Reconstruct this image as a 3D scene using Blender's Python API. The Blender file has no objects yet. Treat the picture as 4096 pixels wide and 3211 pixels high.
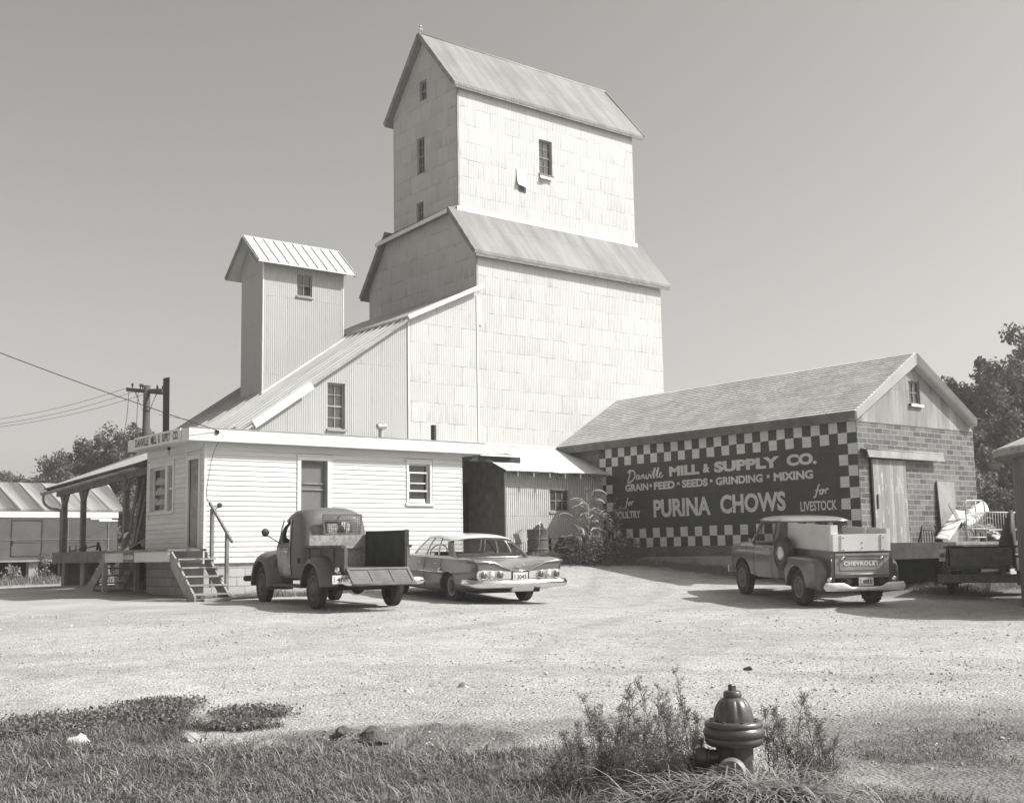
import bpy, bmesh, math, random
from mathutils import Vector, Matrix, noise
random.seed(7)
C = bpy.context.scene.collection
R = math.radians
# ---------------------------------------------------------------- camera
cam_d = bpy.data.cameras.new("camera"); cam = bpy.data.objects.new("camera", cam_d); C.objects.link(cam)
cam_d.sensor_width = 36; cam_d.sensor_fit = 'HORIZONTAL'; cam_d.lens = 4721 / 4096 * 36
cam_d.clip_start = 0.1; cam_d.clip_end = 3000
YAW, PIT, ROL = R(39.06), R(7.36), R(-1.03)
_s, _c = math.sin(YAW), math.cos(YAW)
_right = Vector((_c, -_s, 0)); _fh = Vector((_s, _c, 0)); _up = Vector((0, 0, 1))
_fw = _fh * math.cos(PIT) + _up * math.sin(PIT); _u = -_fh * math.sin(PIT) + _up * math.cos(PIT)
_r2 = _right * math.cos(ROL) + _u * math.sin(ROL); _u2 = -_right * math.sin(ROL) + _u * math.cos(ROL)
mw = Matrix((_r2, _u2, -_fw)).transposed().to_4x4()
cam.matrix_world = mw                       # the lens is the origin of the scene; the yard lies about 1 m below it
bpy.context.scene.camera = cam
# ---------------------------------------------------------------- light
SUN = Vector((1.0, -0.97, 1.32)).normalized()          # direction towards the sun
sl = bpy.data.lights.new("sun", 'SUN'); so = bpy.data.objects.new("sun", sl); C.objects.link(so)
sl.energy = 4.6; sl.angle = R(0.5); sl.color = (1.0, 0.993, 0.975)
so.rotation_euler = SUN.to_track_quat('Z', 'Y').to_euler()
w = bpy.data.worlds.new("World"); bpy.context.scene.world = w; w.use_nodes = True
wn = w.node_tree.nodes; wl = w.node_tree.links
sky = wn.new('ShaderNodeTexSky'); sky.sky_type = 'NISHITA'; sky.sun_disc = False
sky.sun_elevation = math.asin(SUN.z); sky.sun_rotation = math.atan2(SUN.x, SUN.y)
sky.air_density = 0.7; sky.dust_density = 3.0; sky.ozone_density = 1.0
bw = wn.new('ShaderNodeSeparateColor'); wl.new(sky.outputs[0], bw.inputs[0])     # the film sees grey: mostly blue and green
a1 = wn.new('ShaderNodeMath'); a1.operation = 'MULTIPLY'; a1.inputs[1].default_value = 0.30; wl.new(bw.outputs[2], a1.inputs[0])
a2 = wn.new('ShaderNodeMath'); a2.operation = 'MULTIPLY_ADD'; a2.inputs[1].default_value = 0.36
wl.new(bw.outputs[1], a2.inputs[0]); wl.new(a1.outputs[0], a2.inputs[2])
a3 = wn.new('ShaderNodeMath'); a3.operation = 'MULTIPLY_ADD'; a3.inputs[1].default_value = 0.34
wl.new(bw.outputs[0], a3.inputs[0]); wl.new(a2.outputs[0], a3.inputs[2]); a2 = a3
cc = wn.new('ShaderNodeCombineColor')
for i, t in enumerate((1.0, 0.986, 0.945)):
    m_ = wn.new('ShaderNodeMath'); m_.operation = 'MULTIPLY'; m_.inputs[1].default_value = t
    wl.new(a2.outputs[0], m_.inputs[0]); wl.new(m_.outputs[0], cc.inputs[i])
wl.new(cc.outputs[0], wn['Background'].inputs[0]); wn['Background'].inputs[1].default_value = 0.15
vs = bpy.context.scene.view_settings
vs.view_transform = 'Standard'; vs.look = 'None'; vs.exposure = 0.46; vs.gamma = 1.0; vs.use_curve_mapping = False
# ---------------------------------------------------------------- node helper
class G:
    def __init__(self, name, rough=.7, spec=.3, metal=0.):
        self.mat = bpy.data.materials.new(name); self.mat.use_nodes = True
        self.t = self.mat.node_tree; self.n = self.t.nodes; self.l = self.t.links
        self.b = self.n['Principled BSDF']
        self.b.inputs['Roughness'].default_value = rough; self.b.inputs['Specular IOR Level'].default_value = spec
        self.b.inputs['Metallic'].default_value = metal
    def put(self, s, v):
        if isinstance(v, bpy.types.NodeSocket): self.l.new(v, s)
        else: s.default_value = v
    def math(self, op, a, b=0., c=0., clamp=False):
        n = self.n.new('ShaderNodeMath'); n.operation = op; n.use_clamp = clamp
        self.put(n.inputs[0], a); self.put(n.inputs[1], b); self.put(n.inputs[2], c); return n.outputs[0]
    def pos(self): return self.n.new('ShaderNodeNewGeometry').outputs['Position']
    def obj(self): return self.n.new('ShaderNodeTexCoord').outputs['Object']
    def sep(self, v):
        n = self.n.new('ShaderNodeSeparateXYZ'); self.l.new(v, n.inputs[0]); return n.outputs
    def comb(self, x, y, z=0.):
        n = self.n.new('ShaderNodeCombineXYZ')
        for s, v in zip(n.inputs, (x, y, z)): self.put(s, v)
        return n.outputs[0]
    def noise(self, v, scale, detail=3., rough=.55, dist=0.):
        n = self.n.new('ShaderNodeTexNoise'); self.put(n.inputs['Vector'], v)
        n.inputs['Scale'].default_value = scale; n.inputs['Detail'].default_value = detail
        n.inputs['Roughness'].default_value = rough; n.inputs['Distortion'].default_value = dist; return n.outputs[0]
    def vor(self, v, scale, out='Distance', feature='F1'):
        n = self.n.new('ShaderNodeTexVoronoi'); self.put(n.inputs['Vector'], v); n.inputs['Scale'].default_value = scale
        n.feature = feature; return n.outputs[out]
    def white(self, v):
        n = self.n.new('ShaderNodeTexWhiteNoise'); n.noise_dimensions = '3D'; self.put(n.inputs['Vector'], v); return n.outputs[0]
    def ramp(self, f, pts):
        n = self.n.new('ShaderNodeMapRange'); n.clamp = True
        (a, va), (b, vb) = pts
        self.put(n.inputs['Value'], f)
        for k, q in (('From Min', a), ('From Max', b), ('To Min', va), ('To Max', vb)): n.inputs[k].default_value = q
        return n.outputs[0]
    def mix(self, f, a, b):
        n = self.n.new('ShaderNodeMix'); n.data_type = 'FLOAT'; n.clamp_factor = True
        self.put(n.inputs[0], f); self.put(n.inputs[2], a); self.put(n.inputs[3], b); return n.outputs[0]
    def brick(self, v, bw_, rh, mortar, c1, c2, cm, off=.5, smooth=.1, bias=0.):
        n = self.n.new('ShaderNodeTexBrick'); self.put(n.inputs['Vector'], v); n.offset = off; n.squash = 1.
        n.inputs['Scale'].default_value = 1.; n.inputs['Mortar Size'].default_value = mortar
        n.inputs['Mortar Smooth'].default_value = smooth; n.inputs['Bias'].default_value = bias
        n.inputs['Brick Width'].default_value = bw_; n.inputs['Row Height'].default_value = rh
        for k, q in (('Color1', c1), ('Color2', c2), ('Mortar', cm)): n.inputs[k].default_value = (q, q, q, 1)
        s = self.n.new('ShaderNodeSeparateColor'); self.l.new(n.outputs[0], s.inputs[0]); return s.outputs[0], n.outputs[1]
    def attr(self, name):
        n = self.n.new('ShaderNodeAttribute'); n.attribute_name = name; return n.outputs['Fac']
    def color(self, v):
        n = self.n.new('ShaderNodeCombineColor')
        for i, t in enumerate((1.0, .993, .965)): self.put(n.inputs[i], self.math('MULTIPLY', v, t))
        self.l.new(n.outputs[0], self.b.inputs['Base Color']); return self
    def bump(self, h, dist=.01, strength=1.):
        n = self.n.new('ShaderNodeBump'); n.inputs['Distance'].default_value = dist; n.inputs['Strength'].default_value = strength
        self.put(n.inputs['Height'], h); self.l.new(n.outputs[0], self.b.inputs['Normal']); return self
    def rough(self, v): self.put(self.b.inputs['Roughness'], v); return self
MATS = {}
def plain(name, v, rough=.7, spec=.3, metal=0., var=.25, scale=6., bump=0., coat=0., grime=0.):
    if name in MATS: return MATS[name]
    g = G(name, rough, spec, metal); o = g.obj()
    n = g.noise(o, scale, 4.)
    val = g.math('MULTIPLY', v, g.ramp(n, ((.25, 1 - var), (.75, 1 + var))))
    if grime:
        d = g.noise(o, scale * .35, 5., .65)
        val = g.math('MULTIPLY', val, g.ramp(d, ((.45, 1.), (.68, 1 - grime))))
    g.color(val)
    if bump: g.bump(g.noise(o, scale * 6, 3.), bump)
    if coat: g.b.inputs['Coat Weight'].default_value = coat; g.b.inputs['Coat Roughness'].default_value = .12
    MATS[name] = g.mat; return g.mat
def axes(g, u, v):
    s = g.sep(g.pos()); d = {'X': s[0], 'Y': s[1], 'Z': s[2]}; return d[u], d[v]
def corrugated(name, base, u='X', v='Z', sheet=(.61, .58), pitch=.068, rust=.3, tint=.08, amp=.006, seam=.35, rough=.6, metal=0., shift=(0, 0), rustval=.22, streak=0.):
    if name in MATS: return MATS[name]
    g = G(name, rough, .35, metal); U, V = axes(g, u, v)
    U = g.math('ADD', U, shift[0] + 100.); V = g.math('ADD', V, shift[1] + 100.)
    wob = g.math('MULTIPLY', g.math('SUBTRACT', g.noise(g.comb(U, V), 1.3, 2.), .5), .045)
    tile, mort = g.brick(g.comb(U, g.math('ADD', V, wob)), sheet[0], sheet[1], .007, 1 - tint, 1 + tint * .6, 1., smooth=.3)
    val = g.math('MULTIPLY', base, tile)
    # rust and dirt that start at the lower edge of sheets and run as vertical streaks
    row = g.math('FRACT', g.math('DIVIDE', V, sheet[1]))
    low = g.ramp(row, ((0., 1.), (.75, 0.)))
    st = g.noise(g.comb(g.math('MULTIPLY', U, 14.), g.math('MULTIPLY', V, 1.1)), 1., 3., .6)
    area = g.ramp(g.noise(g.comb(U, V), .85, 4., .6), ((.42, .05), (.66, 1.)))
    rs = g.math('MULTIPLY', g.math('MULTIPLY', g.ramp(st, ((.44, 0.), (.66, 1.))), area), g.math('MULTIPLY_ADD', low, .8, .2))
    rs = g.math('MULTIPLY', rs, rust, clamp=True)
    blot = g.math('MULTIPLY', g.ramp(g.noise(g.comb(U, V), 4., 5., .7), ((.5, 0.), (.8, 1.))), rust * .25)
    val = g.mix(rs, val, rustval); val = g.mix(blot, val, base * .6)
    if streak:
        sk = g.noise(g.comb(g.math('MULTIPLY', U, 2.6), g.math('MULTIPLY', V, .3)), 1., 5., .65); s3 = g.noise(g.comb(U, V), .5, 3.)
        val = g.math('MULTIPLY', val, g.ramp(g.math('ADD', sk, g.math('MULTIPLY', g.math('SUBTRACT', s3, .5), .5)), ((.35, 1 - streak), (.62, 1 + streak * .6))))
    brk = g.ramp(g.noise(g.comb(U, V), 2.2, 2.), ((.42, 0.), (.6, 1.)))
    val = g.mix(g.math('MULTIPLY', g.math('MULTIPLY', mort, seam), brk), val, base * .25)
    ph = g.math('SINE', g.math('MULTIPLY', U, 2 * math.pi / pitch))
    g.color(val); g.bump(g.math('ADD', g.math('SUBTRACT', ph, g.math('MULTIPLY', mort, .6)), g.math('ADD', g.math('MULTIPLY', tile, 4.), g.math('MULTIPLY', g.noise(g.comb(U, V), 1.1, 2.), 5.))), amp)
    MATS[name] = g.mat; return g.mat
def tilebrick(name, u, v1, v2, vm, bw_=.33, rh=.1355, mort=.008, shift=(0, 0), bumpd=.006, rough=.6, wash=.15):
    if name in MATS: return MATS[name]
    g = G(name, rough, .3); U, V = axes(g, u, 'Z')
    U = g.math('ADD', U, 100. + shift[0]); V = g.math('ADD', V, 100. + shift[1])
    tile, m = g.brick(g.comb(U, V), bw_, rh, mort, v1, v2, vm, smooth=.15)
    n = g.noise(g.comb(U, V), 1.6, 5., .6); f = g.noise(g.comb(U, V), 30., 3.)
    val = g.math('MULTIPLY', tile, g.ramp(n, ((.3, 1 - wash), (.7, 1 + wash))))
    val = g.math('MULTIPLY', val, g.ramp(f, ((.3, .9), (.7, 1.1))))
    g.color(val); g.bump(g.math('SUBTRACT', g.math('MULTIPLY', f, .3), m), bumpd)
    MATS[name] = g.mat; return g.mat
def boards(name, v, u='X', width=.14, var=.3, rough=.8, gap=.3, streak='Z', world=True, peel=0.):
    if name in MATS: return MATS[name]
    g = G(name, rough, .2); s = g.sep(g.pos() if world else g.obj()); d = {'X': s[0], 'Y': s[1], 'Z': s[2]}
    U = g.math('DIVIDE', g.math('ADD', d[u], 50.), width); V = d[streak]
    cell = g.white(g.comb(g.math('FLOOR', U), 3., 1.)); fr = g.math('FRACT', U)
    edge = g.ramp(g.math('ABSOLUTE', g.math('SUBTRACT', fr, .5)), ((.455, 0.), (.49, 1.)))
    st = g.noise(g.comb(g.math('MULTIPLY', U, 5.), g.math('MULTIPLY', V, 1.4), cell), 1., 5., .65)
    val = g.math('MULTIPLY', v, g.math('MULTIPLY', g.ramp(cell, ((0., 1 - var * .6), (1., 1 + var * .6))), g.ramp(st, ((.25, 1 - var), (.75, 1 + var)))))
    if peel:
        pl = g.ramp(g.noise(g.comb(g.math('MULTIPLY', U, 1.2), g.math('MULTIPLY', V, 1.6), 4.), 1., 6., .7), ((.56, 0.), (.62, 1.)))
        val = g.mix(pl, val, peel)
    val = g.mix(g.math('MULTIPLY', edge, gap), val, v * .2)
    g.color(val); g.bump(g.math('SUBTRACT', st, edge), .004); MATS[name] = g.mat; return g.mat
def glassy(name, v=.04, rough=.06, alpha=None, streak=0.):
    if name in MATS: return MATS[name]
    g = G(name, rough, .5)
    n = g.noise(g.obj(), 3., 3.); g.color(g.math('MULTIPLY', v, g.ramp(n, ((.3, .6), (.7, 1.5)))))
    if alpha is not None: g.b.inputs['Alpha'].default_value = alpha
    MATS[name] = g.mat; return g.mat
# ---------------------------------------------------------------- mesh helper
INV = {}
class MB:
    def __init__(s): s.v = []; s.f = []; s.m = []; s.sm = []
    def vs(s, pts):
        b = len(s.v); s.v += [tuple(p) for p in pts]; return list(range(b, b + len(pts)))
    def face(s, idx, m=0, sm=False): s.f.append(list(idx)); s.m.append(m); s.sm.append(sm)
    def poly(s, pts, m=0): s.face(s.vs(pts), m); return s
    def box(s, x0, x1, y0, y1, z0, z1, m=0):
        return s.hexa([(x0, y0, z0), (x1, y0, z0), (x1, y1, z0), (x0, y1, z0), (x0, y0, z1), (x1, y0, z1), (x1, y1, z1), (x0, y1, z1)], m)
    def hexa(s, p, m=0):
        i = s.vs(p)
        for q in ((3, 2, 1, 0), (4, 5, 6, 7), (0, 1, 5, 4), (1, 2, 6, 5), (2, 3, 7, 6), (3, 0, 4, 7)): s.face([i[k] for k in q], m)
        return s
    def prism(s, pts, vec, m=0):
        a = s.vs(pts); b = s.vs([(p[0] + vec[0], p[1] + vec[1], p[2] + vec[2]) for p in pts]); n = len(pts)
        s.face(a[::-1], m); s.face(b, m)
        for k in range(n): s.face([a[k], a[(k + 1) % n], b[(k + 1) % n], b[k]], m)
        return s
    def beam(s, p, q, w, h, up=(0, 0, 1), m=0):
        p = Vector(p); q = Vector(q); d = (q - p).normalized(); u = Vector(up)
        sd = d.cross(u)
        if sd.length < 1e-4: sd = d.cross(Vector((0, 1, 0)))
        sd.normalize(); u = sd.cross(d).normalized(); sd = sd * w / 2; u = u * h / 2
        return s.hexa([p - sd - u, p + sd - u, q + sd - u, q - sd - u, p - sd + u, p + sd + u, q + sd + u, q - sd + u], m)
    def tube(s, path, r, n=8, m=0, caps=True, flat=None):
        path = [Vector(p) for p in path]; rs = r if isinstance(r, (list, tuple)) else [r] * len(path)
        rings = []; ref = None
        for k, p in enumerate(path):
            d = (path[min(k + 1, len(path) - 1)] - path[max(k - 1, 0)])
            if d.length < 1e-9: d = Vector((0, 0, 1))
            d.normalize()
            if ref is None: ref = Vector((0, 0, 1)) if abs(d.z) < .9 else Vector((1, 0, 0))
            a = d.cross(ref).normalized(); b = a.cross(d).normalized(); ref = b
            ring = []
            for j in range(n):
                t = 2 * math.pi * j / n; o = (a * math.cos(t) + b * math.sin(t)) * rs[k]
                if flat is not None: o -= flat * (o.dot(flat)) * .8
                ring.append(p + o)
            rings.append(ring)
        return s.loft(rings, caps=caps, m=m, sm=True)
    def loft(s, rings, caps=True, m=0, sm=True, closed=True):
        ids = [s.vs(r) for r in rings]; n = len(rings[0])
        for a, b in zip(ids[:-1], ids[1:]):
            for j in range(n if closed else n - 1):
                s.face([a[j], a[(j + 1) % n], b[(j + 1) % n], b[j]], m, sm)
        if caps: s.face(ids[0][::-1], m); s.face(ids[-1], m)
        return s
    def lathe(s, prof, n=24, c=(0, 0, 0), ax='Z', m=0, sm=True, caps=True):
        rings = []
        for r, z in prof:
            ring = []
            for j in range(n):
                t = 2 * math.pi * j / n; a, b = r * math.cos(t), r * math.sin(t)
                p = {'Z': (a, b, z), 'X': (z, a, b), 'Y': (b, z, a)}[ax]
                ring.append((c[0] + p[0], c[1] + p[1], c[2] + p[2]))
            rings.append(ring)
        return s.loft(rings, caps=caps, m=m, sm=sm)
    def grid(s, rows, m=0, sm=False):
        ids = [s.vs(r) for r in rows]
        for a, b in zip(ids[:-1], ids[1:]):
            for j in range(len(a) - 1): s.face([a[j], a[j + 1], b[j + 1], b[j]], m, sm)
        return s
    def xf(s, M, start=0):
        for k in range(start, len(s.v)): s.v[k] = tuple(M @ Vector(s.v[k]))
        return s
    def build(s, name, mats, parent=None, bevel=0., fix=True, auto=None):
        me = bpy.data.meshes.new(name); me.from_pydata(s.v, [], s.f)
        if not isinstance(mats, (list, tuple)): mats = [mats]
        for m in mats: me.materials.append(m)
        me.polygons.foreach_set('material_index', s.m); me.polygons.foreach_set('use_smooth', s.sm)
        if fix:
            b = bmesh.new(); b.from_mesh(me)
            bmesh.ops.remove_doubles(b, verts=b.verts, dist=1e-5)
            bmesh.ops.recalc_face_normals(b, faces=b.faces)
            b.to_mesh(me); b.free()
        if auto is not None: me.set_sharp_from_angle(angle=R(auto))
        me.update()
        o = bpy.data.objects.new(name, me); C.objects.link(o)
        if bevel:
            bv = o.modifiers.new('bevel', 'BEVEL'); bv.width = bevel; bv.segments = 2; bv.limit_method = 'ANGLE'
        adopt(o, parent); return o
def adopt(o, parent):
    if parent is not None:
        o.parent = parent
        if parent in INV: o.matrix_parent_inverse = INV[parent]
def thing(name, label, cat, loc=(0, 0, 0), rotz=0., group=None, world=True):
    o = bpy.data.objects.new(name, None); C.objects.link(o); o.empty_display_size = .3
    o.location = loc; o.rotation_euler = (0, 0, rotz)
    if world: INV[o] = (Matrix.Translation(loc) @ Matrix.Rotation(rotz, 4, 'Z')).inverted()
    return tag(o, label, cat, group)
def tag(o, label=None, cat=None, group=None, kind=None):
    if label: o['label'] = label
    if cat: o['category'] = cat
    if group: o['group'] = group
    if kind: o['kind'] = kind
    return o
def part(o, label): o['label'] = label; return o
def smoothpath(pts, n=6):
    pts = [Vector(p) for p in pts]; out = []
    for k in range(len(pts) - 1):
        p0 = pts[max(k - 1, 0)]; p1 = pts[k]; p2 = pts[k + 1]; p3 = pts[min(k + 2, len(pts) - 1)]
        for j in range(n):
            t = j / n
            out.append(.5 * ((2 * p1) + (p2 - p0) * t + (2 * p0 - 5 * p1 + 4 * p2 - p3) * t * t + (3 * p1 - p0 - 3 * p2 + p3) * t ** 3))
    out.append(pts[-1]); return out
def textmesh(txt, width, height, org, ux, uz, depth=.004, bold=.0, shear=0., spacing=1.):
    """letters as a solid sheet: org is the lower left corner, ux / uz unit directions, depth along ux x uz"""
    cu = bpy.data.curves.new('lettering', 'FONT'); cu.body = txt; cu.size = 1.; cu.offset = bold; cu.shear = shear
    cu.space_character = spacing; cu.resolution_u = 4
    to = bpy.data.objects.new('lettering', cu); C.objects.link(to); bpy.context.view_layer.update()
    me = bpy.data.meshes.new_from_object(to.evaluated_get(bpy.context.evaluated_depsgraph_get()))
    P = [v.co.copy() for v in me.vertices]; F = [list(p.vertices) for p in me.polygons]
    bpy.data.objects.remove(to); bpy.data.curves.remove(cu); bpy.data.meshes.remove(me)
    x0 = min(p.x for p in P); x1 = max(p.x for p in P); y0 = min(p.y for p in P); y1 = max(p.y for p in P)
    ux = Vector(ux); uz = Vector(uz); nn = ux.cross(uz); org = Vector(org)
    mb = MB(); sx = width / (x1 - x0); sy = height / (y1 - y0)
    Q = [org + ux * (p.x - x0) * sx + uz * (p.y - y0) * sy + nn * depth for p in P]
    i = mb.vs(Q)
    for f in F: mb.face([i[k] for k in f])
    return mb
# ---------------------------------------------------------------- ground heights
GP = [(0, 0, -1.6), (1.9, 6.5, -1.53), (5.7, 5, -1.55), (4, 9, -1.45), (8, 6, -1.46), (10, 11, -1.28), (20, 15.4, -1.16), (21.4, 18, -1.0), (10.84, 19.1, -.92),
      (11.3, 22, -.87), (14.7, 20.2, -.92), (11.26, 24.6, -.87), (18, 24, -.72), (22, 23.9, -.38), (24.74, 25.5, -.36), (24.74, 22, -.47), (24.7, 17.5, -.88), (11.3, 33, -.62), (6, 28, -.85),
      (17, 54, -.8), (25.5, 15.3, -.98), (20.4, 10.9, -1.22), (15, 12, -1.22), (21.5, 25.5, -.02), (23.4, 25.3, -.3), (20, 26.5, -.1), (60, 90, -1.), (-40, 60, -1.2), (90, 30, -1.2), (40, -40, -1.8), (-40, -40, -1.8)]
def _fit():
    # plane through the points plus smooth local corrections
    n = len(GP); s = 4.5
    def ker(a, b): return math.exp(-((a[0] - b[0]) ** 2 + (a[1] - b[1]) ** 2) / (2 * s * s))
    base = lambda x, y: -1.6 + .75 * (1 - math.exp(-max(0, .03 * x + .035 * y + .0) * .95)) if (x > -50) else -1.6
    A = [[ker(a, b) + (.12 if i == j else 0) for j, b in enumerate(GP)] + [GP[i][2] - base(a[0], a[1])] for i, a in enumerate(GP)]
    for i in range(n):
        p = max(range(i, n), key=lambda k: abs(A[k][i])); A[i], A[p] = A[p], A[i]
        for k in range(i + 1, n):
            f = A[k][i] / A[i][i]
            if f:
                for j in range(i, n + 1): A[k][j] -= f * A[i][j]
    W = [0] * n
    for i in range(n - 1, -1, -1): W[i] = (A[i][n] - sum(A[i][j] * W[j] for j in range(i + 1, n))) / A[i][i]
    return lambda x, y: base(x, y) + sum(W[i] * ker((x, y), GP[i]) for i in range(n))
GZ = _fit()
# ================================================================ materials
M = {}
def clapmat():
    g = G('white clapboard paint', .5, .35); p = g.sep(g.pos()); row = g.math('FLOOR', g.math('DIVIDE', g.math('ADD', p[2], .06), .1135))
    U = g.math('ADD', g.math('ADD', p[0], p[1]), 0.); sh = g.white(g.comb(row, 2., 1.))
    cell = g.math('FLOOR', g.math('DIVIDE', g.math('ADD', U, g.math('MULTIPLY', sh, 9.)), 3.4)); brd = g.white(g.comb(cell, row, 3.))
    fr = g.math('FRACT', g.math('DIVIDE', g.math('ADD', U, g.math('MULTIPLY', sh, 9.)), 3.4))
    v = g.math('MULTIPLY', .6, g.ramp(brd, ((0., .93), (1., 1.04))))
    v = g.math('MULTIPLY', v, g.ramp(g.noise(g.comb(g.math('MULTIPLY', U, .8), g.math('MULTIPLY', p[2], 5.)), 1.5, 5., .65), ((.35, .9), (.65, 1.04))))
    v = g.mix(g.ramp(fr, ((.9985, 0.), (.999, .7))), v, .15)
    dirt = g.math('MULTIPLY', g.ramp(p[2], ((-.06, .6), (.45, 0.))), g.ramp(g.noise(g.comb(U, p[2]), 5., 5., .7), ((.42, 0.), (.62, 1.))))
    v = g.mix(dirt, v, .3); fl = g.ramp(g.noise(g.comb(g.math('MULTIPLY', U, 1.5), g.math('MULTIPLY', p[2], 9.)), 3., 6., .75), ((.68, 0.), (.74, .55)))
    g.color(g.mix(fl, v, .28)); return g.mat
M['trim'] = plain('white trim paint', .62, .5, .4, var=.05, scale=3, grime=.12)
M['clap'] = clapmat()
M['concrete'] = plain('weathered concrete', .36, .9, .2, var=.18, scale=3, bump=.004, grime=.35)
M['block'] = tilebrick('concrete block foundation', 'X', .34, .4, .22, .4, .2, .01, bumpd=.004, rough=.9)
M['blockside'] = tilebrick('concrete block foundation side', 'Y', .34, .4, .22, .4, .2, .01, bumpd=.004, rough=.9)
M['elev'] = corrugated('white painted sheet iron', .475, 'X', 'Z', rust=.5, seam=1., rustval=.2, tint=.06, amp=.003)
M['elevg'] = corrugated('white painted sheet iron gable', .42, 'Y', 'Z', rust=.8, seam=.9, rustval=.16, tint=.08, amp=.004)  # base tone lowered below the sunny face, shade painted into the gable
M['annex'] = corrugated('newer galvanized siding', .37, 'X', 'Z', sheet=(.66, 2.35), rust=.12, seam=.5, tint=.03, amp=.004, pitch=.068, shift=(.2, .4))
M['annexg'] = corrugated('newer galvanized siding gable', .36, 'Y', 'Z', sheet=(.66, 1.55), rust=.1, seam=.5, tint=.03, amp=.006, shift=(.2, .1))
M['leanto'] = corrugated('lean-to sheet iron', .5, 'X', 'Z', sheet=(.61, .62), rust=.4, seam=.5, tint=.05, amp=.012, pitch=.075, rustval=.3)
M['leantog'] = corrugated('lean-to sheet iron end', .6, 'Y', 'Z', sheet=(.61, .62), rust=.4, seam=.5, amp=.012, pitch=.075)
M['roofold'] = corrugated('weathered roof iron', .22, 'X', 'Z', sheet=(.62, 1.9), rust=1., seam=.5, tint=.05, amp=.005, rustval=.2, rough=.65, streak=.24)
M['roofrib'] = corrugated('ribbed roof iron', .4, 'Y', 'X', sheet=(.61, 2.4), pitch=.2, rust=.3, seam=.4, amp=.01, rustval=.3, rough=.5, streak=.15)
M['roofseam'] = plain('standing seam tin', .5, .5, .4, var=.06, scale=2., grime=.1)
M['roofporch'] = corrugated('porch roof iron', .5, 'Y', 'X', sheet=(.61, 2.4), pitch=.08, rust=.4, seam=.3, amp=.006, rough=.5)
M['roofleanto'] = corrugated('lean-to roof iron', .56, 'X', 'Y', sheet=(.61, 2.4), pitch=.08, rust=.35, seam=.4, amp=.005, rough=.6)
M['galv'] = plain('galvanized metal', .45, .42, .5, metal=.3, var=.15, scale=5, grime=.25)
M['galvdull'] = plain('dull galvanized strip', .3, .6, .4, var=.2, scale=4, grime=.3)
M['tileend'] = tilebrick('clay tile blocks gable end', 'X', .07, .165, .31, bw_=.34, rh=.1355, mort=.009, shift=(-.03, .02))
M['tileside'] = tilebrick('clay tile blocks long side', 'Y', .1, .15, .2, bw_=.34, rh=.1355, mort=.006, shift=(.05, .02))
M['paintdark'] = tilebrick('dark sign paint on blocks', 'Y', .046, .056, .075, bw_=.34, rh=.1355, mort=.004, shift=(.05, .02), bumpd=.002)
M['paintlite'] = tilebrick('white sign paint on blocks', 'Y', .56, .62, .42, bw_=.34, rh=.1355, mort=.003, shift=(.05, .02), bumpd=.002, wash=.1)
M['letter'] = tilebrick('cream lettering paint on blocks', 'Y', .54, .6, .42, bw_=.34, rh=.1355, mort=.003, shift=(.05, .02), bumpd=.002, wash=.1)
M['gablemetal'] = corrugated('streaked gable sheet', .27, 'X', 'Z', sheet=(.31, 2.6), pitch=.03, rust=.9, seam=.7, tint=.2, amp=.002, rustval=.28, streak=.35)
M['doorwood'] = boards('weathered door boards', .26, 'X', .15, .3, peel=.46)
M['oldwood'] = boards('grey old boards', .24, 'X', .2, .3)
M['oldwoody'] = boards('grey old planks', .22, 'Y', .2, .3)
M['wood'] = plain('weathered timber', .2, .85, .2, var=.35, scale=5, bump=.004)
M['timber'] = plain('dark creosoted timber', .05, .85, .2, var=.4, scale=4, bump=.006)
M['palewood'] = plain('pale painted lumber', .31, .8, .2, var=.25, scale=6, bump=.003, grime=.3)
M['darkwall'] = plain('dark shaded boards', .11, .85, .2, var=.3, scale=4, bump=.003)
M['glass'] = glassy('dusty window glass', .055, .12)
M['lapshade'] = plain('painted shade under clapboard laps', .06, .9, .1)  # dark tone paints the shade line below each lap
M['glassd'] = glassy('dark window glass', .03, .08)
M['dark'] = plain('dark interior', .025, .95, .1)
M['screen'] = plain('door screen', .15, .8, .2, var=.08, scale=3)
M['black'] = plain('black iron', .03, .6, .4)
M['cable'] = plain('black cable', .02, .7, .2)
M['paper'] = plain('paper notice', .45, .9, .1, var=.08)
def shingles():
    g = G('shingle roof', .9, .2); s = g.sep(g.pos()); V = g.math('MULTIPLY', s[2], 1.45); U = s[1]
    t, m = g.brick(g.comb(g.math('ADD', U, 100.), g.math('ADD', V, 100.)), .3, .125, .004, .4, .5, .28, smooth=.1)
    row = g.math('FRACT', g.math('DIVIDE', g.math('ADD', V, 100.), .125))
    n = g.noise(g.comb(U, V), 1.2, 5., .6)
    wob = g.noise(g.comb(g.math('MULTIPLY', U, 3.3), g.math('MULTIPLY', g.math('FLOOR', g.math('DIVIDE', g.math('ADD', V, 100.), .125)), 7.)), 1., 1.)
    g.color(g.math('MULTIPLY', t, g.ramp(n, ((.3, .85), (.7, 1.15)))))
    g.bump(g.math('ADD', g.math('MULTIPLY', g.math('SUBTRACT', 1., row), g.ramp(wob, ((.3, .5), (.7, 1.5)))), g.math('MULTIPLY', m, -.5)), .045); return g.mat
M['shingle'] = shingles()
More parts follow.
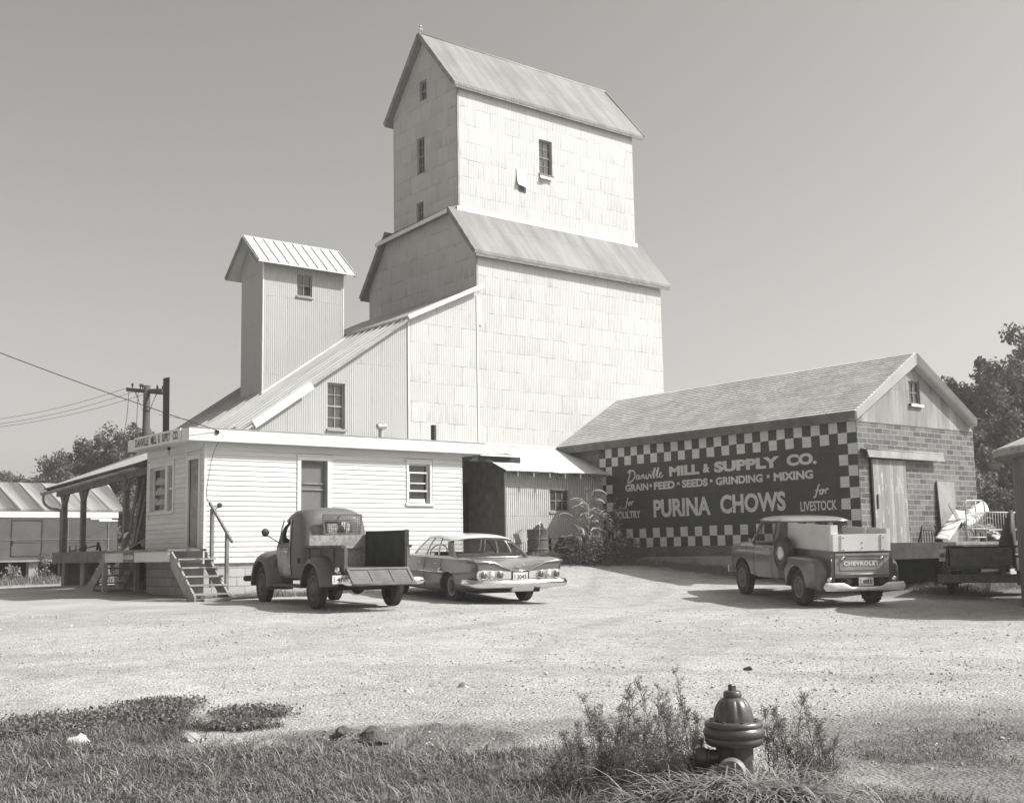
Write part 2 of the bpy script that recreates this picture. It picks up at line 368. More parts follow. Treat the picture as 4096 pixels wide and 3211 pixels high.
# ================================================================ ground
def ad(x, y): return x * _c - y * _s, x * _s + y * _c          # across and away, seen from the yard entrance
def interp(tab, a):
    if a <= tab[0][0]: return tab[0][1]
    for (a0, b0), (a1, b1) in zip(tab[:-1], tab[1:]):
        if a <= a1: return b0 + (b1 - b0) * (a - a0) / (a1 - a0)
    return tab[-1][1]
GRASS = [(-9, 10.3), (-4.5, 10.4), (-4.15, 10.9), (-3.7, 11.35), (-3.05, 11.4), (-2.9, 10.5), (-2.75, 9.7), (-2., 9.5), (-1.4, 9.4), (-.5, 9.2), (.5, 9.15), (1., 9.), (1.5, 8.5), (2., 8.), (2.4, 7.4), (3., 6.)]
def sst(e0, e1, v):
    t = max(0., min(1., (v - e0) / (e1 - e0))); return t * t * (3 - 2 * t)
def nz(x, y, f, k=0.): return noise.noise(Vector((x * f, y * f, k)))
def grassmask(x, y):
    a, d = ad(x, y); j = nz(x, y, 1.3) * .35 + nz(x, y, 4.) * .18
    m = sst(.3, -.35, d - interp(GRASS, a) + 1.3 * j)
    j *= 1.5; e = min(((a + 2.42) / .34) ** 2 + ((d - 10.95) / .26) ** 2, ((a + 2.45) / .4) ** 2 + ((d - 10.3) / .17) ** 2)
    m = max(m, sst(1.6, .5, e + j * .6))
    if -1.7 < a < -.1 and d > 9.35: m *= .4
    if a > 2. : m = max(m, .55 * sst(.05, .35, nz(x, y, .9, 3.) + .18) * sst(10.2, 8.6, d + j))
    # weeds at the foot of the sign wall, of the lean-to, the office and the shed
    m2 = sst(.9, .2, 24.74 - x + j) * (x < 24.9) * (16.9 < y < 27)
    m2 = max(m2, sst(.95, .25, abs(y - 25.3 + .25 * (x - 21)) + j) * (20.6 < x < 24.7))
    m2 = max(m2, sst(.55, .1, 24.6 - y + j) * (11 < x < 18.5) * (y < 24.8))
    m2 = max(m2, sst(3.5, 1.5, abs(y - 51.5) + j) * (0 < x < 26) * .9)
    m2 = max(m2, .8 * sst(1.2, .4, abs(y - 14.9) + j) * (24 < x < 30))
    return max(m, m2 * .85)
def dirtmask(x, y):
    a, d = ad(x, y); j = nz(x, y, 1.) * .5 + nz(x, y, 3.) * .3
    m = sst(1.3, .5, ((a + .95) / 1.1) ** 2 + ((d - 9.85) / .62) ** 2 + j)
    m = max(m, .9 * sst(1.5, 2.6, a + j) * sst(11.3, 9.3, d - .12 * a + j))
    m = max(m, .65 * sst(.25, -.1, abs(d - 10.2 + .12 * a) - .35 + j) * (a > -.6) * (a < 3.4))
    m = max(m, .75 * sst(1.9, .6, 24.7 - x + j * 1.5) * (15 < y < 27))
    m = max(m, .7 * sst(1.7, .8, abs(y - 25.3) + j) * (20.3 < x < 24.8))
    m = max(m, .8 * (y < 17.2) * sst(22.2, 23.6, x + j))
    m = max(m, .22 * sst(.25, .45, nz(x, y, .22, 9.) + .3 * nz(x, y, 1.1)))
    m = max(m, .3 * sst(12.6, 9.2, d + 1.6 * j))
    for cx_, cy_, rr_ in ((-6, -2, 19.5), (-6, -2, 21.1), (30, -14, 31.), (30, -14, 32.7), (4, 40, 24.5), (4, 40, 26.1)):
        m = max(m, (.17 + .25 * nz(x, y, .5, rr_)) * sst(.34, .1, abs(math.hypot(x - cx_, y - cy_) - rr_) + .25 * j))
    return m
def cuts(lo, hi, steps):
    out = [lo]
    while out[-1] < hi: out.append(out[-1] + steps(out[-1]))
    return out
def ground():
    xs = cuts(-300, 420, lambda v: .16 if -2 <= v < 13 else (.3 if -5 <= v < 30 else min(60, .35 + .22 * (max(-5 - v, v - 30)))))
    ys = cuts(-220, 420, lambda v: .16 if 1 <= v < 15 else (.3 if -2 <= v < 30 else min(60, .35 + .22 * (max(-2 - v, v - 30)))))
    mb = MB(); rows = []; gm = []; dm = []
    for y in ys:
        row = []
        for x in xs:
            z = GZ(x, y); g_ = d_ = 0.
            if -6 < x < 31 and 0 < y < 56:
                g_ = grassmask(x, y); d_ = dirtmask(x, y); a, d = ad(x, y)
                z += .012 * nz(x, y, 1.7) + .012 * nz(x, y, .6, 2.) + .02 * g_ * nz(x, y, 3.)
                # churned ruts in the soft dirt near the grass
                e = sst(1.2, .4, ((a + .75) / .85) ** 2 + ((d - 9.85) / .4) ** 2)
                if e > 0: z += e * (.075 * math.sin(16 * (a * .35 + d) + 2 * nz(x, y, 1.5)) + .08 * nz(x, y, 4.))
            row.append((x, y, z)); gm.append(g_); dm.append(d_)
        rows.append(row)
    mb.grid(rows, sm=True)
    g = G('gravel yard', .95, .12); p = g.pos(); s = g.sep(p); v2 = g.comb(s[0], s[1])
    big = g.noise(v2, .35, 4., .6); mid = g.noise(v2, 2.2, 4., .6); fine = g.noise(v2, 38., 3., .7)
    peb = g.vor(v2, 34., 'Color'); pebd = g.vor(v2, 34.); sc = g.n.new('ShaderNodeSeparateColor'); g.l.new(peb, sc.inputs[0])
    peb2 = g.vor(v2, 13., 'Color'); s2 = g.n.new('ShaderNodeSeparateColor'); g.l.new(peb2, s2.inputs[0]); pd2 = g.vor(v2, 13.)
    val = g.math('MULTIPLY', .425, g.ramp(big, ((.3, .88), (.7, 1.1))))
    val = g.math('MULTIPLY', val, g.ramp(mid, ((.3, .86), (.7, 1.12))))
    val = g.math('MULTIPLY', val, g.ramp(sc.outputs[0], ((0., .76), (1., 1.17))))
    val = g.math('MULTIPLY', val, g.ramp(fine, ((.3, .8), (.7, 1.15))))
    spk = g.math('MULTIPLY', g.ramp(s2.outputs[1], ((.9, 0.), (.93, 1.))), g.ramp(pd2, ((.3, 1.), (.5, 0.))))
    val = g.mix(g.math('MULTIPLY', spk, .45), val, .17)
    dirt = g.math('MULTIPLY', .15, g.ramp(g.noise(v2, 5., 5., .65), ((.3, .7), (.7, 1.3))))
    dirt = g.math('MULTIPLY', dirt, g.ramp(fine, ((.3, .8), (.7, 1.2))))
    soil = g.math('MULTIPLY', .085, g.ramp(g.noise(v2, 9., 4.), ((.3, .6), (.7, 1.4))))
    brk = g.math('MULTIPLY', g.math('SUBTRACT', g.noise(v2, 6., 4.), .5), .9)
    val = g.mix(g.math('ADD', g.attr('dirt'), g.math('MULTIPLY', brk, g.attr('dirt')), clamp=True), val, dirt)
    val = g.mix(g.math('ADD', g.attr('grass'), g.math('MULTIPLY', brk, g.attr('grass')), clamp=True), val, soil)
    g.color(val); g.bump(g.math('ADD', g.math('MULTIPLY', g.math('SUBTRACT', 1., pebd), .8), g.math('ADD', fine, g.math('MULTIPLY', mid, 1.5))), .02)
    o = mb.build('ground', g.mat, fix=False)
    for nm, arr in (('grass', gm), ('dirt', dm)):
        at = o.data.attributes.new(nm, 'FLOAT', 'POINT'); at.data.foreach_set('value', arr)
    tag(o, kind='structure'); return o
ground()
def apron():
    # the smoother paved drive along the left side of the office
    A = [(-14, 36), (-10, 46), (12.4, 48), (12.2, 34), (10.9, 25), (11.6, 23.6), (17.6, 23.3), (16.5, 19.4), (11.0, 19.2), (7.4, 22.2), (3., 27.5)]
    me = bpy.data.meshes.new('tmp'); b = bmesh.new()
    f = b.faces.new([b.verts.new((x, y, 0)) for x, y in A]); bmesh.ops.triangulate(b, faces=[f])
    bmesh.ops.subdivide_edges(b, edges=b.edges[:], cuts=9, use_grid_fill=True); bmesh.ops.triangulate(b, faces=b.faces[:])
    bmesh.ops.subdivide_edges(b, edges=b.edges[:], cuts=2, use_grid_fill=True)
    mb = MB(); b.verts.ensure_lookup_table()
    for v in b.verts:
        x, y = v.co.x, v.co.y; edge = v.is_boundary
        mb.v.append((x + (.1 * nz(x, y, 2.) if edge else 0), y + (.1 * nz(y, x, 2.) if edge else 0), GZ(x, y) + (.022 if not edge else -.03)))
    for f in b.faces: mb.face([v.index for v in f.verts], 0, True)
    b.free(); bpy.data.meshes.remove(me)
    g = G('worn oiled drive', .95, .15); s = g.sep(g.pos()); v2 = g.comb(s[0], s[1])
    val = g.math('MULTIPLY', .33, g.ramp(g.noise(v2, .6, 5., .6), ((.3, .8), (.7, 1.2))))
    val = g.math('MULTIPLY', val, g.ramp(g.noise(v2, 25., 4., .7), ((.3, .8), (.7, 1.2))))
    g.color(val); g.bump(g.noise(v2, 30., 3.), .006)
    tag(mb.build('drive', g.mat, fix=False), kind='structure')
apron()
# ================================================================ wall helpers
def cells(mb, P, u0, u1, v0, v1, holes, depth=.12, m=0, mj=None, flip=False):
    """flat wall with rectangular openings; P(u, v, d) gives a point d metres behind the face"""
    us = sorted({u0, u1, *[h[0] for h in holes], *[h[1] for h in holes]}); vs_ = sorted({v0, v1, *[h[2] for h in holes], *[h[3] for h in holes]})
    us = [u for u in us if u0 <= u <= u1]; vs_ = [v for v in vs_ if v0 <= v <= v1]
    for a, b in zip(us[:-1], us[1:]):
        for c, d in zip(vs_[:-1], vs_[1:]):
            cu, cv = (a + b) / 2, (c + d) / 2
            if any(h[0] < cu < h[1] and h[2] < cv < h[3] for h in holes): continue
            mb.poly([P(a, c, 0), P(b, c, 0), P(b, d, 0), P(a, d, 0)], m)
    for a, b, c, d in holes:
        j = m if mj is None else mj
        for p, q in (((a, c), (b, c)), ((b, c), (b, d)), ((b, d), (a, d)), ((a, d), (a, c))):
            mb.poly([P(*p, 0), P(*q, 0), P(*q, depth), P(*p, depth)], j)
def Yw(y): return lambda u, v, d: (u, y + d, v)          # wall that faces the yard (-Y)
def Xw(x): return lambda u, v, d: (x + d, u, v)          # wall that faces left (-X)
def pbox(mb, P, u0, u1, v0, v1, d0, d1, m=0):
    mb.hexa([P(u0, v0, d0), P(u1, v0, d0), P(u1, v0, d1), P(u0, v0, d1), P(u0, v1, d0), P(u1, v1, d0), P(u1, v1, d1), P(u0, v1, d1)], m)
def window(parent, P, u0, u1, v0, v1, nu, nv, depth=.1, frame=.05, trim=0., sill=True, mf='trim', mg='glass', bar=.022, sash=False, mt='trim', sillproud=.05, name='window', panel=None):
    """frame and glazing bars as one part, the glass its sub-part"""
    mb = MB(); d0 = depth - .035
    pbox(mb, P, u0, u0 + frame, v0, v1, d0, depth + .02); pbox(mb, P, u1 - frame, u1, v0, v1, d0, depth + .02)
    pbox(mb, P, u0 + frame, u1 - frame, v0, v0 + frame, d0, depth + .02); pbox(mb, P, u0 + frame, u1 - frame, v1 - frame, v1, d0, depth + .02)
    for k in range(1, nu):
        c = u0 + (u1 - u0) * k / nu; pbox(mb, P, c - bar / 2, c + bar / 2, v0 + frame, v1 - frame, d0 + .01, depth + .012)
    for k in range(1, nv):
        c = v0 + (v1 - v0) * k / nv; b_ = bar * (2.0 if sash and k == nv // 2 else 1)
        pbox(mb, P, u0 + frame, u1 - frame, c - b_ / 2, c + b_ / 2, d0 + (.005 if b_ > bar else .013), depth + .014)
    if trim:
        pbox(mb, P, u0 - trim, u0 - .002, v0 - .0, v1 + trim, -.03, .02); pbox(mb, P, u1 + .002, u1 + trim, v0 - .0, v1 + trim, -.03, .02)
        pbox(mb, P, u0 - .002, u1 + .002, v1 + .002, v1 + trim, -.028, .02); pbox(mb, P, u0 - trim - .03, u1 + trim + .03, v1 + trim, v1 + trim + .03, -.055, .02)
    if sill: pbox(mb, P, u0 - trim - .03, u1 + trim + .03, v0 - .06, v0 - .002, -sillproud, depth)
    w_ = mb.build(name, M[mf], parent, bevel=0)
    gb = MB()
    gb.poly([P(u0 + frame / 2, v0 + frame / 2, depth), P(u1 - frame / 2, v0 + frame / 2, depth), P(u1 - frame / 2, v1 - frame / 2, depth), P(u0 + frame / 2, v1 - frame / 2, depth)])
    gb.build('pane', M[mg], w_, fix=False); return w_
def clapboards(mb, P, u0, u1, v0, v1, holes, step=.1135, lip=.017):
    v = v0
    while v < v1 - .01:
        t = min(v + step, v1); segs = [(u0, u1)]
        for a, b, c, d in holes:
            if d > v + .01 and c < t - .01:
                ns = []
                for p, q in segs:
                    if b <= p or a >= q: ns.append((p, q)); continue
                    if a > p: ns.append((p, a))
                    if b < q: ns.append((b, q))
                segs = ns
        for p, q in segs:
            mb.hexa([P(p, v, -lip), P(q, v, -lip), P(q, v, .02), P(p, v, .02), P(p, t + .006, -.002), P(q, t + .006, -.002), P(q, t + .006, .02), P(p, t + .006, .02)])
            mb.m[-6] = 1  # board underside takes the dark second material as painted shade
        v += step
# ================================================================ the tall grain elevator
def elevator():
    t = thing('grain_elevator', 'towering white sheet iron grain elevator with a stepped two tier roof', 'grain elevator', (25.4, 31, -.4))
    X0, X1, Y0, Y1 = 21.38, 29.42, 27.95, 34.05; UX0, UX1, UY0, UY1 = 21.58, 29.42, 29.1, 32.8
    lo = MB(); z0 = -.5
    lo.poly([(X0, Y0, z0), (X1, Y0, z0), (X1, Y0, 9.36), (X0, Y0, 9.36)], 0)
    lo.poly([(X1, Y1, z0), (X0, Y1, z0), (X0, Y1, 9.1), (X1, Y1, 9.1)], 0)
    gab = [(Y0, z0), (Y0, 9.36), (UY0, 10.74), (32.8, 10.74), (Y1, 9.1), (Y1, z0)]
    lo.poly([(X0, a, b) for a, b in gab][::-1], 1); lo.poly([(X1, a, b) for a, b in gab], 1)
    # corner boards of sheet metal
    lo.box(X0 - .012, X0 + .05, Y0 - .012, Y0 + .05, 7.9, 9.3, 2)
    lo.build('lower_wall', [M['elev'], M['elevg'], M['galvdull']], t, fix=False)
    up = MB(); win = [(24.98, 25.56, 12.66, 13.86)]
    gw = [(30.8, 31.2, 15.02, 15.7), (30.95, 31.38, 12.54, 13.77), (31.03, 31.44, 10.9, 11.57)]
    cells(up, Yw(UY0), UX0, UX1, 10.0, 15.1, win, .14, 0)
    cells(up, Xw(UX0), UY0, UY1, 10.0, 14.9, gw[1:], .12, 1)
    gl_ = lambda y: 15.1 + 2.08 * (y - 29.1) / 1.8 if y < 30.9 else 17.18 - 2.26 * (y - 30.9) / 1.9; a_, b_, c_, d_ = gw[0]; X = lambda y, z, q=0.: (UX0 + q, y, z)
    for pl in ([X(UY0, 14.9), X(a_, 14.9), X(a_, gl_(a_)), X(UY0, 15.1)], [X(b_, 14.9), X(UY1, 14.9), X(UY1, 14.92), X(b_, gl_(b_))], [X(a_, 14.9), X(b_, 14.9), X(b_, c_), X(a_, c_)], [X(a_, d_), X(b_, d_), X(b_, gl_(b_)), X(30.9, 17.18), X(a_, gl_(a_))]): up.poly(pl, 1)
    for p_, q_ in (((a_, c_), (b_, c_)), ((b_, c_), (b_, d_)), ((b_, d_), (a_, d_)), ((a_, d_), (a_, c_))): up.poly([X(*p_), X(*q_), X(*q_, .12), X(*p_, .12)], 1)
    up.poly([(UX1, UY0, 10.), (UX1, UY1, 10.), (UX1, UY1, 14.92), (UX1, 30.9, 17.18), (UX1, UY0, 15.1)], 1)
    up.poly([(UX1, UY1, 10.), (UX0, UY1, 10.), (UX0, UY1, 14.92), (UX1, UY1, 14.92)], 0)
    up.box(UX0 - .01, UX0 + .05, UY0 - .01, UY0 + .05, 10.9, 15.0, 2)
    up.build('upper_wall', [M['elev'], M['elevg'], M['galvdull']], t, fix=False)
    part(window(t, Yw(UY0), *win[0], 2, 4, .12, .045, sill=True, sash=True, mg='glass', sillproud=.04, mf='wood'), 'tall window in the sunny face with a bent sill flap')
    for k, g_ in enumerate(gw): window(t, Xw(UX0), *g_, 2, (2, 4, 2)[k], .1, .04, sill=False, sash=True, mf='wood', mg='glass')
    # loose sheet below the window and the flap under its sill
    fl = MB(); rows = []
    for j in range(5):
        v = j / 4; rows.append([(24.98 + .56 * (i / 6), UY0 - .02 - .1 * v * v - .03 * v * math.sin(i * 1.1), 12.6 - .16 * v + .03 * v * (i / 6)) for i in range(7)])
    fl.grid(rows, 0); o = fl.build('sill_flap', M['trim'], t, fix=False); o.modifiers.new('solid', 'SOLIDIFY').thickness = .006; fl = MB(); rows = []
    for j in range(7):
        v = j / 6; rows.append([(23.97 + .42 * (i / 6), UY0 - .02 - .09 * v ** 3, 12.62 - .56 * v - .06 * v * (i / 6)) for i in range(7)])
    fl.grid(rows, 0)
    ho = MB(); ho.poly([(24.06, UY0 - .012, 11.86), (24.36, UY0 - .012, 11.84), (24.38, UY0 - .012, 12.03), (24.05, UY0 - .012, 12.05)])
    o = fl.build('loose_sheet', M['trim'], t, fix=False); o.modifiers.new('solid', 'SOLIDIFY').thickness = .006; ho.build('bare_patch', M['darkwall'], o, fix=False)
    # roofs
    r = MB(); th = .1
    def slope(y_e, z_e, y_r, z_r, xa, xb, m=0):
        r.hexa([(xa, y_e, z_e - th), (xb, y_e, z_e - th), (xb, y_r, z_r - th), (xa, y_r, z_r - th), (xa, y_e, z_e), (xb, y_e, z_e), (xb, y_r, z_r), (xa, y_r, z_r)], m)
    slope(28.93, 14.95, 30.9, 17.27, 21.36, 29.85); slope(33.02, 14.75, 30.902, 17.27, 21.36, 29.85)
    r.tube([(21.34, 30.9, 17.27), (29.87, 30.9, 17.27)], .035, 6, 1)
    for s_, y_, z_ in ((1, 28.96, 14.93), (-1, 32.99, 14.73)):                       # barge boards along the rake
        r.beam((21.34, y_, z_ - .03), (21.34, 30.9 - .002 * s_, 17.21), .05, .15, (0, 0, 1), 2)
        r.beam((29.87, y_, z_ - .03), (29.87, 30.9 - .002 * s_, 17.21), .05, .15, (0, 0, 1), 2)
    r.box(21.4, 29.8, 28.94, 28.98, 14.78, 14.87, 2)
    r.build('upper_roof', [M['roofold'], M['galvdull'], M['wood']], t, fix=False)
    fin = MB(); fin.tube([(21.42, 30.9, 17.27), (21.42, 30.9, 17.55)], .012, 6); fin.lathe([(0, .26), (.035, .27), (.05, .3), (.035, .33), (0, .35)], 8, (21.42, 30.9, 17.22)); fin.tube([(21.34, 30.9, 17.39), (21.54, 30.9, 17.45)], .015, 6)
    fin.build('finial', M['galv'], t)
    r = MB()
    slope(27.75, 9.18, 29.12, 10.86, 21.18, 29.75); slope(34.32, 8.85, 32.78, 10.86, 21.18, 29.75)
    r.beam((21.16, 27.78, 9.15), (21.16, 29.12, 10.79), .05, .14, (0, 0, 1), 2); r.beam((21.16, 34.29, 8.82), (21.16, 33.0, 10.5), .05, .14, (0, 0, 1), 2)
    r.box(21.22, 29.7, 27.76, 27.8, 9.0, 9.1, 2)
    r.box(21.5, 29.5, 29.06, 29.097, 10.78, 10.92, 1)
    r.hexa([(21.1, 29.1, 10.66), (21.6, 29.1, 10.72), (21.6, 33.1, 10.56), (21.1, 33.16, 10.44), (21.1, 29.12, 10.77), (21.6, 29.12, 11.0), (21.6, 33.05, 10.9), (21.1, 33.1, 10.55)], 3)
    r.beam((21.085, 29.08, 10.68), (21.085, 33.18, 10.46), .04, .12, (0, 0, 1), 1)
    r.build('lower_roof', [M['roofold'], M['trim'], M['wood'], M['wood']], t, fix=False)
    return t
elevator()
# ================================================================ the sloping annex and its small head house
def annex():
    t = thing('mill_annex', 'long shed roofed mill annex of grey corrugated siding leaning on the white elevator', 'mill building', (17.4, 31, -.6))
    y0, y1 = 27.95, 34.3
    ra = lambda x: 3.34 + .68 * (x - 13.71); rb = lambda x: 6.8 + .47 * (x - 18.8)
    w_ = MB(); hole = (16.2, 16.75, 3.47, 4.74)
    # left part in full height sheets: strips below the rake, with the window opening
    P = Yw(y0); cells(w_, P, 16.2, 16.75, -.6, 4.74, [hole], .13, 0)
    w_.poly([P(16.2, 4.74, 0), P(16.75, 4.74, 0), P(16.75, ra(16.75), 0), P(16.2, ra(16.2), 0)], 0)
    for a, b in ((13.5, 16.2), (16.75, 18.85)): w_.poly([P(a, -.6, 0), P(b, -.6, 0), P(b, ra(b), 0), P(a, ra(a), 0)], 0)
    w_.poly([(13.5, y1, -.6), (13.5, y0, -.6), (13.5, y0, ra(13.5)), (13.5, y1, ra(13.5))], 1)
    w_.poly([(21.37, y1, -.6), (13.5, y1, -.6), (13.5, y1, ra(13.5)), (18.85, y1, ra(18.85)), (21.37, y1, rb(21.37))], 1)
    w_.build('grey_wall', [M['annex'], M['darkwall']], t, fix=False)
    w2 = MB(); w2.poly([(18.86, y0 - .02, -.6), (21.36, y0 - .02, -.6), (21.36, y0 - .02, rb(21.36)), (18.86, y0 - .02, rb(18.86))], 0)
    w2.box(18.83, 18.87, y0 - .03, y0 + .02, -.5, 6.7, 1)
    w2.build('white_wall', [M['elev'], M['trim']], t, fix=False)
    w3 = MB(); w3.box(21.33, 21.4, y0 - .04, y0 - .022, 3.2, 7.8, 0); w3.box(21.35, 21.55, y0 - .03, y0 - .005, 6.9, 7.75, 0)
    w3.build('corner_flashing', M['trim'], t)
    window(t, P, *hole, 2, 4, .11, .05, sill=True, sash=True, mf='palewood', mg='glass', sillproud=.06)
    r = MB(); th = .07
    def sl(xa, za, xb, zb, ya, yb, m=0): r.hexa([(xa, ya, za - th), (xb, ya, zb - th), (xb, yb, zb - th), (xa, yb, za - th), (xa, ya, za), (xb, ya, zb), (xb, yb, zb), (xa, yb, za)], m)
    sl(13.2, ra(13.2), 18.9, ra(18.9), y0 - .22, y1 + .25); sl(18.7, rb(18.7) + .08, 21.37, rb(21.37) + .06, y0 - .24, y1 + .2)
    for k in range(17): r.beam((13.3, 27.9 + k * .39, ra(13.3) + .02), (18.7, 27.9 + k * .39, ra(18.7) + .02), .05, .06, (0, 0, 1), 0)
    # bright flashing strips along the rakes and the ragged lower edge
    r.beam((13.9, y0 - .235, ra(13.9) - .03), (15.6, y0 - .235, ra(15.6) - .03), .03, .22, (0, 0, 1), 1)
    r.beam((15.6, y0 - .232, ra(15.6) - .01), (18.95, y0 - .232, ra(18.95) - .01), .02, .08, (0, 0, 1), 2)
    r.beam((18.7, y0 - .25, rb(18.7) + .04), (21.46, y0 - .25, rb(21.46) + .04), .06, .13, (0, 0, 1), 1)
    r.build('roof', [M['roofrib'], M['trim'], M['galvdull']], t, fix=False)
    fl = MB()
    fl.beam((15.75, 30.99, ra(15.75) + .03), (18.95, 30.99, ra(18.95) + .03), .09, .06, (0, 0, 1), 0)
    fl.build('flashing', M['trim'], t)
    h = thing('headhouse', 'small corrugated tower with a tin gable roof rising through the annex roof', 'tower', (17.2, 31.75, 4.9))
    a = MB(); hx0, hx1, hy0, hy1 = 15.82, 18.56, 31.05, 32.45; hw = (16.94, 17.46, 7.82, 8.5)
    cells(a, Yw(hy0), hx0, hx1, 4.2, 8.82, [hw], .1, 0)
    a.poly([(hx0, hy1, 4.2), (hx0, hy0, 4.2), (hx0, hy0, 8.82), (hx0, 31.75, 9.5), (hx0, hy1, 8.82)], 1)
    a.poly([(hx1, hy0, 4.2), (hx1, hy1, 4.2), (hx1, hy1, 8.82), (hx1, 31.75, 9.5), (hx1, hy0, 8.82)], 1)
    a.poly([(hx1, hy1, 4.2), (hx0, hy1, 4.2), (hx0, hy1, 8.82), (hx1, hy1, 8.82)], 0)
    a.box(hx0 - .01, hx0 + .03, hy0 - .01, hy0 + .03, 4.8, 8.75, 2); a.box(hx1 - .03, hx1 + .01, hy0 - .01, hy0 + .03, 6.5, 8.75, 2)
    a.build('wall', [M['annex'], M['annexg'], M['trim']], h, fix=False)
    part(window(h, Yw(hy0), *hw, 2, 2, .08, .04, mf='palewood', mg='glass'), 'four pane window with one dark broken pane')
    q = MB(); q.poly([(17.22, hy0 + .076, 7.87), (17.41, hy0 + .076, 7.87), (17.41, hy0 + .076, 8.14), (17.22, hy0 + .076, 8.14)]); q.build('broken_pane', M['dark'], h, fix=False)
    r = MB(); th = .05
    ex0, ex1 = 15.5, 18.8
    for ye, ry in ((30.72, 31.748), (32.92, 31.752)):
        ze = 8.66 if ye < 31 else 8.5
        r.hexa([(ex0, ye, ze - th), (ex1, ye, ze - th), (ex1, ry, 9.58 - th), (ex0, ry, 9.58 - th), (ex0, ye, ze), (ex1, ye, ze), (ex1, ry, 9.58), (ex0, ry, 9.58)], 0)
    for k in range(11):
        x = ex0 + .02 + k * (ex1 - ex0 - .04) / 10
        r.beam((x, 30.71, 8.675), (x, 31.74, 9.595), .02, .03, (0, 0, 1), 0)
    for y_, z_ in ((30.76, 8.68), (32.86, 8.53)):
        r.beam((ex0 - .02, y_, z_ - .05), (ex0 - .02, 31.75 + (.002 if y_ > 31 else -.002), 9.5), .035, .12, (0, 0, 1), 1)
        r.beam((ex1 + .02, y_, z_ - .05), (ex1 + .02, 31.75 + (.002 if y_ > 31 else -.002), 9.5), .035, .12, (0, 0, 1), 1)
    for k in range(6): r.beam((hx0 + .25 + k * .48, 30.78, 8.62), (hx0 + .25 + k * .48, 31.1, 8.9), .05, .08, (0, 0, 1), 1)
    r.box(ex0, ex1, 31.73, 31.77, 9.56, 9.62, 0)
    r.build('roof', [M['roofseam'], M['wood']], h, fix=False)
annex()
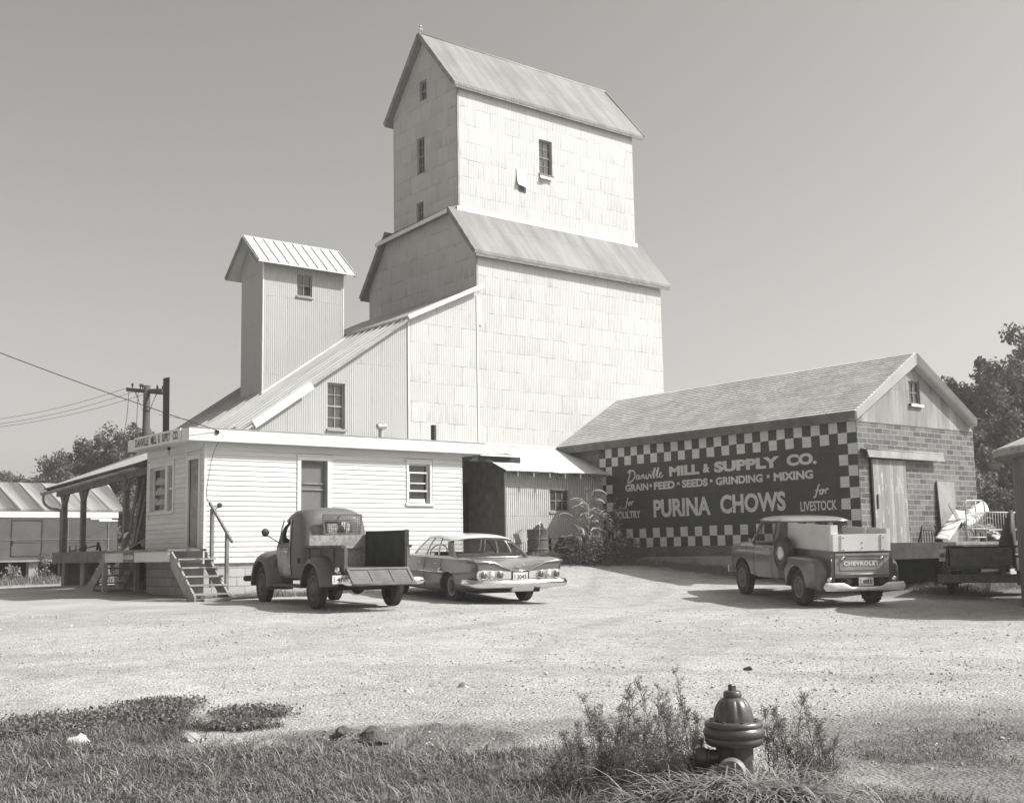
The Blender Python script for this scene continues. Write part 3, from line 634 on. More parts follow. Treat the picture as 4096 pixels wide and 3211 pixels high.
# ================================================================ office
def office():
    t = thing('office_building', 'low white clapboard office with a flat roof and deep white fascia', 'office', (14.7, 26.3, -.9))
    x0, x1, y0, y1 = 11.18, 18.28, 24.66, 27.93; zb, zt = -.06, 2.6
    PF, PL = Yw(y0), Xw(x0)
    dh = (13.58, 14.29, .2, 2.28); wh = (16.62, 17.26, 1.3, 2.3); lw = (26.36, 27.7, 1.14, 2.2); ld = (24.93, 25.47, .28, 2.25)
    core = MB(); cells(core, lambda u, v, d: PF(u, v, d + .012), x0 + .015, x1, zb, zt, [dh, wh], .14, 0)
    cells(core, lambda u, v, d: PL(u, v, d + .012), y0 + .015, y1, zb, zt, [lw, ld], .14, 0)
    core.poly([(x1, y0, zb), (x1, y1, zb), (x1, y1, zt), (x1, y0, zt)], 0); core.poly([(x1, y1, zb), (x0, y1, zb), (x0, y1, zt), (x1, y1, zt)], 0)
    core.build('wall_core', M['clap'], t, fix=False)
    pad = .13
    s = MB(); clapboards(s, PF, x0 + .05, x1, zb, 2.5, [(dh[0] - .11, dh[1] + .13, zb, 2.42), (wh[0] - .07, wh[1] + .1, wh[2] - .09, wh[3] + .1)])
    s.box(x0 - .012, x0 + .05, y0 - .014, y0 + .05, zb, 2.5); s.box(x1 - .02, x1 + .012, y0 - .018, y0 + .05, zb, 2.5)
    s.box(x0 + .0, x1, y0 - .012, y0 + .02, 2.5, zt)
    s.build('front_siding', [M['clap'], M['lapshade']], t, fix=False)
    s = MB(); clapboards(s, PL, y0 + .05, y1, zb, 2.5, [(lw[0] - .1, lw[1] + .1, lw[2] - .1, lw[3] + .1), (ld[0] - .1, ld[1] + .1, zb, ld[3] + .1)])
    s.box(x0 - .012, x0 + .02, y0 + .05, y1, 2.5, zt)
    s.build('side_siding', [M['clap'], M['lapshade']], t, fix=False)
    f = MB(); f.box(x0 + .03, x1 - .02, y0 + .03, y0 + .2, -1.3, zb, 0); f.box(x0 + .03, x0 + .2, y0 + .2, y1, -1.3, zb, 1); f.box(x1 - .2, x1 - .02, y0 + .2, y1, -1.3, zb, 1)
    f.box(x0 - .03, x1 + .01, y0 - .03, y0 + .05, zb - .025, zb + .0, 2)
    f.build('foundation', [M['block'], M['blockside'], M['trim']], t, fix=False)
    r = MB(); fx0, fx1, fy0, fy1 = 10.7, 18.84, 24.4, 27.93
    r.box(fx0, fx1, fy0, fy1, zt + .002, zt + .04, 0)
    r.box(fx0 - .02, fx1 + .02, fy0 - .02, fy0 + .02, zt, 2.875, 0); r.box(fx0 - .02, fx0 + .02, fy0 + .02, fy1, zt, 2.875, 0); r.box(fx1 - .02, fx1 + .02, fy0 + .02, fy1, zt, 2.875, 0)
    r.box(fx0 + .02, fx1 - .02, fy0 + .02, fy1, 2.78, 2.85, 1)
    r.box(fx0 - .03, fx1 + .03, fy0 - .03, fy0 + .03, 2.877, 2.895, 2)
    r.build('flat_roof', [M['trim'], M['galvdull'], M['galvdull']], t, fix=False)
    # front door with its screen
    d = MB(); P = PF
    pbox(d, P, dh[0] - .1, dh[0], .1, dh[3] + .1, -.03, .03); pbox(d, P, dh[1], dh[1] + .12, .1, dh[3] + .1, -.03, .03); pbox(d, P, dh[0], dh[1], dh[3], dh[3] + .1, -.028, .03); pbox(d, P, dh[0] - .13, dh[1] + .15, dh[3] + .1, dh[3] + .13, -.06, .02)
    df = d.build('front_door', M['trim'], t)
    d = MB(); pbox(d, P, dh[0], dh[1], dh[2], dh[3], .09, .12); d.build('door_screen', M['screen'], df)
    d = MB(); w_ = .045
    for a, b, c, e in ((dh[0], dh[0] + w_, dh[2], dh[3]), (dh[1] - w_, dh[1], dh[2], dh[3]), (dh[0] + w_, dh[1] - w_, dh[3] - w_, dh[3]), (dh[0] + w_, dh[1] - w_, 1.72, 1.755), (dh[0] + w_, dh[1] - w_, 1.58, 1.62)): pbox(d, P, a, b, c, e, .06, .1)
    d.build('screen_frame', M['wood'], df)
    # open sash window on the front
    wd = window(t, P, *wh, 1, 1, .1, .04, trim=.07, sill=True, mg='glassd'); part(wd, 'front window with its white sash pulled half down')
    d = MB()
    for a, b, c, e in ((16.64, 16.68, 1.6, 2.1), (17.2, 17.24, 1.6, 2.1), (16.68, 17.2, 1.6, 1.645), (16.68, 17.2, 2.06, 2.1), (16.68, 17.16, 1.8, 1.83), (16.68, 17.14, 1.32, 1.42)): pbox(d, P, a, b, c, e, .03, .07)
    d.build('sash', M['trim'], wd)
    # side window: two sashes
    wl_ = window(t, PL, *lw, 1, 1, .1, .05, trim=.09, mg='glassd'); part(wl_, 'double side window with stock stacked behind the glass')
    d = MB(); pbox(d, PL, 26.66, 26.8, 1.14, 2.2, -.02, .12); pbox(d, PL, 26.41, 26.66, 1.64, 1.69, .03, .09)
    d.build('mullion', M['trim'], wl_)
    d = MB(); rnd = random.Random(3)
    for z_ in (1.32, 1.56, 1.8):
        u = 26.86
        while u < 27.6:
            wd2 = rnd.uniform(.04, .09); hgt = rnd.uniform(.1, .17); pbox(d, PL, u, min(u + wd2, 27.64), z_, z_ + hgt, .097, .099); u += wd2 + .015
    d.build('shelf_goods', M['paper'], wl_, fix=False)
    # side door, standing open and dark
    d = MB(); P = PL
    pbox(d, P, ld[0] - .1, ld[0], .2, ld[3] + .1, -.03, .04); pbox(d, P, ld[1], ld[1] + .1, .2, ld[3] + .1, -.03, .04); pbox(d, P, ld[0], ld[1], ld[3], ld[3] + .1, -.028, .04); pbox(d, P, ld[0], ld[1], .2, ld[2], -.05, .1)
    dd = part(d.build('side_door', M['trim'], t), 'dark open doorway at the top of the steps')
    d = MB(); pbox(d, P, ld[0], ld[1], ld[2], ld[3], .135, .14); d.build('doorway', M['dark'], dd)
    d = MB(); d.hexa([(x0 + .03, 25.46, .3), (x0 + .13, 25.2, .3), (x0 + .16, 25.22, .3), (x0 + .06, 25.47, .3), (x0 + .03, 25.46, 2.24), (x0 + .13, 25.2, 2.24), (x0 + .16, 25.22, 2.24), (x0 + .06, 25.47, 2.24)]); d.build('door_leaf', M['palewood'], dd)
    # name board on the fascia
    n = MB(); n.box(10.645, 10.678, 24.78, 27.46, 2.61, 2.895); nb = part(n.build('name_board', M['trim'], t), 'white board lettered DANVILLE MILL & SUPPLY CO.')
    for txt, a, b in (('DANVILLE', 27.36, 26.55), ('MILL', 26.42, 26.08), ('&', 25.99, 25.9), ('SUPPLY', 25.78, 25.33), ('CO.', 25.17, 24.88)):
        textmesh(txt, a - b, .19, (10.643, a, 2.66), (0, -1, 0), (0, 0, 1), .002, .022).build('lettering', M['black'], nb, fix=False)
    # roof vents
    v = MB(); v.tube([(16.99, 26.5, 2.8), (16.99, 26.5, 3.36)], .07, 12); v.tube([(16.99, 26.5, 3.36), (16.99, 26.5, 3.5)], [.1, .1], 12)
    v.tube([(16.83, 26.42, 3.42), (17.1, 26.46, 3.44)], .07, 8); v.lathe([(.12, 3.46), (.13, 3.48), (.02, 3.54)], 12, (16.99, 26.5, 0))
    part(v.build('roof_vent', M['galv'], t, auto=40), 'galvanized vent with a tee cap')
    v = MB(); v.lathe([(.075, 2.8), (.075, 3.56), (.06, 3.56), (.06, 3.2)], 14, (18.7, 26.5, 0)); v.lathe([(.13, 2.82), (.08, 2.95)], 12, (18.7, 26.5, 0), caps=False)
    part(v.build('stove_pipe', M['black'], t, auto=40), 'short black stove pipe')
    b = MB(); b.lathe([(.0, .06), (.035, .05), (.035, -.01), (.02, -.03)], 10, (10.95, 26.1, 2.54)); o = b.build('lamp_socket', M['black'], t, auto=40)
    b = MB(); b.lathe([(.02, 0), (.035, -.05), (.03, -.09), (0, -.105)], 10, (10.95, 26.1, 2.51)); b.build('light_bulb', M['paper'], o)
    b = MB(); b.lathe([(0, -.05), (.05, -.04), (.06, 0), (.03, .02)], 12, (11.5, 24.56, 1.19), 'Y'); b.tube([(11.5, 24.55, 1.19), (11.5, 24.66, 1.15)], .012, 6); b.build('spot_lamp', M['black'], t, auto=40)
    b = MB(); b.tube(smoothpath([(11.34, 24.37, 2.82), (11.4, 24.3, 2.76), (11.47, 24.36, 2.68), (11.45, 24.62, 2.55), (11.36, 24.635, 2.3), (11.3, 24.635, 2.), (11.24, 24.635, 1.6), (11.24, 24.64, 1.36), (11.36, 24.63, 1.2), (11.5, 24.62, 1.14)]), .004, 5)
    b.box(11.29, 11.37, 24.35, 24.378, 2.76, 2.84)
    b.build('wiring', M['cable'], t)
office()
# ================================================================ porch and its loading deck beside the annex
def porch():
    t = thing('loading_porch', 'open sided loading porch with a lean-to roof on braced posts behind the office', 'porch', (11.6, 31.5, -.6))
    r = MB(); xe, xh = 11.05, 13.52; th = .05
    def zr(x, y): return 2.4 - .036 * (y - 27.95) + (x - 11.05) * .4
    ys = [27.96, 29.6, 31.2, 33., 35.3]; top = [[(x, y, zr(x, y)) for y in ys] for x in (xe, xh)]; bot = [[(x, y, zr(x, y) - th) for y in ys] for x in (xe, xh)]
    r.grid(top, 0); r.grid(bot, 1)
    for k in (0, 1): r.grid([top[k], bot[k]], 1)
    r.poly([top[0][0], top[1][0], bot[1][0], bot[0][0]], 1); r.poly([top[0][-1], top[1][-1], bot[1][-1], bot[0][-1]], 1)
    for y in (28.3, 29.6, 31., 32.5, 34., 35.2): r.beam((xe + .05, y, zr(xe + .05, y) - .1), (xh, y, zr(xh, y) - .1), .05, .1, (0, 0, 1), 2)
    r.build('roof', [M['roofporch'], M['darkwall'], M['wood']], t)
    b = MB(); b.beam((11.42, 28., 2.24), (11.42, 35.2, 1.98), .1, .18, (0, 0, 1)); b.build('eave_beam', M['wood'], t)
    g = MB(); pth = [(10.98, 28.1, 2.27), (10.97, 30., 2.2), (10.97, 33., 2.07), (10.97, 35.2, 1.99)]
    rows = []
    for p in pth: rows.append([(p[0] + .065 * math.cos(a), p[1], p[2] + .065 * math.sin(a)) for a in [math.pi + k * math.pi / 8 for k in range(9)]])
    g.grid(rows, sm=True); gu = g.build('gutter', M['galvdull'], t, fix=False); gu.modifiers.new('s', 'SOLIDIFY').thickness = .008
    d = MB(); d.tube(smoothpath([(10.97, 35.1, 1.96), (10.97, 35.05, 1.72), (11.1, 34.9, 1.55), (11.33, 34.75, 1.48), (11.36, 34.7, 1.3), (11.36, 34.7, -.4)]), .04, 8); d.build('downspout', M['galvdull'], t)
    for y in (34.6, 33.05, 29.9):
        p = MB(); zt = zr(11.42, y) - .2; p.box(11.36, 11.49, y - .065, y + .065, .26, zt)
        for s in (-1, 1): p.beam((11.425, y + s * .06, zt - .5), (11.425, y + s * .4, zt - .02), .07, .08, (1, 0, 0))
        p.build('post', M['wood'], t)
    d = MB(); d.box(11.3, 13.5, 27.98, 35.0, .2, .27); d.build('deck', M['oldwoody'], t)
    d = MB(); d.box(11.24, 11.3, 30.9, 35.0, -.03, .275); d.box(11.31, 13.4, 34.9, 34.98, -.1, .198); d.build('deck_beam', M['wood'], t)
    for y, w_ in ((34.5, .42), (33., .34), (30.4, .3)):
        p = MB(); p.box(11.42, 11.85, y - w_ / 2, y + w_ / 2, -1.2, -.03); p.build('pier', M['concrete'], t)
    for y in (34.2, 32.6): 
        p = MB(); p.box(11.33, 11.42, y - .05, y + .05, -1.2, -.03); p.build('prop', M['wood'], t)
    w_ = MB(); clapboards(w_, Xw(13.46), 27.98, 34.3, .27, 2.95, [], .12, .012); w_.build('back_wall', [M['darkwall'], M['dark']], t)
porch()
def item(name, mb, mats, label, cat, group=None, **k):
    o = mb.build(name, mats, None, **k); tag(o, label, cat, group); return o
def lumber():
    for k, (y, x, tilt, lab) in enumerate(((30.7, 11.9, .1, 'long grey plank leaning upright behind the nearest porch post'), (31.0, 12.1, -.12, 'long grey plank leaning in the middle of the upright planks on the porch'), (31.35, 12.0, .05, 'long grey plank at the far side of the upright planks on the porch'))):
        b = MB(); b.beam((x, y, .27), (x + .35, y + tilt, 2.2), .16, .03, (1, 0, 0)); item('leaning_plank', b, M['wood'], lab, 'plank', 'planks leaning on the porch')
    for k, (x, y, z, s, lab) in enumerate(((11.75, 29.0, .27, .3, 'lumpy grain sack lying on the porch deck at the office corner'), (12.05, 28.6, .27, .32, 'grain sack slumped against the office wall on the porch'), (11.9, 28.75, .52, .26, 'grain sack on top of the two others on the porch'))):
        b = MB(); rings = []
        for j in range(9):
            t_ = j / 8; rr = s * (.35 + .65 * math.sin(math.pi * min(.97, max(.05, t_))) ** .5)
            rings.append([(x + rr * math.cos(a) * .8, y - .4 + .8 * t_, z + .16 + rr * .5 * math.sin(a) + .02 * math.sin(7 * a + j)) for a in [2 * math.pi * i / 12 for i in range(12)]])
        b.loft(rings); item('grain_sack', b, M['wood'], lab, 'sack', 'sacks on the porch')
    b = MB(); b.beam((11.5, 29.5, .3), (12.1, 28.3, .95), .35, .03, (0, 0, 1)); item('slanted_board', b, M['oldwoody'], 'wide board leaning over the grain sacks on the porch', 'board')
    b = MB(); b.tube([(11.25, 33.6, .29), (11.3, 31.6, .42)], .018, 6); b.tube([(11.3, 31.55, .3), (11.3, 31.5, .5), (11.3, 31.35, .36), (11.3, 31.3, .28)], .03, 6)
    for y in (33.6, 33.1, 32.3): b.tube([(11.26, y, .28), (11.28, y + .03, .46)], .015, 6)
    item('iron_implement', b, M['black'], 'black iron drawbar implement lying on the edge of the porch deck', 'implement')
lumber()
# ================================================================ platform and two flights of steps at the office door
def steps():
    t = thing('entrance_platform', 'white plank platform with open wooden steps at both ends beside the office door', 'steps', (10.75, 26.3, -.9))
    x0, x1, ya, yb = 10.28, 11.14, 24.4, 28.25
    d = MB(); d.box(x0 - .03, x1, ya, yb + .05, .19, .235); d.build('deck', M['oldwoody'], t)
    d = MB(); d.box(x0, x0 + .045, ya + .03, yb, -.03, .188); part(d.build('front_board', M['trim'], t), 'long white board along the platform edge')
    d = MB(); d.box(x0 - .012, x0 - .001, 26.35, 26.98, -.03, .186, 0); sg = part(d.build('feed_sign', M['wood'], t), 'small grey sign with a pale lettered band on the platform edge')
    d = MB(); d.box(x0 - .016, x0 - .013, 26.38, 26.95, .04, .13, 0); sb = d.build('sign_band', M['trim'], sg)
    textmesh('FEED STE', .5, .06, (x0 - .0175, 26.93, .055), (0, -1, 0), (0, 0, 1), .001, .01).build('lettering', M['wood'], sb, fix=False)
    d = MB(); gz = GZ(x0, yb) - .1; d.box(x0 - .02, x0 + .09, yb - .06, yb + .05, gz, .188); d.build('leg', M['palewood'], t)
    d = MB(); d.box(x1 - .1, x1, yb - .06, yb + .05, gz, .188); d.build('leg', M['palewood'], t)
    n = 5
    def flight(y, s):
        zb = GZ(10.7, y + s * 1.1)
        for k in range(n):
            z = .215 - (k + 1) * .182; yy = y + s * (.14 + k * .2)
            m = MB(); m.box(x0 + .04, x1 + .03, min(yy, yy + s * .25), max(yy, yy + s * .25), z - .035, z); m.build('tread', M['palewood'], t)
        for xx in (x0 + .05, x1 - .05):
            m = MB(); m.prism([(xx, y, .18), (xx, y, -.15), (xx, y + s * 1.0, zb - .08), (xx, y + s * 1.22, zb - .08), (xx, y + s * 1.22, zb + .12), (xx, y + s * .2, .0 + .04)], (.04, 0, 0))
            for k in range(n):
                z = .215 - (k + 1) * .182; yy = y + s * (.14 + k * .2); m.box(xx - .003, xx + .043, min(yy + .0, yy + s * .22), max(yy, yy + s * .22), z - .2, z - .036)
            m.build('stringer', M['palewood'], t)
    flight(ya, -1); flight(yb + .05, 1)
    h = MB(); xr = x1 + .05
    h.box(xr - .03, xr + .04, 24.22, 24.31, -.6, 1.1); h.box(xr - .02, xr + .05, 23.5, 23.58, -.95, .6)
    h.beam((xr + .01, 24.42, 1.24), (xr + .01, 23.28, .36), .045, .065, (0, 0, 1)); h.build('handrail', M['wood'], t, bevel=.006)
steps()
def underdeck():
    b = MB(); c = (11.75, 29.35, GZ(11.75, 29.35) + .4)
    b.lathe([(.28, -.1), (.36, -.13), (.45, -.12), (.5, -.05), (.5, .05), (.45, .12), (.36, .13), (.28, .1), (.3, 0), (.28, -.1)], 28, c, 'X', caps=False)
    item('old_tire', b, M['tirewall'], 'large worn tire standing in the dark under the porch beside the foundation', 'tire')
    b = MB(); z = GZ(11.3, 24.0); b.box(11.2, 11.42, 23.82, 23.98, z, z + .2); b.box(11.22, 11.3, 23.815, 23.985, z + .201, z + .21)
    item('concrete_block', b, M['concrete'], 'grey concrete block sitting at the foot of the steps handrail', 'block', bevel=.008)
    b = MB(); z = GZ(11.3, 23.4); b.beam((10.5, 23.15, z + .05), (11.75, 23.05, z + .08), .22, .05, (0, 0, 1)); item('foot_board', b, M['palewood'], 'loose plank lying across the bottom of the office steps', 'plank')
M['tirewall'] = plain('worn tire rubber', .06, .85, .25, var=.25, scale=8, bump=.003, grime=-.8)
underdeck()
# ================================================================ lean-to and the dark passage
def leanto():
    t = thing('leanto_shed', 'low corrugated iron lean-to with a six pane window between office and sign wall', 'shed', (22.8, 27, -.1))
    x0, x1, yw, z0 = 20.97, 24.73, 26.18, -.6
    ra = lambda y: 2.34 + .433 * (y - 25.84)
    hole = (22.62, 23.38, 1.21, 1.85); w_ = MB(); cells(w_, Yw(yw), x0, x1, z0, ra(yw) - .03, [hole], .1, 0)
    w_.poly([(x0, yw, z0), (x0, 27.94, z0), (x0, 27.94, ra(27.94) - .03), (x0, yw, ra(yw) - .03)], 1)
    w_.box(x0 - .03, x0 + .06, yw - .015, yw + .05, -.4, 2.3, 2)
    w_.build('wall', [M['leanto'], M['darkwall'], M['leanto']], t, fix=False)
    window(t, Yw(yw), *hole, 3, 2, .08, .04, sill=True, mg='glass', mf='palewood', sillproud=.03)
    r = MB(); xs = [20.72 + k * .335 for k in range(13)]; xs[-1] = 24.738; rnd = random.Random(5)
    top = [[(x, y, ra(y) + .012 * rnd.uniform(-1, 1)) for x in xs] for y in (25.84, 26.5, 27.2, 27.94)]
    bot = [[(p[0], p[1], p[2] - .02) for p in q] for q in top]
    r.grid(top, 0); r.grid(bot, 0)
    r.grid([top[0], bot[0]], 0); r.grid([[q[0] for q in top], [q[0] for q in bot]], 0)
    r.build('roof', M['roofleanto'], t)
    f = MB(); f.box(20.7, 24.7, 27.925, 27.945, 3.25, 3.33); f.build('roof_flashing', M['trim'], t)
    z = ra(25.9)
    for k, x in enumerate((21.16, 21.75, 22.35, 22.95, 23.55, 24.15)):
        f = MB(); f.beam((x, 25.88, z - .1), (x, 26.2, ra(26.2) - .1), .05, .13, (0, 0, 1)); f.box(x - .03, x + .03, 25.86, 25.8795, z - .2, z - .03); f.build('rafter_tail', M['wood'], t)

    p = thing('passage', 'dark roofed passage between the white office and the corrugated lean-to', 'passage', (19.6, 27, -.2))
    r = MB(); zz = lambda x, y: 2.72 + .02 * (x - 18.8) + .2 * (y - 25.4)
    xs = [18.3 + k * .2 for k in range(13)]; rnd = random.Random(9)
    e = [25.35 + rnd.uniform(-.1, .14) for _ in xs]
    top = [[(x, (e[k] if j == 0 else y), zz(x, y) + (rnd.uniform(-.04, .03) if j == 0 else 0)) for k, x in enumerate(xs)] for j, y in enumerate((25.35, 26.2, 27.1, 27.93))]
    r.grid(top, 0); o = r.build('roof', M['roofleanto'], p, fix=False); o.modifiers.new('s', 'SOLIDIFY').thickness = .02
    b = MB(); b.box(18.3, 20.96, 25.5, 25.56, 2.52, 2.68); b.build('lintel', M['timber'], p)
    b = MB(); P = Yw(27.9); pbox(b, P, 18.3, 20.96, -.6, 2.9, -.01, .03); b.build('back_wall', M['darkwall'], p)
    # the office side and its door frame
    b = MB(); P = Yw(27.86); pbox(b, P, 18.95, 20.9, 2.12, 2.26, -.04, .02); pbox(b, P, 19.0, 19.95, -.1, 2.1, -.02, .02); b.build('door_leaf', M['screen2'], p)
    b = MB(); pbox(b, P, 20.0, 20.9, -.1, 2.1, -.01, .02); b.build('doorway', M['dark'], p)
    b = MB(); pbox(b, P, 19.2, 19.85, 1.62, 1.95, -.035, -.022); pbox(b, P, 19.2, 19.85, 1.3, 1.6, -.035, -.022); b.build('notices', M['screen'], p)
M['screen2'] = plain('grey door paint', .1, .7, .2, var=.15, scale=2)
leanto()
# ================================================================ clay tile warehouse with the painted sign
M['rake'] = plain('ribbed galvanized strip', .46, .5, .4, var=.06, scale=3, grime=.1)
def warehouse():
    t = thing('feed_warehouse', 'clay tile feed warehouse with a shingled gable roof and a checkered painted sign', 'warehouse', (27.4, 22.3, -.8))
    xs, xe, yf, yb = 24.74, 30.1, 17.08, 27.94; zt = 3.12; xr, zr_ = 27.24, 4.98
    w_ = MB(); dz = (25.16, 26.6, .1, 2.2)
    cells(w_, Yw(yf), xs, xe, -.15, zt, [dz], .15, 0)
    w_.poly([(xs, yb, -.15), (xs, yf, -.15), (xs, yf, zt), (xs, yb, zt)], 1); w_.poly([(xe, yf, -.15), (xe, yb, -.15), (xe, yb, zt), (xe, yf, zt)], 1)
    w_.build('tile_wall', [M['tileend'], M['tileside']], t, fix=False)
    f = MB(); f.box(xs + .0, xe, yf + .02, yf + .3, -1.4, -.152, 0); f.box(xs - .02, xs + .25, yf - .01, yb, -1.4, -.15, 0); f.build('footing', M['concrete'], t)
    g = MB(); P = Yw(yf - .012); gw = (27.1, 27.6, 3.68, 4.28)
    ln = lambda x: zt + (zr_ - .08 - zt) * ((x - xs) / (xr - xs) if x < xr else (xe + .1 - x) / (xe + .1 - xr))
    g.poly([P(xs + .02, zt - .03, 0), P(gw[0], zt - .03, 0), P(gw[0], ln(gw[0]), 0)]); g.poly([P(gw[1], zt - .03, 0), P(xe - .02, zt - .03, 0), P(xe - .02, zt + .02, 0), P(gw[1], ln(gw[1]), 0)])
    g.poly([P(gw[0], zt - .03, 0), P(gw[1], zt - .03, 0), P(gw[1], gw[2], 0), P(gw[0], gw[2], 0)])
    g.poly([P(gw[0], gw[3], 0), P(gw[1], gw[3], 0), P(gw[1], ln(gw[1]), 0), P(xr, ln(xr), 0), P(gw[0], ln(gw[0]), 0)])
    for a, b in (((gw[0], gw[2]), (gw[1], gw[2])), ((gw[1], gw[2]), (gw[1], gw[3])), ((gw[1], gw[3]), (gw[0], gw[3])), ((gw[0], gw[3]), (gw[0], gw[2]))): g.poly([P(*a, 0), P(*b, 0), P(*b, .1), P(*a, .1)])
    g.build('gable_sheet', M['gablemetal'], t, fix=False)
    part(window(t, P, *gw, 2, 2, .07, .035, mf='wood', mg='glass', sillproud=.06), 'four pane window in the metal gable')
    s = MB(); pbox(s, P, gw[0] - .03, gw[1] + .05, gw[2] - .08, gw[2] - .012, -.08, .02); s.build('gable_sill', M['trim'], t)
    r = MB(); ya, yz = yf - .18, 27.93; th = .06; xl = 24.46; zl = 3.31; xrt = 30.0; zrt = 3.43
    def half(xa, za, m):
        rows = 24
        for k in range(rows):                               # shingle courses as real lapped steps
            u0, u1 = k / rows, (k + 1) / rows
            p0 = Vector((xa + (xr - xa) * u0, 0, za + (zr_ + .03 - za) * u0)); p1 = Vector((xa + (xr - xa) * u1, 0, za + (zr_ + .03 - za) * u1))
            nrm = Vector((-(p1.z - p0.z), 0, p1.x - p0.x)).normalized(); nrm = nrm if nrm.z > 0 else -nrm
            a = p0 + nrm * .022; b = p1 + nrm * .002
            r.hexa([(p0.x, ya, p0.z), (p0.x, yz, p0.z), (p1.x, yz, p1.z), (p1.x, ya, p1.z), (a.x, ya, a.z), (a.x, yz, a.z), (b.x, yz, b.z), (b.x, ya, b.z)] if xa < xr else
                   [(p0.x, yz, p0.z), (p0.x, ya, p0.z), (p1.x, ya, p1.z), (p1.x, yz, p1.z), (a.x, yz, a.z), (a.x, ya, a.z), (b.x, ya, b.z), (b.x, yz, b.z)], m)
    half(xl, zl, 0); half(xrt, zrt, 0)
    r.build('shingle_roof', M['shingle'], t, fix=False)
    # ribbed metal strip along the eave and the rakes
    e = MB(); n = 6
    for k in range(n):
        u0, u1 = k / n, (k + 1) / n; x_a = xl + .0 + .06 * u0; x_b = xl + .06 * u1; za = zl - .01 - .21 * u0; zb = zl - .01 - .21 * u1
        e.loft([[(x_a, y, za), (x_a - .035, y, (za + zb) / 2), (x_b, y, zb), (x_b + .03, y, zb), (x_a + .03, y, za)] for y in (ya + .02, yz)], sm=False)
    e.poly([(xl + .05, ya + .03, zl - .2), (xs, ya + .03, zl - .17), (xs, yz, zl - .17), (xl + .05, yz, zl - .2)])
    e.build('eave_strip', M['galvdull'], t)
    for s_, xa, za in ((1, xl, zl), (-1, xrt, zrt)):
        k_ = MB(); pk = Vector((xr, 0, zr_ + .03)); lo_ = Vector((xa, 0, za)); up_ = (pk - lo_).normalized(); dn = Vector((up_.z, 0, -up_.x)) * (1 if s_ > 0 else -1)
        if dn.z > 0: dn = -dn
        for k in range(n):
            u0, u1 = k / n * .27, (k + 1) / n * .27; um = (u0 + u1) / 2
            f_ = []
            for q in (lo_, pk):
                vv = Vector((0, 0, -1)) if q is pk else Vector((.12 * s_, 0, -1)).normalized()
                a = q + vv * u0 * (1.22 if q is pk else .8); b = q + vv * u1 * (1.22 if q is pk else .8); m_ = (a + b) / 2
                f_.append([(a.x, ya - .002, a.z), (m_.x, ya - .055, m_.z), (b.x, ya - .002, b.z), (b.x, ya + .02, b.z), (a.x, ya + .02, a.z)])
            k_.loft(f_, sm=False)
        vv = Vector((.12 * s_, 0, -1)).normalized(); b0 = lo_ + vv * .216; b1 = pk + Vector((0, 0, -.33))
        k_.hexa([(b0.x, ya, b0.z), (b1.x, ya, b1.z), (b1.x, yf, b1.z), (b0.x, yf, b0.z), (b0.x, ya, b0.z + .02), (b1.x, ya, b1.z + .02), (b1.x, yf, b1.z + .02), (b0.x, yf, b0.z + .02)])
        k_.build('rake_strip', M['rake'], t)
    # sliding door, its hood and handle
    d = MB(); pbox(d, Yw(yf), 25.2, 26.62, .1, 2.17, -.09, -.04); dr = d.build('sliding_door', M['doorwood'], t)
    d = MB(); pbox(d, Yw(yf), 25.3, 25.33, .95, 1.3, -.12, -.092); d.build('handle', M['black'], dr)
    d = MB(); pbox(d, Yw(yf), *dz, .13, .14); d.build('doorway', M['dark'], t)
    d = MB(); d.prism([(24.84, yf - .02, 2.44), (24.84, yf - .2, 2.39), (24.9, yf - .21, 2.2), (24.9, yf - .19, 2.2), (24.84, yf - .17, 2.37), (24.84, yf - .02, 2.41)], (3.38, 0, 0), 0); d.tube([(24.84, yf - .19, 2.4), (28.22, yf - .19, 2.4)], .022, 6); d.box(25., 28.1, yf - .1, yf - .05, 2.2, 2.25, 0)
    part(d.build('door_hood', M['galvdull'], t), 'long metal hood over the sliding door track')
    # ------------------------------------------------ the painted sign
    px = xs - .006; yR, yL = 17.09, 26.29; nc = 34; cw = (yL - yR) / nc; zb = .135; nr = 11; ch = (3.1 - zb) / nr
    m = MB(); m.box(px, xs - .001, yR, yL, zb, 3.1); sign = part(m.build('painted_sign', M['paintdark'], t, fix=False), 'dark painted sign lettered MILL & SUPPLY CO. inside a checkered border')
    k_ = MB()
    for c in range(nc):
        for r_ in range(nr):
            if (c < 2 or c >= nc - 2 or r_ < 2 or r_ >= nr - 2) and (c + r_) % 2 == 0:
                ya_, yb_ = yR + c * cw, yR + (c + 1) * cw; z1 = 3.1 - r_ * ch; j = lambda: .008 * random.uniform(-1, 1)
                k_.poly([(px - .002, yb_ + j(), z1 - ch + j()), (px - .002, ya_ + j(), z1 - ch + j()), (px - .002, ya_ + j(), z1 + j()), (px - .002, yb_ + j(), z1 + j())])
    k_.build('checker_border', M['paintlite'], sign, fix=False)
    L = []
    def word(txt, a, b, z, h, bold=.03, wob=0, bend=0.): L.append(textmesh(txt, a - b, h, (px, a, z), (0, -1, 0), (0, 0, 1), .003, bold))
    word('MILL', 23.4, 22.25, 2.115, .285, .055); word('&', 22.12, 21.87, 2.14, .25, .045); word('SUPPLY', 21.71, 19.47, 2.115, .3, .055); word('CO.', 19.24, 18.3, 2.12, .3, .055)
    word('GRAIN', 25.2, 24.25, 1.775, .215, .045); word('FEED', 24.02, 23.2, 1.77, .22, .045); word('SEEDS', 22.92, 21.96, 1.765, .225, .045); word('GRINDING', 21.67, 20.04, 1.765, .22, .045); word('MIXING', 19.68, 18.43, 1.76, .225, .045)
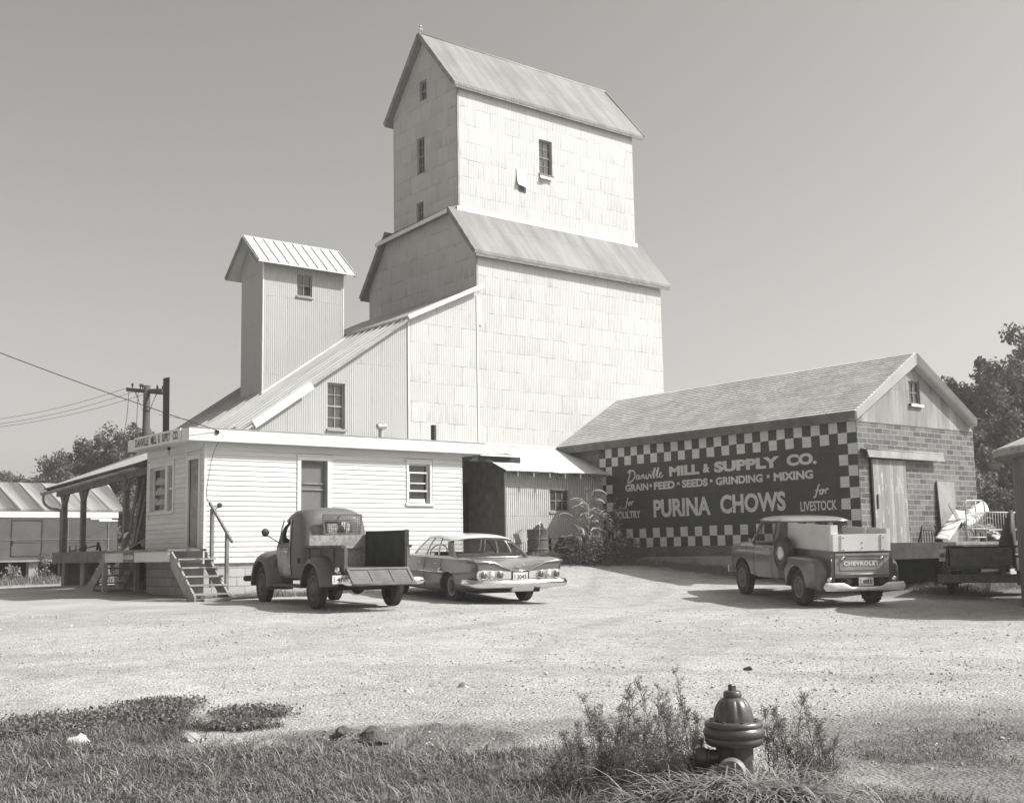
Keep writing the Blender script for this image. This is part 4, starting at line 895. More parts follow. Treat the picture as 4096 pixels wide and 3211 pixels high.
    word('POULTRY', 25.66, 24.6, .985, .22, .03); word('LIVESTOCK', 18.87, 17.76, .945, .25, .028)
    word('PURINA', 24.07, 21.89, .965, .52, .038); word('CHOWS', 21.54, 19.33, .985, .51, .038)
    d = MB()
    for y_ in (24.15, 23.06, 21.83, 19.86): d.poly([(px - .003, y_ + .045, 1.86), (px - .003, y_ - .045, 1.86), (px - .003, y_ - .045, 1.94), (px - .003, y_ + .045, 1.94)])
    L.append(d)
    # brush script words as flattened strokes
    def script(strokes, a, b, z, h, r_):
        s_ = MB(); pts = [p for st in strokes for p in st]; u0, u1 = min(p[0] for p in pts), max(p[0] for p in pts); v0, v1 = min(p[1] for p in pts), max(p[1] for p in pts)
        for q, st in enumerate(strokes):
            f = [(px - .004 - .0012 * q, a + (b - a) * (p[0] - u0) / (u1 - u0), z + h * (p[1] - v0) / (v1 - v0)) for p in st]
            s_.tube(smoothpath(f, 5), r_, 6, flat=Vector((1, 0, 0)))
        L.append(s_)
    fo = [[(0, -.3), (.25, -.35), (.55, .3), (.85, 1.0), (1.0, 1.2)], [(.35, .45), (.9, .5)], [(1.3, .5), (1.05, .35), (1.1, .02), (1.4, .05), (1.55, .4), (1.35, .52), (1.8, .45)], [(1.85, .5), (1.9, 0)], [(1.9, .3), (2.15, .55), (2.4, .5)]]
    script(fo, 25.25, 24.87, 1.3, .3, .022); script(fo, 18.45, 17.98, 1.29, .32, .026)
    dv = [[(.25, -.35), (.1, -.25), (.35, .3), (.5, 1.)], [(.1, .85), (.5, 1.05), (1.15, .9), (1.3, .45), (1., .0), (.5, -.3), (.25, -.35)],
          [(1.95, .42), (1.6, .4), (1.5, .05), (1.8, .02), (2., .4), (1.98, .05), (2.2, .1)], [(2.35, .42), (2.35, .0), (2.4, .2), (2.65, .45), (2.75, .05), (2.95, .12)],
          [(3.05, .42), (3.12, .0), (3.4, .05), (3.5, .42), (3.7, .32)], [(3.8, .42), (3.78, .02), (4., .1)], [(3.88, .68), (3.9, .74)],
          [(4.05, .2), (4.4, .95), (4.55, 1.), (4.3, .3), (4.25, .0), (4.5, .1)], [(4.6, .2), (4.95, .95), (5.1, 1.), (4.85, .3), (4.8, .0), (5.05, .1)], [(5.15, .2), (5.5, .42), (5.3, .48), (5.2, .1), (5.45, .0), (5.8, .2)]]
    script(dv, 25.08, 23.62, 2.03, .36, .028)
    big = MB()
    for q in L:
        o = len(big.v); big.v += q.v; big.f += [[i + o for i in f] for f in q.f]; big.m += q.m; big.sm += q.sm
    big.build('lettering', M['letter'], sign, fix=False)
warehouse()
# ================================================================ dock at the warehouse door and what lies on it
def dock():
    t = thing('loading_dock', 'dark timber loading dock in front of the warehouse sliding door', 'dock', (27, 16, -.95))
    y0 = 15.45
    d = MB(); d.box(22.7, 30.6, y0, 17.06, .03, .1); d.build('deck', M['oldwood'], t)
    d = MB(); d.box(22.68, 26.0, y0 - .08, y0 - .002, -.27, .1); part(d.build('front_beam', M['timber'], t), 'heavy dark beam along the dock edge')
    d = MB(); d.box(26.0, 30.6, y0 - .04, y0 - .004, -.06, .09); d.build('edge_board', M['wood'], t)
    for x in (25.7, 28.4, 30.3):
        g = GZ(x, y0) - .3; d = MB(); d.lathe([(.2, g), (.19, -.275)], 14, (x, y0 + .12, 0)); d.build('post', M['timber'], t, auto=40)
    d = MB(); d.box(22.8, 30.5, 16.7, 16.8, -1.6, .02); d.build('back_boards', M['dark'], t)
dock()
def scrap():
    def sheet(name, P0, U, V, label, mat, cat='scrap sheet', wave=.02, nwave=5, curl=.0, group='scrap metal sheets piled on the dock'):
        b = MB(); P0, U, V = Vector(P0), Vector(U), Vector(V); N = U.cross(V).normalized(); rows = []
        for j in range(9):
            rows.append([P0 + U * (i / 20) + V * (j / 8) + N * (wave * math.sin(2 * math.pi * nwave * i / 20) + curl * math.sin(math.pi * j / 8) + curl * .6 * (i / 20) ** 2) for i in range(21)])
        b.grid(rows, sm=True); o = item(name, b, M[mat], label, cat, group, fix=False); o.modifiers.new('s', 'SOLIDIFY').thickness = .006; return o
    M['rusty'] = plain('rusty flat iron', .2, .8, .3, var=.4, scale=4, grime=.3)
    M['scrapwhite'] = plain('pale scrap metal', .62, .5, .4, var=.12, scale=5, grime=.35)
    b = MB(); b.hexa([(28.05, 16.97, .11), (28.75, 16.95, .11), (28.88, 17.04, 1.68), (28.08, 17.05, 1.7), (28.05, 16.94, .11), (28.75, 16.92, .11), (28.88, 17.01, 1.68), (28.08, 17.02, 1.7)]); b.box(28.06, 28.7, 16.9, 16.92, .52, .56); item('plywood_panel', b, M['plywood'], 'tall plywood panel leaning against the tile wall of the warehouse', 'panel')
    sheet('scrap_sheet', (26.35, 15.75, .14), (1.55, .35, .72), (-.12, .3, .06), 'long pale striped strip sloping up out of the scrap pile', 'scrapwhite', wave=.012, nwave=7)
    sheet('scrap_sheet', (27.35, 15.9, .35), (1.35, .1, .5), (.05, .2, .3), 'big pale curled sheet in the middle of the scrap pile', 'scrapwhite', wave=.025, nwave=9, curl=.05)
    sheet('scrap_sheet', (27.75, 16.1, .62), (.95, .1, .32), (.05, .2, .12), 'pale crumpled sheet at the top of the scrap pile', 'scrapwhite', wave=.03, nwave=4, curl=.03)
    sheet('scrap_sheet', (27.9, 15.7, .45), (.8, -.02, -.2), (.15, .3, .08), 'bright narrow sheet lying behind the wire crib end', 'scrapwhite', wave=.015)
    sheet('scrap_sheet', (28.5, 15.7, .15), (.6, .1, .05), (.0, .3, .1), 'small pale sheet lying flat on the dock at the right', 'scrapwhite', wave=.02, nwave=2)
    sheet('scrap_sheet', (27.3, 15.85, .12), (.75, .1, .05), (.1, .1, .5), 'dark bent sheet standing inside the wire crib end', 'rusty', wave=.03, nwave=2)
    sheet('scrap_sheet', (28.2, 15.9, .12), (1.1, .1, .1), (.1, .3, .35), 'rusty sheet slumped at the bottom of the scrap pile', 'rusty', wave=.04, nwave=3)
    b = MB(); b.beam((27.5, 16.05, .5), (27.05, 16.1, 1.05), .12, .02, (0, 1, 0)); item('scrap_board', b, M['palewood'], 'short pale board sticking up left of the wire crib', 'board')
    # iron bed or crib ends
    def crib(x0, x1, y, z0, z1, nb, label, mid=(), arch=True, r=.018, mat='palegrey', name='crib_end', dy=0.):
        b = MB(); rr = .1 if arch else .0
        path = [(x0, y, z0), (x0, y, z1 - rr), (x0 + rr * .3, y, z1 - rr * .3), (x0 + rr, y, z1), (x1 - rr, y + dy, z1), (x1 - rr * .3, y + dy, z1 - rr * .3), (x1, y + dy, z1 - rr), (x1, y + dy, z0)]
        b.tube(path, r, 8); b.tube([(x0, y, z0 + .1), (x1, y + dy, z0 + .1)], r * .8, 6)
        for m_ in mid: b.tube([(x0, y, m_), (x1, y + dy, m_)], r * .8, 6)
        for k in range(1, nb):
            f = k / nb; b.tube([(x0 + (x1 - x0) * f, y + dy * f, z0 + .1), (x0 + (x1 - x0) * f, y + dy * f, (mid[0] if mid else z1))], r * .45, 5)
        return item(name, b, M[mat], label, 'iron crib', 'iron crib panels on the dock')
    M['palegrey'] = plain('pale chipped paint', .5, .6, .3, var=.15, scale=8, grime=.3)
    crib(27.1, 27.98, 15.7, .11, 1.12, 8, 'upright wire crib end with rounded top corners at the front of the scrap pile', (.82, .42))
    crib(28.0, 30.4, 15.95, .3, 1.14, 18, 'long low spindled crib side running to the right behind the scrap', (.85,), arch=False)
    b = MB(); b.tube([(25.9, 16.3, .1), (26.1, 16.3, .5), (26.15, 16.3, .52), (26.75, 16.35, .52), (26.85, 16.35, .1)], .022, 6); b.tube([(26.15, 16.32, .4), (26.8, 16.35, .4)], .02, 6)
    for k in range(5): b.tube([(26.2 + k * .12, 16.33, .4), (26.2 + k * .12, 16.33, .1)], .012, 5)
    b.tube([(26.12, 16.3, .5), (25.85, 16.2, .1)], .02, 6)
    item('iron_gate', b, M['black'], 'dark iron rack standing low against the tile wall left of the plywood', 'rack')
    rnd = random.Random(11)
    for k in range(6):
        b = MB(); p = Vector((27.3 + rnd.random() * 2, 15.7 + rnd.random() * .5, .2 + rnd.random() * .35)); q = p + Vector((rnd.uniform(.4, .9), rnd.uniform(-.1, .1), rnd.uniform(-.15, .4)))
        b.tube(smoothpath([p, (p + q) / 2 + Vector((0, 0, .08)), q]), .016, 6); item('bent_rod', b, M['rusty'], 'bent rusty rod tangled in the scrap pile', 'rod', 'bent rods in the scrap pile')
M['plywood'] = plain('weathered plywood', .3, .85, .15, var=.18, scale=3, grime=.25)
scrap()
# ================================================================ grain bins at the right edge
def grainbin(cx, cy, r, zt, label, cone=.42):
    t = thing('grain_bin', label, 'grain bin', (cx, cy, GZ(cx, cy)), 0, 'grain bins along the right side')
    g = GZ(cx, cy) - .3; n = 56; b = MB(); amp = .008
    rings = [[(cx + (r + amp * (k % 2)) * math.cos(2 * math.pi * k / (n * 3)), cy + (r + amp * (k % 2)) * math.sin(2 * math.pi * k / (n * 3)), z) for k in range(n * 3)] for z in (g, zt)]
    b.loft(rings, sm=False); b.build('wall', M['binwall'], t)
    b = MB(); e = r + .36; b.lathe([(e, zt - .03), (e + .005, zt + .0), (.3, zt + cone * (e - .3)), (.28, zt + cone * (e - .3) + .1), (0, zt + cone * (e - .3) + .14)], 64, (cx, cy, 0), sm=False); b.lathe([(e - .02, zt - .03), (e - .02, zt - .14), (r, zt - .16), (r, zt - .1), (e - .03, zt - .02)], 64, (cx, cy, 0), m=1, sm=False, caps=False)
    b.build('roof', [M['binroof'], M['palewood']], t, auto=30); return t
M['binwall'] = plain('weathered galvanized bin', .13, .55, .4, var=.2, scale=2., grime=.3); M['binroof'] = plain('patched bin roof', .48, .55, .4, var=.25, scale=1.5, grime=.5)
# ================================================================ long shed at the left
def shed():
    t = thing('long_shed', 'long low dark sided shed with a streaked tin roof and white eave band', 'shed', (14, 56, -.8))
    y = 54.; x0, x1 = -8., 20.28; zb, zt = .12, 2.25
    w_ = MB(); w_.box(x0, x1 - .02, y, y + 6, zb, zt - .28, 0); w_.build('wall', M['shedwall'], t)
    w_ = MB(); w_.box(x0, x1 - .0, y - .03, y + 6.02, zt - .277, zt, 0); w_.box(19.0, x1 - .3, y - .02, y - .003, zt - .36, zt - .28, 0); w_.box(19.4, x1 - .02, y - .02, y - .003, zt - .44, zt - .362, 0); w_.build('eave_band', M['trim'], t)
    w_ = MB(); w_.box(x0, x1, y - .06, y + 6.05, zb - .08, zb - .003); w_.build('sill_beam', M['palewood'], t)
    r = MB(); r.hexa([(x0, y - .05, zt + .02), (x1 + .25, y - .05, zt + .02), (x1 + .62, y + 3, 3.62), (x0, y + 3, 3.62), (x0, y - .05, zt + .1), (x1 + .25, y - .05, zt + .1), (x1 + .62, y + 3, 3.7), (x0, y + 3, 3.7)])
    r.hexa([(x0, y + 6.35, zt + .02), (x1 + .25, y + 6.35, zt + .02), (x1 + .62, y + 3.002, 3.62), (x0, y + 3.002, 3.62), (x0, y + 6.35, zt + .1), (x1 + .25, y + 6.35, zt + .1), (x1 + .62, y + 3.002, 3.7), (x0, y + 3.002, 3.7)])
    x = x0 + .3
    while x < x1:
        r.beam((x, y - .05, zt + .11), (x - .1, y + 3, 3.71), .04, .025, (0, 0, 1)); x += 1.02
    r.build('roof', M['shedroof'], t, fix=False)
    w_ = MB(); w_.poly([(x1 - .02, y, zt), (x1 - .02, y + 6, zt), (x1 - .3, y + 3, 3.6)]); w_.build('gable', M['shedwall'], t, fix=False)
    d = MB(); P = Yw(y)
    for a, b, c, e in ((15.56, 15.6, .3, 1.85), (16.86, 16.9, .3, 1.85), (15.56, 16.9, 1.84, 1.88), (15.56, 16.9, .28, .31)): pbox(d, P, a, b, c, e, -.02, .0)
    dd = d.build('door_frame', M['timber'], t)
    d = MB(); pbox(d, P, 15.61, 15.64, .78, .98, -.06, -.01); d.build('handle', M['black'], dd)
    d = MB(); d.tube([(x0, y - .02, 1.02), (20.1, y - .02, 1.0)], .011, 6); d.tube([(15.65, y - .02, .9), (20.0, y - .02, .9)], .008, 6); d.box(19.82, 19.86, y - .03, y - .001, .2, 1.8); d.box(18.0, 18.03, y - .02, y - .001, .2, 1.9)
    d.build('door_rail', M['wood'], t)
    for k in range(9):
        d = MB(); xx = -6 + 3.2 * k; d.box(xx, xx + .4, y + .15, y + .55, -1.2, zb - .08); d.build('pier', M['concrete'], t)
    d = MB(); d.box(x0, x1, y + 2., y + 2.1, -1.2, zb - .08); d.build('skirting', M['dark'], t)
def shedmats():
    g = G('dark red shed paint', .8, .2); s = g.sep(g.pos()); n = g.noise(g.comb(s[0], s[2]), 1.2, 5.)
    cell = g.white(g.comb(g.math('FLOOR', g.math('DIVIDE', s[0], 2.1)), 2., 5.))
    g.color(g.math('MULTIPLY', .105, g.math('MULTIPLY', g.ramp(n, ((.3, .85), (.7, 1.15))), g.ramp(cell, ((0., .9), (1., 1.1)))))); M['shedwall'] = g.mat
    g = G('streaked tin roof', .6, .4); s = g.sep(g.pos()); U = g.math('ADD', s[0], g.math('MULTIPLY', s[2], .18))
    u = g.math('DIVIDE', U, 1.02); fr = g.math('FRACT', g.math('ADD', u, 100.)); cell = g.white(g.comb(g.math('FLOOR', u), 1., 1.))
    st = g.noise(g.comb(g.math('MULTIPLY', U, 6.), g.math('MULTIPLY', s[2], .9)), 1., 5., .65)
    v = g.mix(g.math('MULTIPLY', g.ramp(fr, ((0.05, 0.), (.6, 1.))), g.ramp(cell, ((.1, .45), (.7, 1.)))), .3, .09)
    g.color(g.math('MULTIPLY', v, g.ramp(st, ((.3, .75), (.7, 1.3))))); M['shedroof'] = g.mat
shedmats(); shed()
# ================================================================ poles and wires
def poles():
    t = thing('utility_pole', 'dark utility pole with a crossarm rising behind the office name board', 'utility pole', (19.2, 48.2, -.8))
    b = MB(); b.tube([(19.21, 48.3, -1.2), (19.2, 48.2, 4.), (19.18, 48.15, 7.35)], [.19, .17, .14], 12); b.build('pole', M['wood2'], t)
    b = MB(); L_ = Vector((18.85, 49.5, 7.32)); Rr = Vector((19.5, 47.1, 6.93)); b.beam(L_, Rr, .13, .16, (0, 0, 1)); b.beam(L_ + Vector((.4, .1, -.02)), Rr + Vector((-.2, -.3, .06)), .1, .14, (0, 0, 1))
    ca = b.build('crossarm', M['wood2'], t)
    for f in (.14, .36, .42, .82, .97):
        p = L_.lerp(Rr, f); b = MB(); b.lathe([(.02, .06), (.02, .16), (.05, .17), (.055, .24), (.03, .3), (0, .32)], 8, p); b.build('insulator', M['black'], ca)
    b = MB()
    for f in (.22, .8): b.tube([L_.lerp(Rr, f) - Vector((0, 0, .08)), (19.2, 48.2, 5.95)], .02, 5)
    b.build('brace', M['galvdull'], t)
    b = MB()
    for k, (f, dx) in enumerate(((.05, -.25), (.3, -.1), (.5, .3))): 
        p = L_.lerp(Rr, f); b.tube(smoothpath([p, p + Vector((dx * .3, 0, -1.2)), p + Vector((dx, 0, -2.6)), p + Vector((dx * 1.2, 0, -4.6))]), .012, 4)
    b.build('down_wire', M['cable'], t)
    b = MB(); b.hexa([(15.83, 38.1, -.9), (16.0, 38.03, -.9), (16.04, 38.2, -.9), (15.87, 38.27, -.9), (15.72, 38., 6.1), (15.89, 37.93, 6.14), (15.93, 38.1, 6.14), (15.76, 38.17, 6.1)]); item('square_post', b, M['wood2'], 'tall plain square timber post right of the utility pole', 'post')
    def wire(a, b_, sag, label, r=.009):
        a, b_ = Vector(a), Vector(b_); m = MB(); m.tube([a.lerp(b_, k / 14) - Vector((0, 0, sag * 4 * (k / 14) * (1 - k / 14))) for k in range(15)], r, 5); item('overhead_wire', m, M['cable'], label, 'wire')
    wire((18.85, 49.5, 7.4), (12.9, 62, 6.75), .5, 'highest of the three thin wires running left from the crossarm')
    wire((19.0, 48.9, 7.2), (12.9, 62, 6.5), .5, 'middle of the three thin wires running left from the crossarm')
    wire((19.15, 48.3, 7.0), (12.9, 62, 6.4), .5, 'lowest of the three thin wires running left from the crossarm')
    wire((11.36, 24.36, 2.83), (6.26, 22.84, 3.89), .03, 'service wire dropping from the upper left sky to the office fascia corner', .009)
    wire((19.9, 48.6, 6.2), (26, 52, 6.6), .15, 'short wire from the utility pole to the annex roof')
M['wood2'] = plain('dark pole timber', .075, .9, .15, var=.3, scale=3)
poles()
# ================================================================ vehicles (x right, y forward, z up; origin on the ground under the rear axle)
M['tyre'] = plain('dusty tyre rubber', .045, .85, .25, var=.3, scale=7, bump=.002, grime=-1.)
M['oldpaint'] = plain('dull faded truck paint', .115, .55, .4, var=.1, scale=3, grime=.15, coat=.15)
M['olddoor'] = plain('peeling pale door paint', .42, .6, .3, var=.2, scale=7, grime=.5)
M['sedanpaint'] = plain('mid grey car paint', .115, .3, .5, var=.05, scale=2, grime=.12, coat=.6)
M['sedanroof'] = plain('pale car roof paint', .52, .28, .5, var=.03, scale=2, coat=.5)
M['pickpaint'] = plain('dusty grey pickup paint', .105, .34, .5, var=.1, scale=2.5, grime=.25, coat=.5)
M['tailpaint'] = plain('dusty tailgate paint', .33, .5, .4, var=.15, scale=4, grime=.35)
M['whiteboard'] = plain('white painted boards', .74, .6, .3, var=.05, scale=3, grime=.15)
M['greyboard'] = plain('light grey plywood board', .58, .7, .25, var=.06, scale=3, grime=.1)
M['whitebump'] = plain('white painted bumper', .72, .45, .4, var=.08, scale=6, grime=.3)
M['chrome'] = plain('chrome', .75, .14, .6, metal=1., var=.06, scale=4)
M['silver'] = plain('brushed tail panel', .62, .33, .5, metal=.6, var=.05, scale=5)
M['carglass'] = glassy('clear car glass', .05, .03, alpha=.22)
M['blackpaint'] = plain('black truck paint', .03, .45, .45, var=.25, scale=3, grime=-.6)
M['lens'] = plain('dark lamp lens', .09, .15, .6, var=.1)
M['lenswhite'] = plain('clear lamp lens', .45, .15, .6, var=.1)
M['plate'] = plain('licence plate', .62, .5, .3, var=.08, scale=12)
M['dirtymetal'] = plain('road dirt on metal', .13, .85, .2, var=.35, scale=6)
M['seat'] = plain('dark seat cloth', .06, .9, .1)
M['planks'] = plain('rough pale plank', .3, .9, .15, var=.4, scale=18, bump=.003)
M['bedsteel'] = plain('worn bed steel', .09, .7, .3, var=.3, scale=4, grime=-.4)
def bake(o, auto=35):
    bpy.context.view_layer.update()
    me = bpy.data.meshes.new_from_object(o.evaluated_get(bpy.context.evaluated_depsgraph_get()))
    o.modifiers.clear(); o.data = me
    me.polygons.foreach_set('use_smooth', [True] * len(me.polygons)); me.set_sharp_from_angle(angle=R(auto)); me.update()
def carve(o, cutters, solid=0., auto=35):
    if solid: m = o.modifiers.new('s', 'SOLIDIFY'); m.thickness = solid; m.offset = -1
    tmp = []
    P = o.parent; o.parent = None
    for c in cutters:
        k = c.build('cutter', M['dark'], None); tmp.append(k)
        m = o.modifiers.new('b', 'BOOLEAN'); m.object = k; m.operation = 'DIFFERENCE'; m.solver = 'EXACT'; m.use_self = False
    bake(o, auto); o.parent = P
    for k in tmp: d = k.data; bpy.data.objects.remove(k); bpy.data.meshes.remove(d)
def rrect(w, y0, y1, z, rf, rr, n=6):
    """rounded rectangle ring at height z, w half width, corner radii front / rear"""
    out = []
    for cx, cy, r, a0 in ((w - rr, y0 + rr, rr, -90), (w - rf, y1 - rf, rf, 0), (-w + rf, y1 - rf, rf, 90), (-w + rr, y0 + rr, rr, 180)):
        for k in range(n + 1):
            a = R(a0 + 90 * k / n); out.append((cx + r * math.cos(a), cy + r * math.sin(a), z))
    return out
def cyl(c, r, w, n=32):
    m = MB(); m.lathe([(r, -w / 2), (r, w / 2)], n, c, 'X'); return m
def wheel(par, x, y, r, w, rim, hub, s, lug=False, rimmat='dirtymetal', hubmat='chrome', name='wheel'):
    """tyre with rim and hub cap as sub-parts; s = side, +1 right"""
    t = MB(); hw = w / 2
    prof = [(rim, -hw * .8), (rim + .01, -hw * .95), ((rim + r) / 2, -hw), (r - .035, -hw * .96), (r - .01, -hw * .8)]
    ng = 4
    for k in range(ng + 1):
        c = -hw * .66 + 2 * hw * .66 * k / ng; prof += [(r, c - .008), (r, c + .008)]
        if k < ng: prof += [(r - .009, c + .014), (r - .009, c + 2 * hw * .66 / ng - .014)]
    prof += [(r - .01, hw * .8), (r - .035, hw * .96), ((rim + r) / 2, hw), (rim + .01, hw * .95), (rim, hw * .8)]
    if lug: prof = [(rim, -hw * .8), (rim + .01, -hw * .95), ((rim + r) / 2, -hw), (r - .04, -hw * .95), (r - .02, -hw * .75), (r - .02, hw * .75), (r - .04, hw * .95), ((rim + r) / 2, hw), (rim + .01, hw * .95), (rim, hw * .8)]
    t.lathe(prof, 40, (x, y, r), 'X', caps=False)
    if lug:
        for k in range(24):
            for q in (-1, 1):
                a = 2 * math.pi * (k + .25 * q) / 24; c, sn = math.cos(a), math.sin(a)
                def P(u, rr, tt): return (x + u, y + rr * c - tt * sn, r + rr * sn + tt * c)
                t.hexa([P(.008 * q, r - .03, -.02), P(hw * q, r - .05, -.03), P(hw * q, r - .05, .012), P(.008 * q, r - .03, .02), P(.008 * q, r + .0, -.016), P(hw * .93 * q, r - .008, -.026), P(hw * .93 * q, r - .008, .01), P(.008 * q, r + .0, .016)])
    o = t.build(name, M['tyre'], par, auto=40)
    d = MB(); f = x + s * hw
    d.lathe([(rim + .012, x + s * hw * .9 - f), (rim - .005, s * .0), (rim - .035, -s * .015), (rim - .045, -s * .05), (hub + .03, -s * .03), (hub, -s * .02), (0, -s * .02)], 32, (f, y, r), 'X', caps=False)
    for k in range(6):
        a = k * math.pi / 3; d.lathe([(.012, -s * .03), (.012, -s * .012), (0, -s * .01)], 6, (f, y + (hub + .025) * math.cos(a), r + (hub + .025) * math.sin(a)), 'X', caps=False)
    d.build('rim', M[rimmat], o, auto=40)
    if hubmat:
        d = MB(); d.lathe([(hub, -s * .025), (hub * .97, -s * .005), (hub * .7, s * .018), (hub * .3, s * .026), (0, s * .028)], 28, (f, y, r), 'X', caps=False); d.build('hubcap', M[hubmat], o)
    return o
def fender(xi, xo, yc, zc, Rt, Rl, a0, a1, stretch=1., n=26, m=8, bulge=1., tailz=None):
    """arched wing: rows along the arch, columns from the body side over the crown to the lip"""
    b = MB(); rows = []
    for k in range(n + 1):
        a = R(a0 + (a1 - a0) * k / n); row = []
        sx = stretch if math.cos(a) < 0 else 1.
        for j in range(m + 1):
            t = j / m * math.pi / 2; x = xi + (xo - xi) * math.sin(t); rr = Rl + (Rt - Rl) * (math.cos(t) ** bulge)
            y = yc + rr * math.cos(a) * sx; z = zc + rr * math.sin(a)
            row.append((x, y, z))
        row.append((xo - .012 * (1 if xo > xi else -1), yc + (Rl - .012) * math.cos(a) * sx, zc + (Rl - .012) * math.sin(a)))
        rows.append(row)
    b.grid(rows, sm=True); return b
def solid(o, th): m = o.modifiers.new('s', 'SOLIDIFY'); m.thickness = th; m.offset = 0
def plate(par, x, y, z, w, h, txt, side, ang=0., name='licence_plate'):
    b = MB(); b.box(x - w / 2, x + w / 2, y - .004, y + .004, z, z + h); o = b.build(name, M['plate'], par)
    L = textmesh(txt, w * .66, h * .5, (x - w * .24, y - .0045, z + h * .22), (1, 0, 0), (0, 0, 1), .001, .02); L.build('plate_digits', M['black'], o, fix=False)
    b = MB()
    for k, ch in enumerate(side):
        q = textmesh(ch, w * .1, h * .3, (x - w * .43, y - .0045, z + h * (.52 - .38 * k)), (1, 0, 0), (0, 0, 1), .001, .01); i = len(b.v); b.v += q.v; b.f += [[a + i for a in f] for f in q.f]; b.m += q.m; b.sm += q.sm
    b.build('county_digits', M['black'], o, fix=False); return o
def vehicle(name, label, cat, x, y, heading, zr, zf, wb, zl=0.):
    o = thing(name, label, cat, (x, y, zr), 0, None, world=False)
    o.rotation_euler = (math.atan2(zf - zr, wb), zl, -R(heading)); return o
# ---------------------------------------------------------------- the old rounded pickup
def oldtruck():
    hd = 9.; wb = 2.95; x, y = 11.62, 19.02
    fx, fy = x + wb * math.sin(R(hd)), y + wb * math.cos(R(hd))
    t = vehicle('old_pickup', 'dull old rounded pickup truck with its tailgate hanging open in front of the office', 'pickup truck', x, y, hd, GZ(x, y), GZ(fx, fy), wb)
    r = .37; paint = M['oldpaint']
    # cab as a hollow shell with window openings
    st = [(.52, .66, .98, 2.52, .12, .1), (.8, .69, .96, 2.55, .14, .12), (1.12, .695, .96, 2.52, .16, .12), (1.3, .675, .97, 2.36, .18, .14), (1.5, .67, .98, 2.25, .24, .2), (1.64, .65, 1.0, 2.15, .27, .25), (1.75, .605, 1.05, 2.04, .32, .3), (1.82, .53, 1.14, 1.92, .32, .3), (1.86, .4, 1.28, 1.8, .22, .2), (1.88, .12, 1.5, 1.62, .06, .06)]
    b = MB(); b.loft([rrect(w_, a, c, z, rf, rr) for z, w_, a, c, rr, rf in st]); cab = b.build('cab', [paint], t)
    def cut(x0, x1, y0, y1, z0, z1, rad, ax):
        m = MB(); n = 6; ring = []
        u0, u1 = (x0, x1) if ax == 'Y' else (y0, y1)
        for cu, cv, a0 in ((u1 - rad, z1 - rad, 0), (u0 + rad, z1 - rad, 90), (u0 + rad, z0 + rad, 180), (u1 - rad, z0 + rad, 270)):
            for k in range(n + 1): a = R(a0 + 90 * k / n); ring.append((cu + rad * math.cos(a), cv + rad * math.sin(a)))
        m.loft([[(u, y0, v) if ax == 'Y' else (x0, u, v) for u, v in ring], [(u, y1, v) if ax == 'Y' else (x1, u, v) for u, v in ring]], sm=False); return m
    carve(cab, [cut(-.31, .31, .8, 1.2, 1.37, 1.6, .11, 'Y'), cut(-.54, .54, 1.9, 2.7, 1.27, 1.58, .1, 'Y'), cut(-.9, .9, 1.66, 2.16, 1.2, 1.62, .09, 'X')], .03)
    fr = MB(); ring = [(.32 * math.cos(a) * (1 if abs(math.cos(a)) < .8 else 1), .985, 1.485 + .125 * math.sin(a)) for a in [2 * math.pi * k / 28 for k in range(29)]]
    for s in (-1, 1):
        d = MB(); sg = s
        # door skin, standing a hair proud of the cab, pale and peeling
        rows = []
        for k in range(13):
            z = .56 + (1.66 - .56) * k / 12; wz = interp([(q[0], q[1]) for q in st], z) + .008
            rows.append((z, wz))
        y0, y1 = 1.6, 2.2
        grid = []
        for z, wz in rows:
            yf = interp([(.56, 2.36), (1.12, 2.36), (1.3, 2.26), (1.66, 2.1)], z); grid.append([(sg * wz, y0 + (yf - y0) * j / 8, z) for j in range(9)])
        keep = [row for row in grid if row[0][2] <= 1.2]; d.grid(keep, sm=True)
        up = [row for row in grid if row[0][2] >= 1.1]
        d.grid([[row[0], (row[0][0], 1.66, row[0][2])] for row in up], sm=True); d.grid([[(row[-1][0], row[-1][1] - .06, row[-1][2]), row[-1]] for row in up], sm=True)
        top = [row for row in grid if row[0][2] >= 1.6]; d.grid(top, sm=True)
        dr = d.build('door', M['olddoor'], t, fix=False); solid(dr, .012)
        d = MB(); d.tube([(sg * (interp([(q[0], q[1]) for q in st], z) + .002)  , 1.585, z) for z in [.56 + .09 * k for k in range(13)]], .014, 6); d.build('door_gap', M['black'], dr)
        d = MB(); d.tube([(sg * .7, 1.66, 1.02), (sg * .745, 1.67, 1.02), (sg * .745, 1.78, 1.03)], .012, 6); d.build('handle', M['chrome'], dr)
    gl = MB(); gl.grid([[(-.33, 1.03, 1.36), (.33, 1.03, 1.36)], [(-.33, 1.06, 1.61), (.33, 1.06, 1.61)]]); gl.build('rear_glass', M['carglass'], t, fix=False)
    gl = MB(); gl.grid([[(-.54, 2.37, 1.27), (.54, 2.37, 1.27)], [(-.5, 2.12, 1.59), (.5, 2.12, 1.59)]]); gl.build('windshield', M['carglass'], t, fix=False)
    b = MB(); b.box(-.58, .58, 1.05, 1.2, .8, 1.22); b.box(-.58, .58, 1.2, 1.6, .75, .9); b.build('bench_seat', M['seat'], t, bevel=.04)
    b = MB(); ring = [Vector((-.3, 1.86, 1.17)) + Vector((.2 * math.cos(a), -.08 * math.sin(a), .18 * math.sin(a))) for a in [2 * math.pi * k / 20 for k in range(21)]]; b.tube(ring, .013, 6); b.tube([(-.3, 1.86, 1.17), (-.3, 2.2, .95)], .018, 6); b.build('steering_wheel', M['black'], t)
    # wire guard over the rear window
    b = MB(); gx0, gx1, gz0, gz1, gy = -.31, .48, 1.36, 1.72, .86
    dx = .05
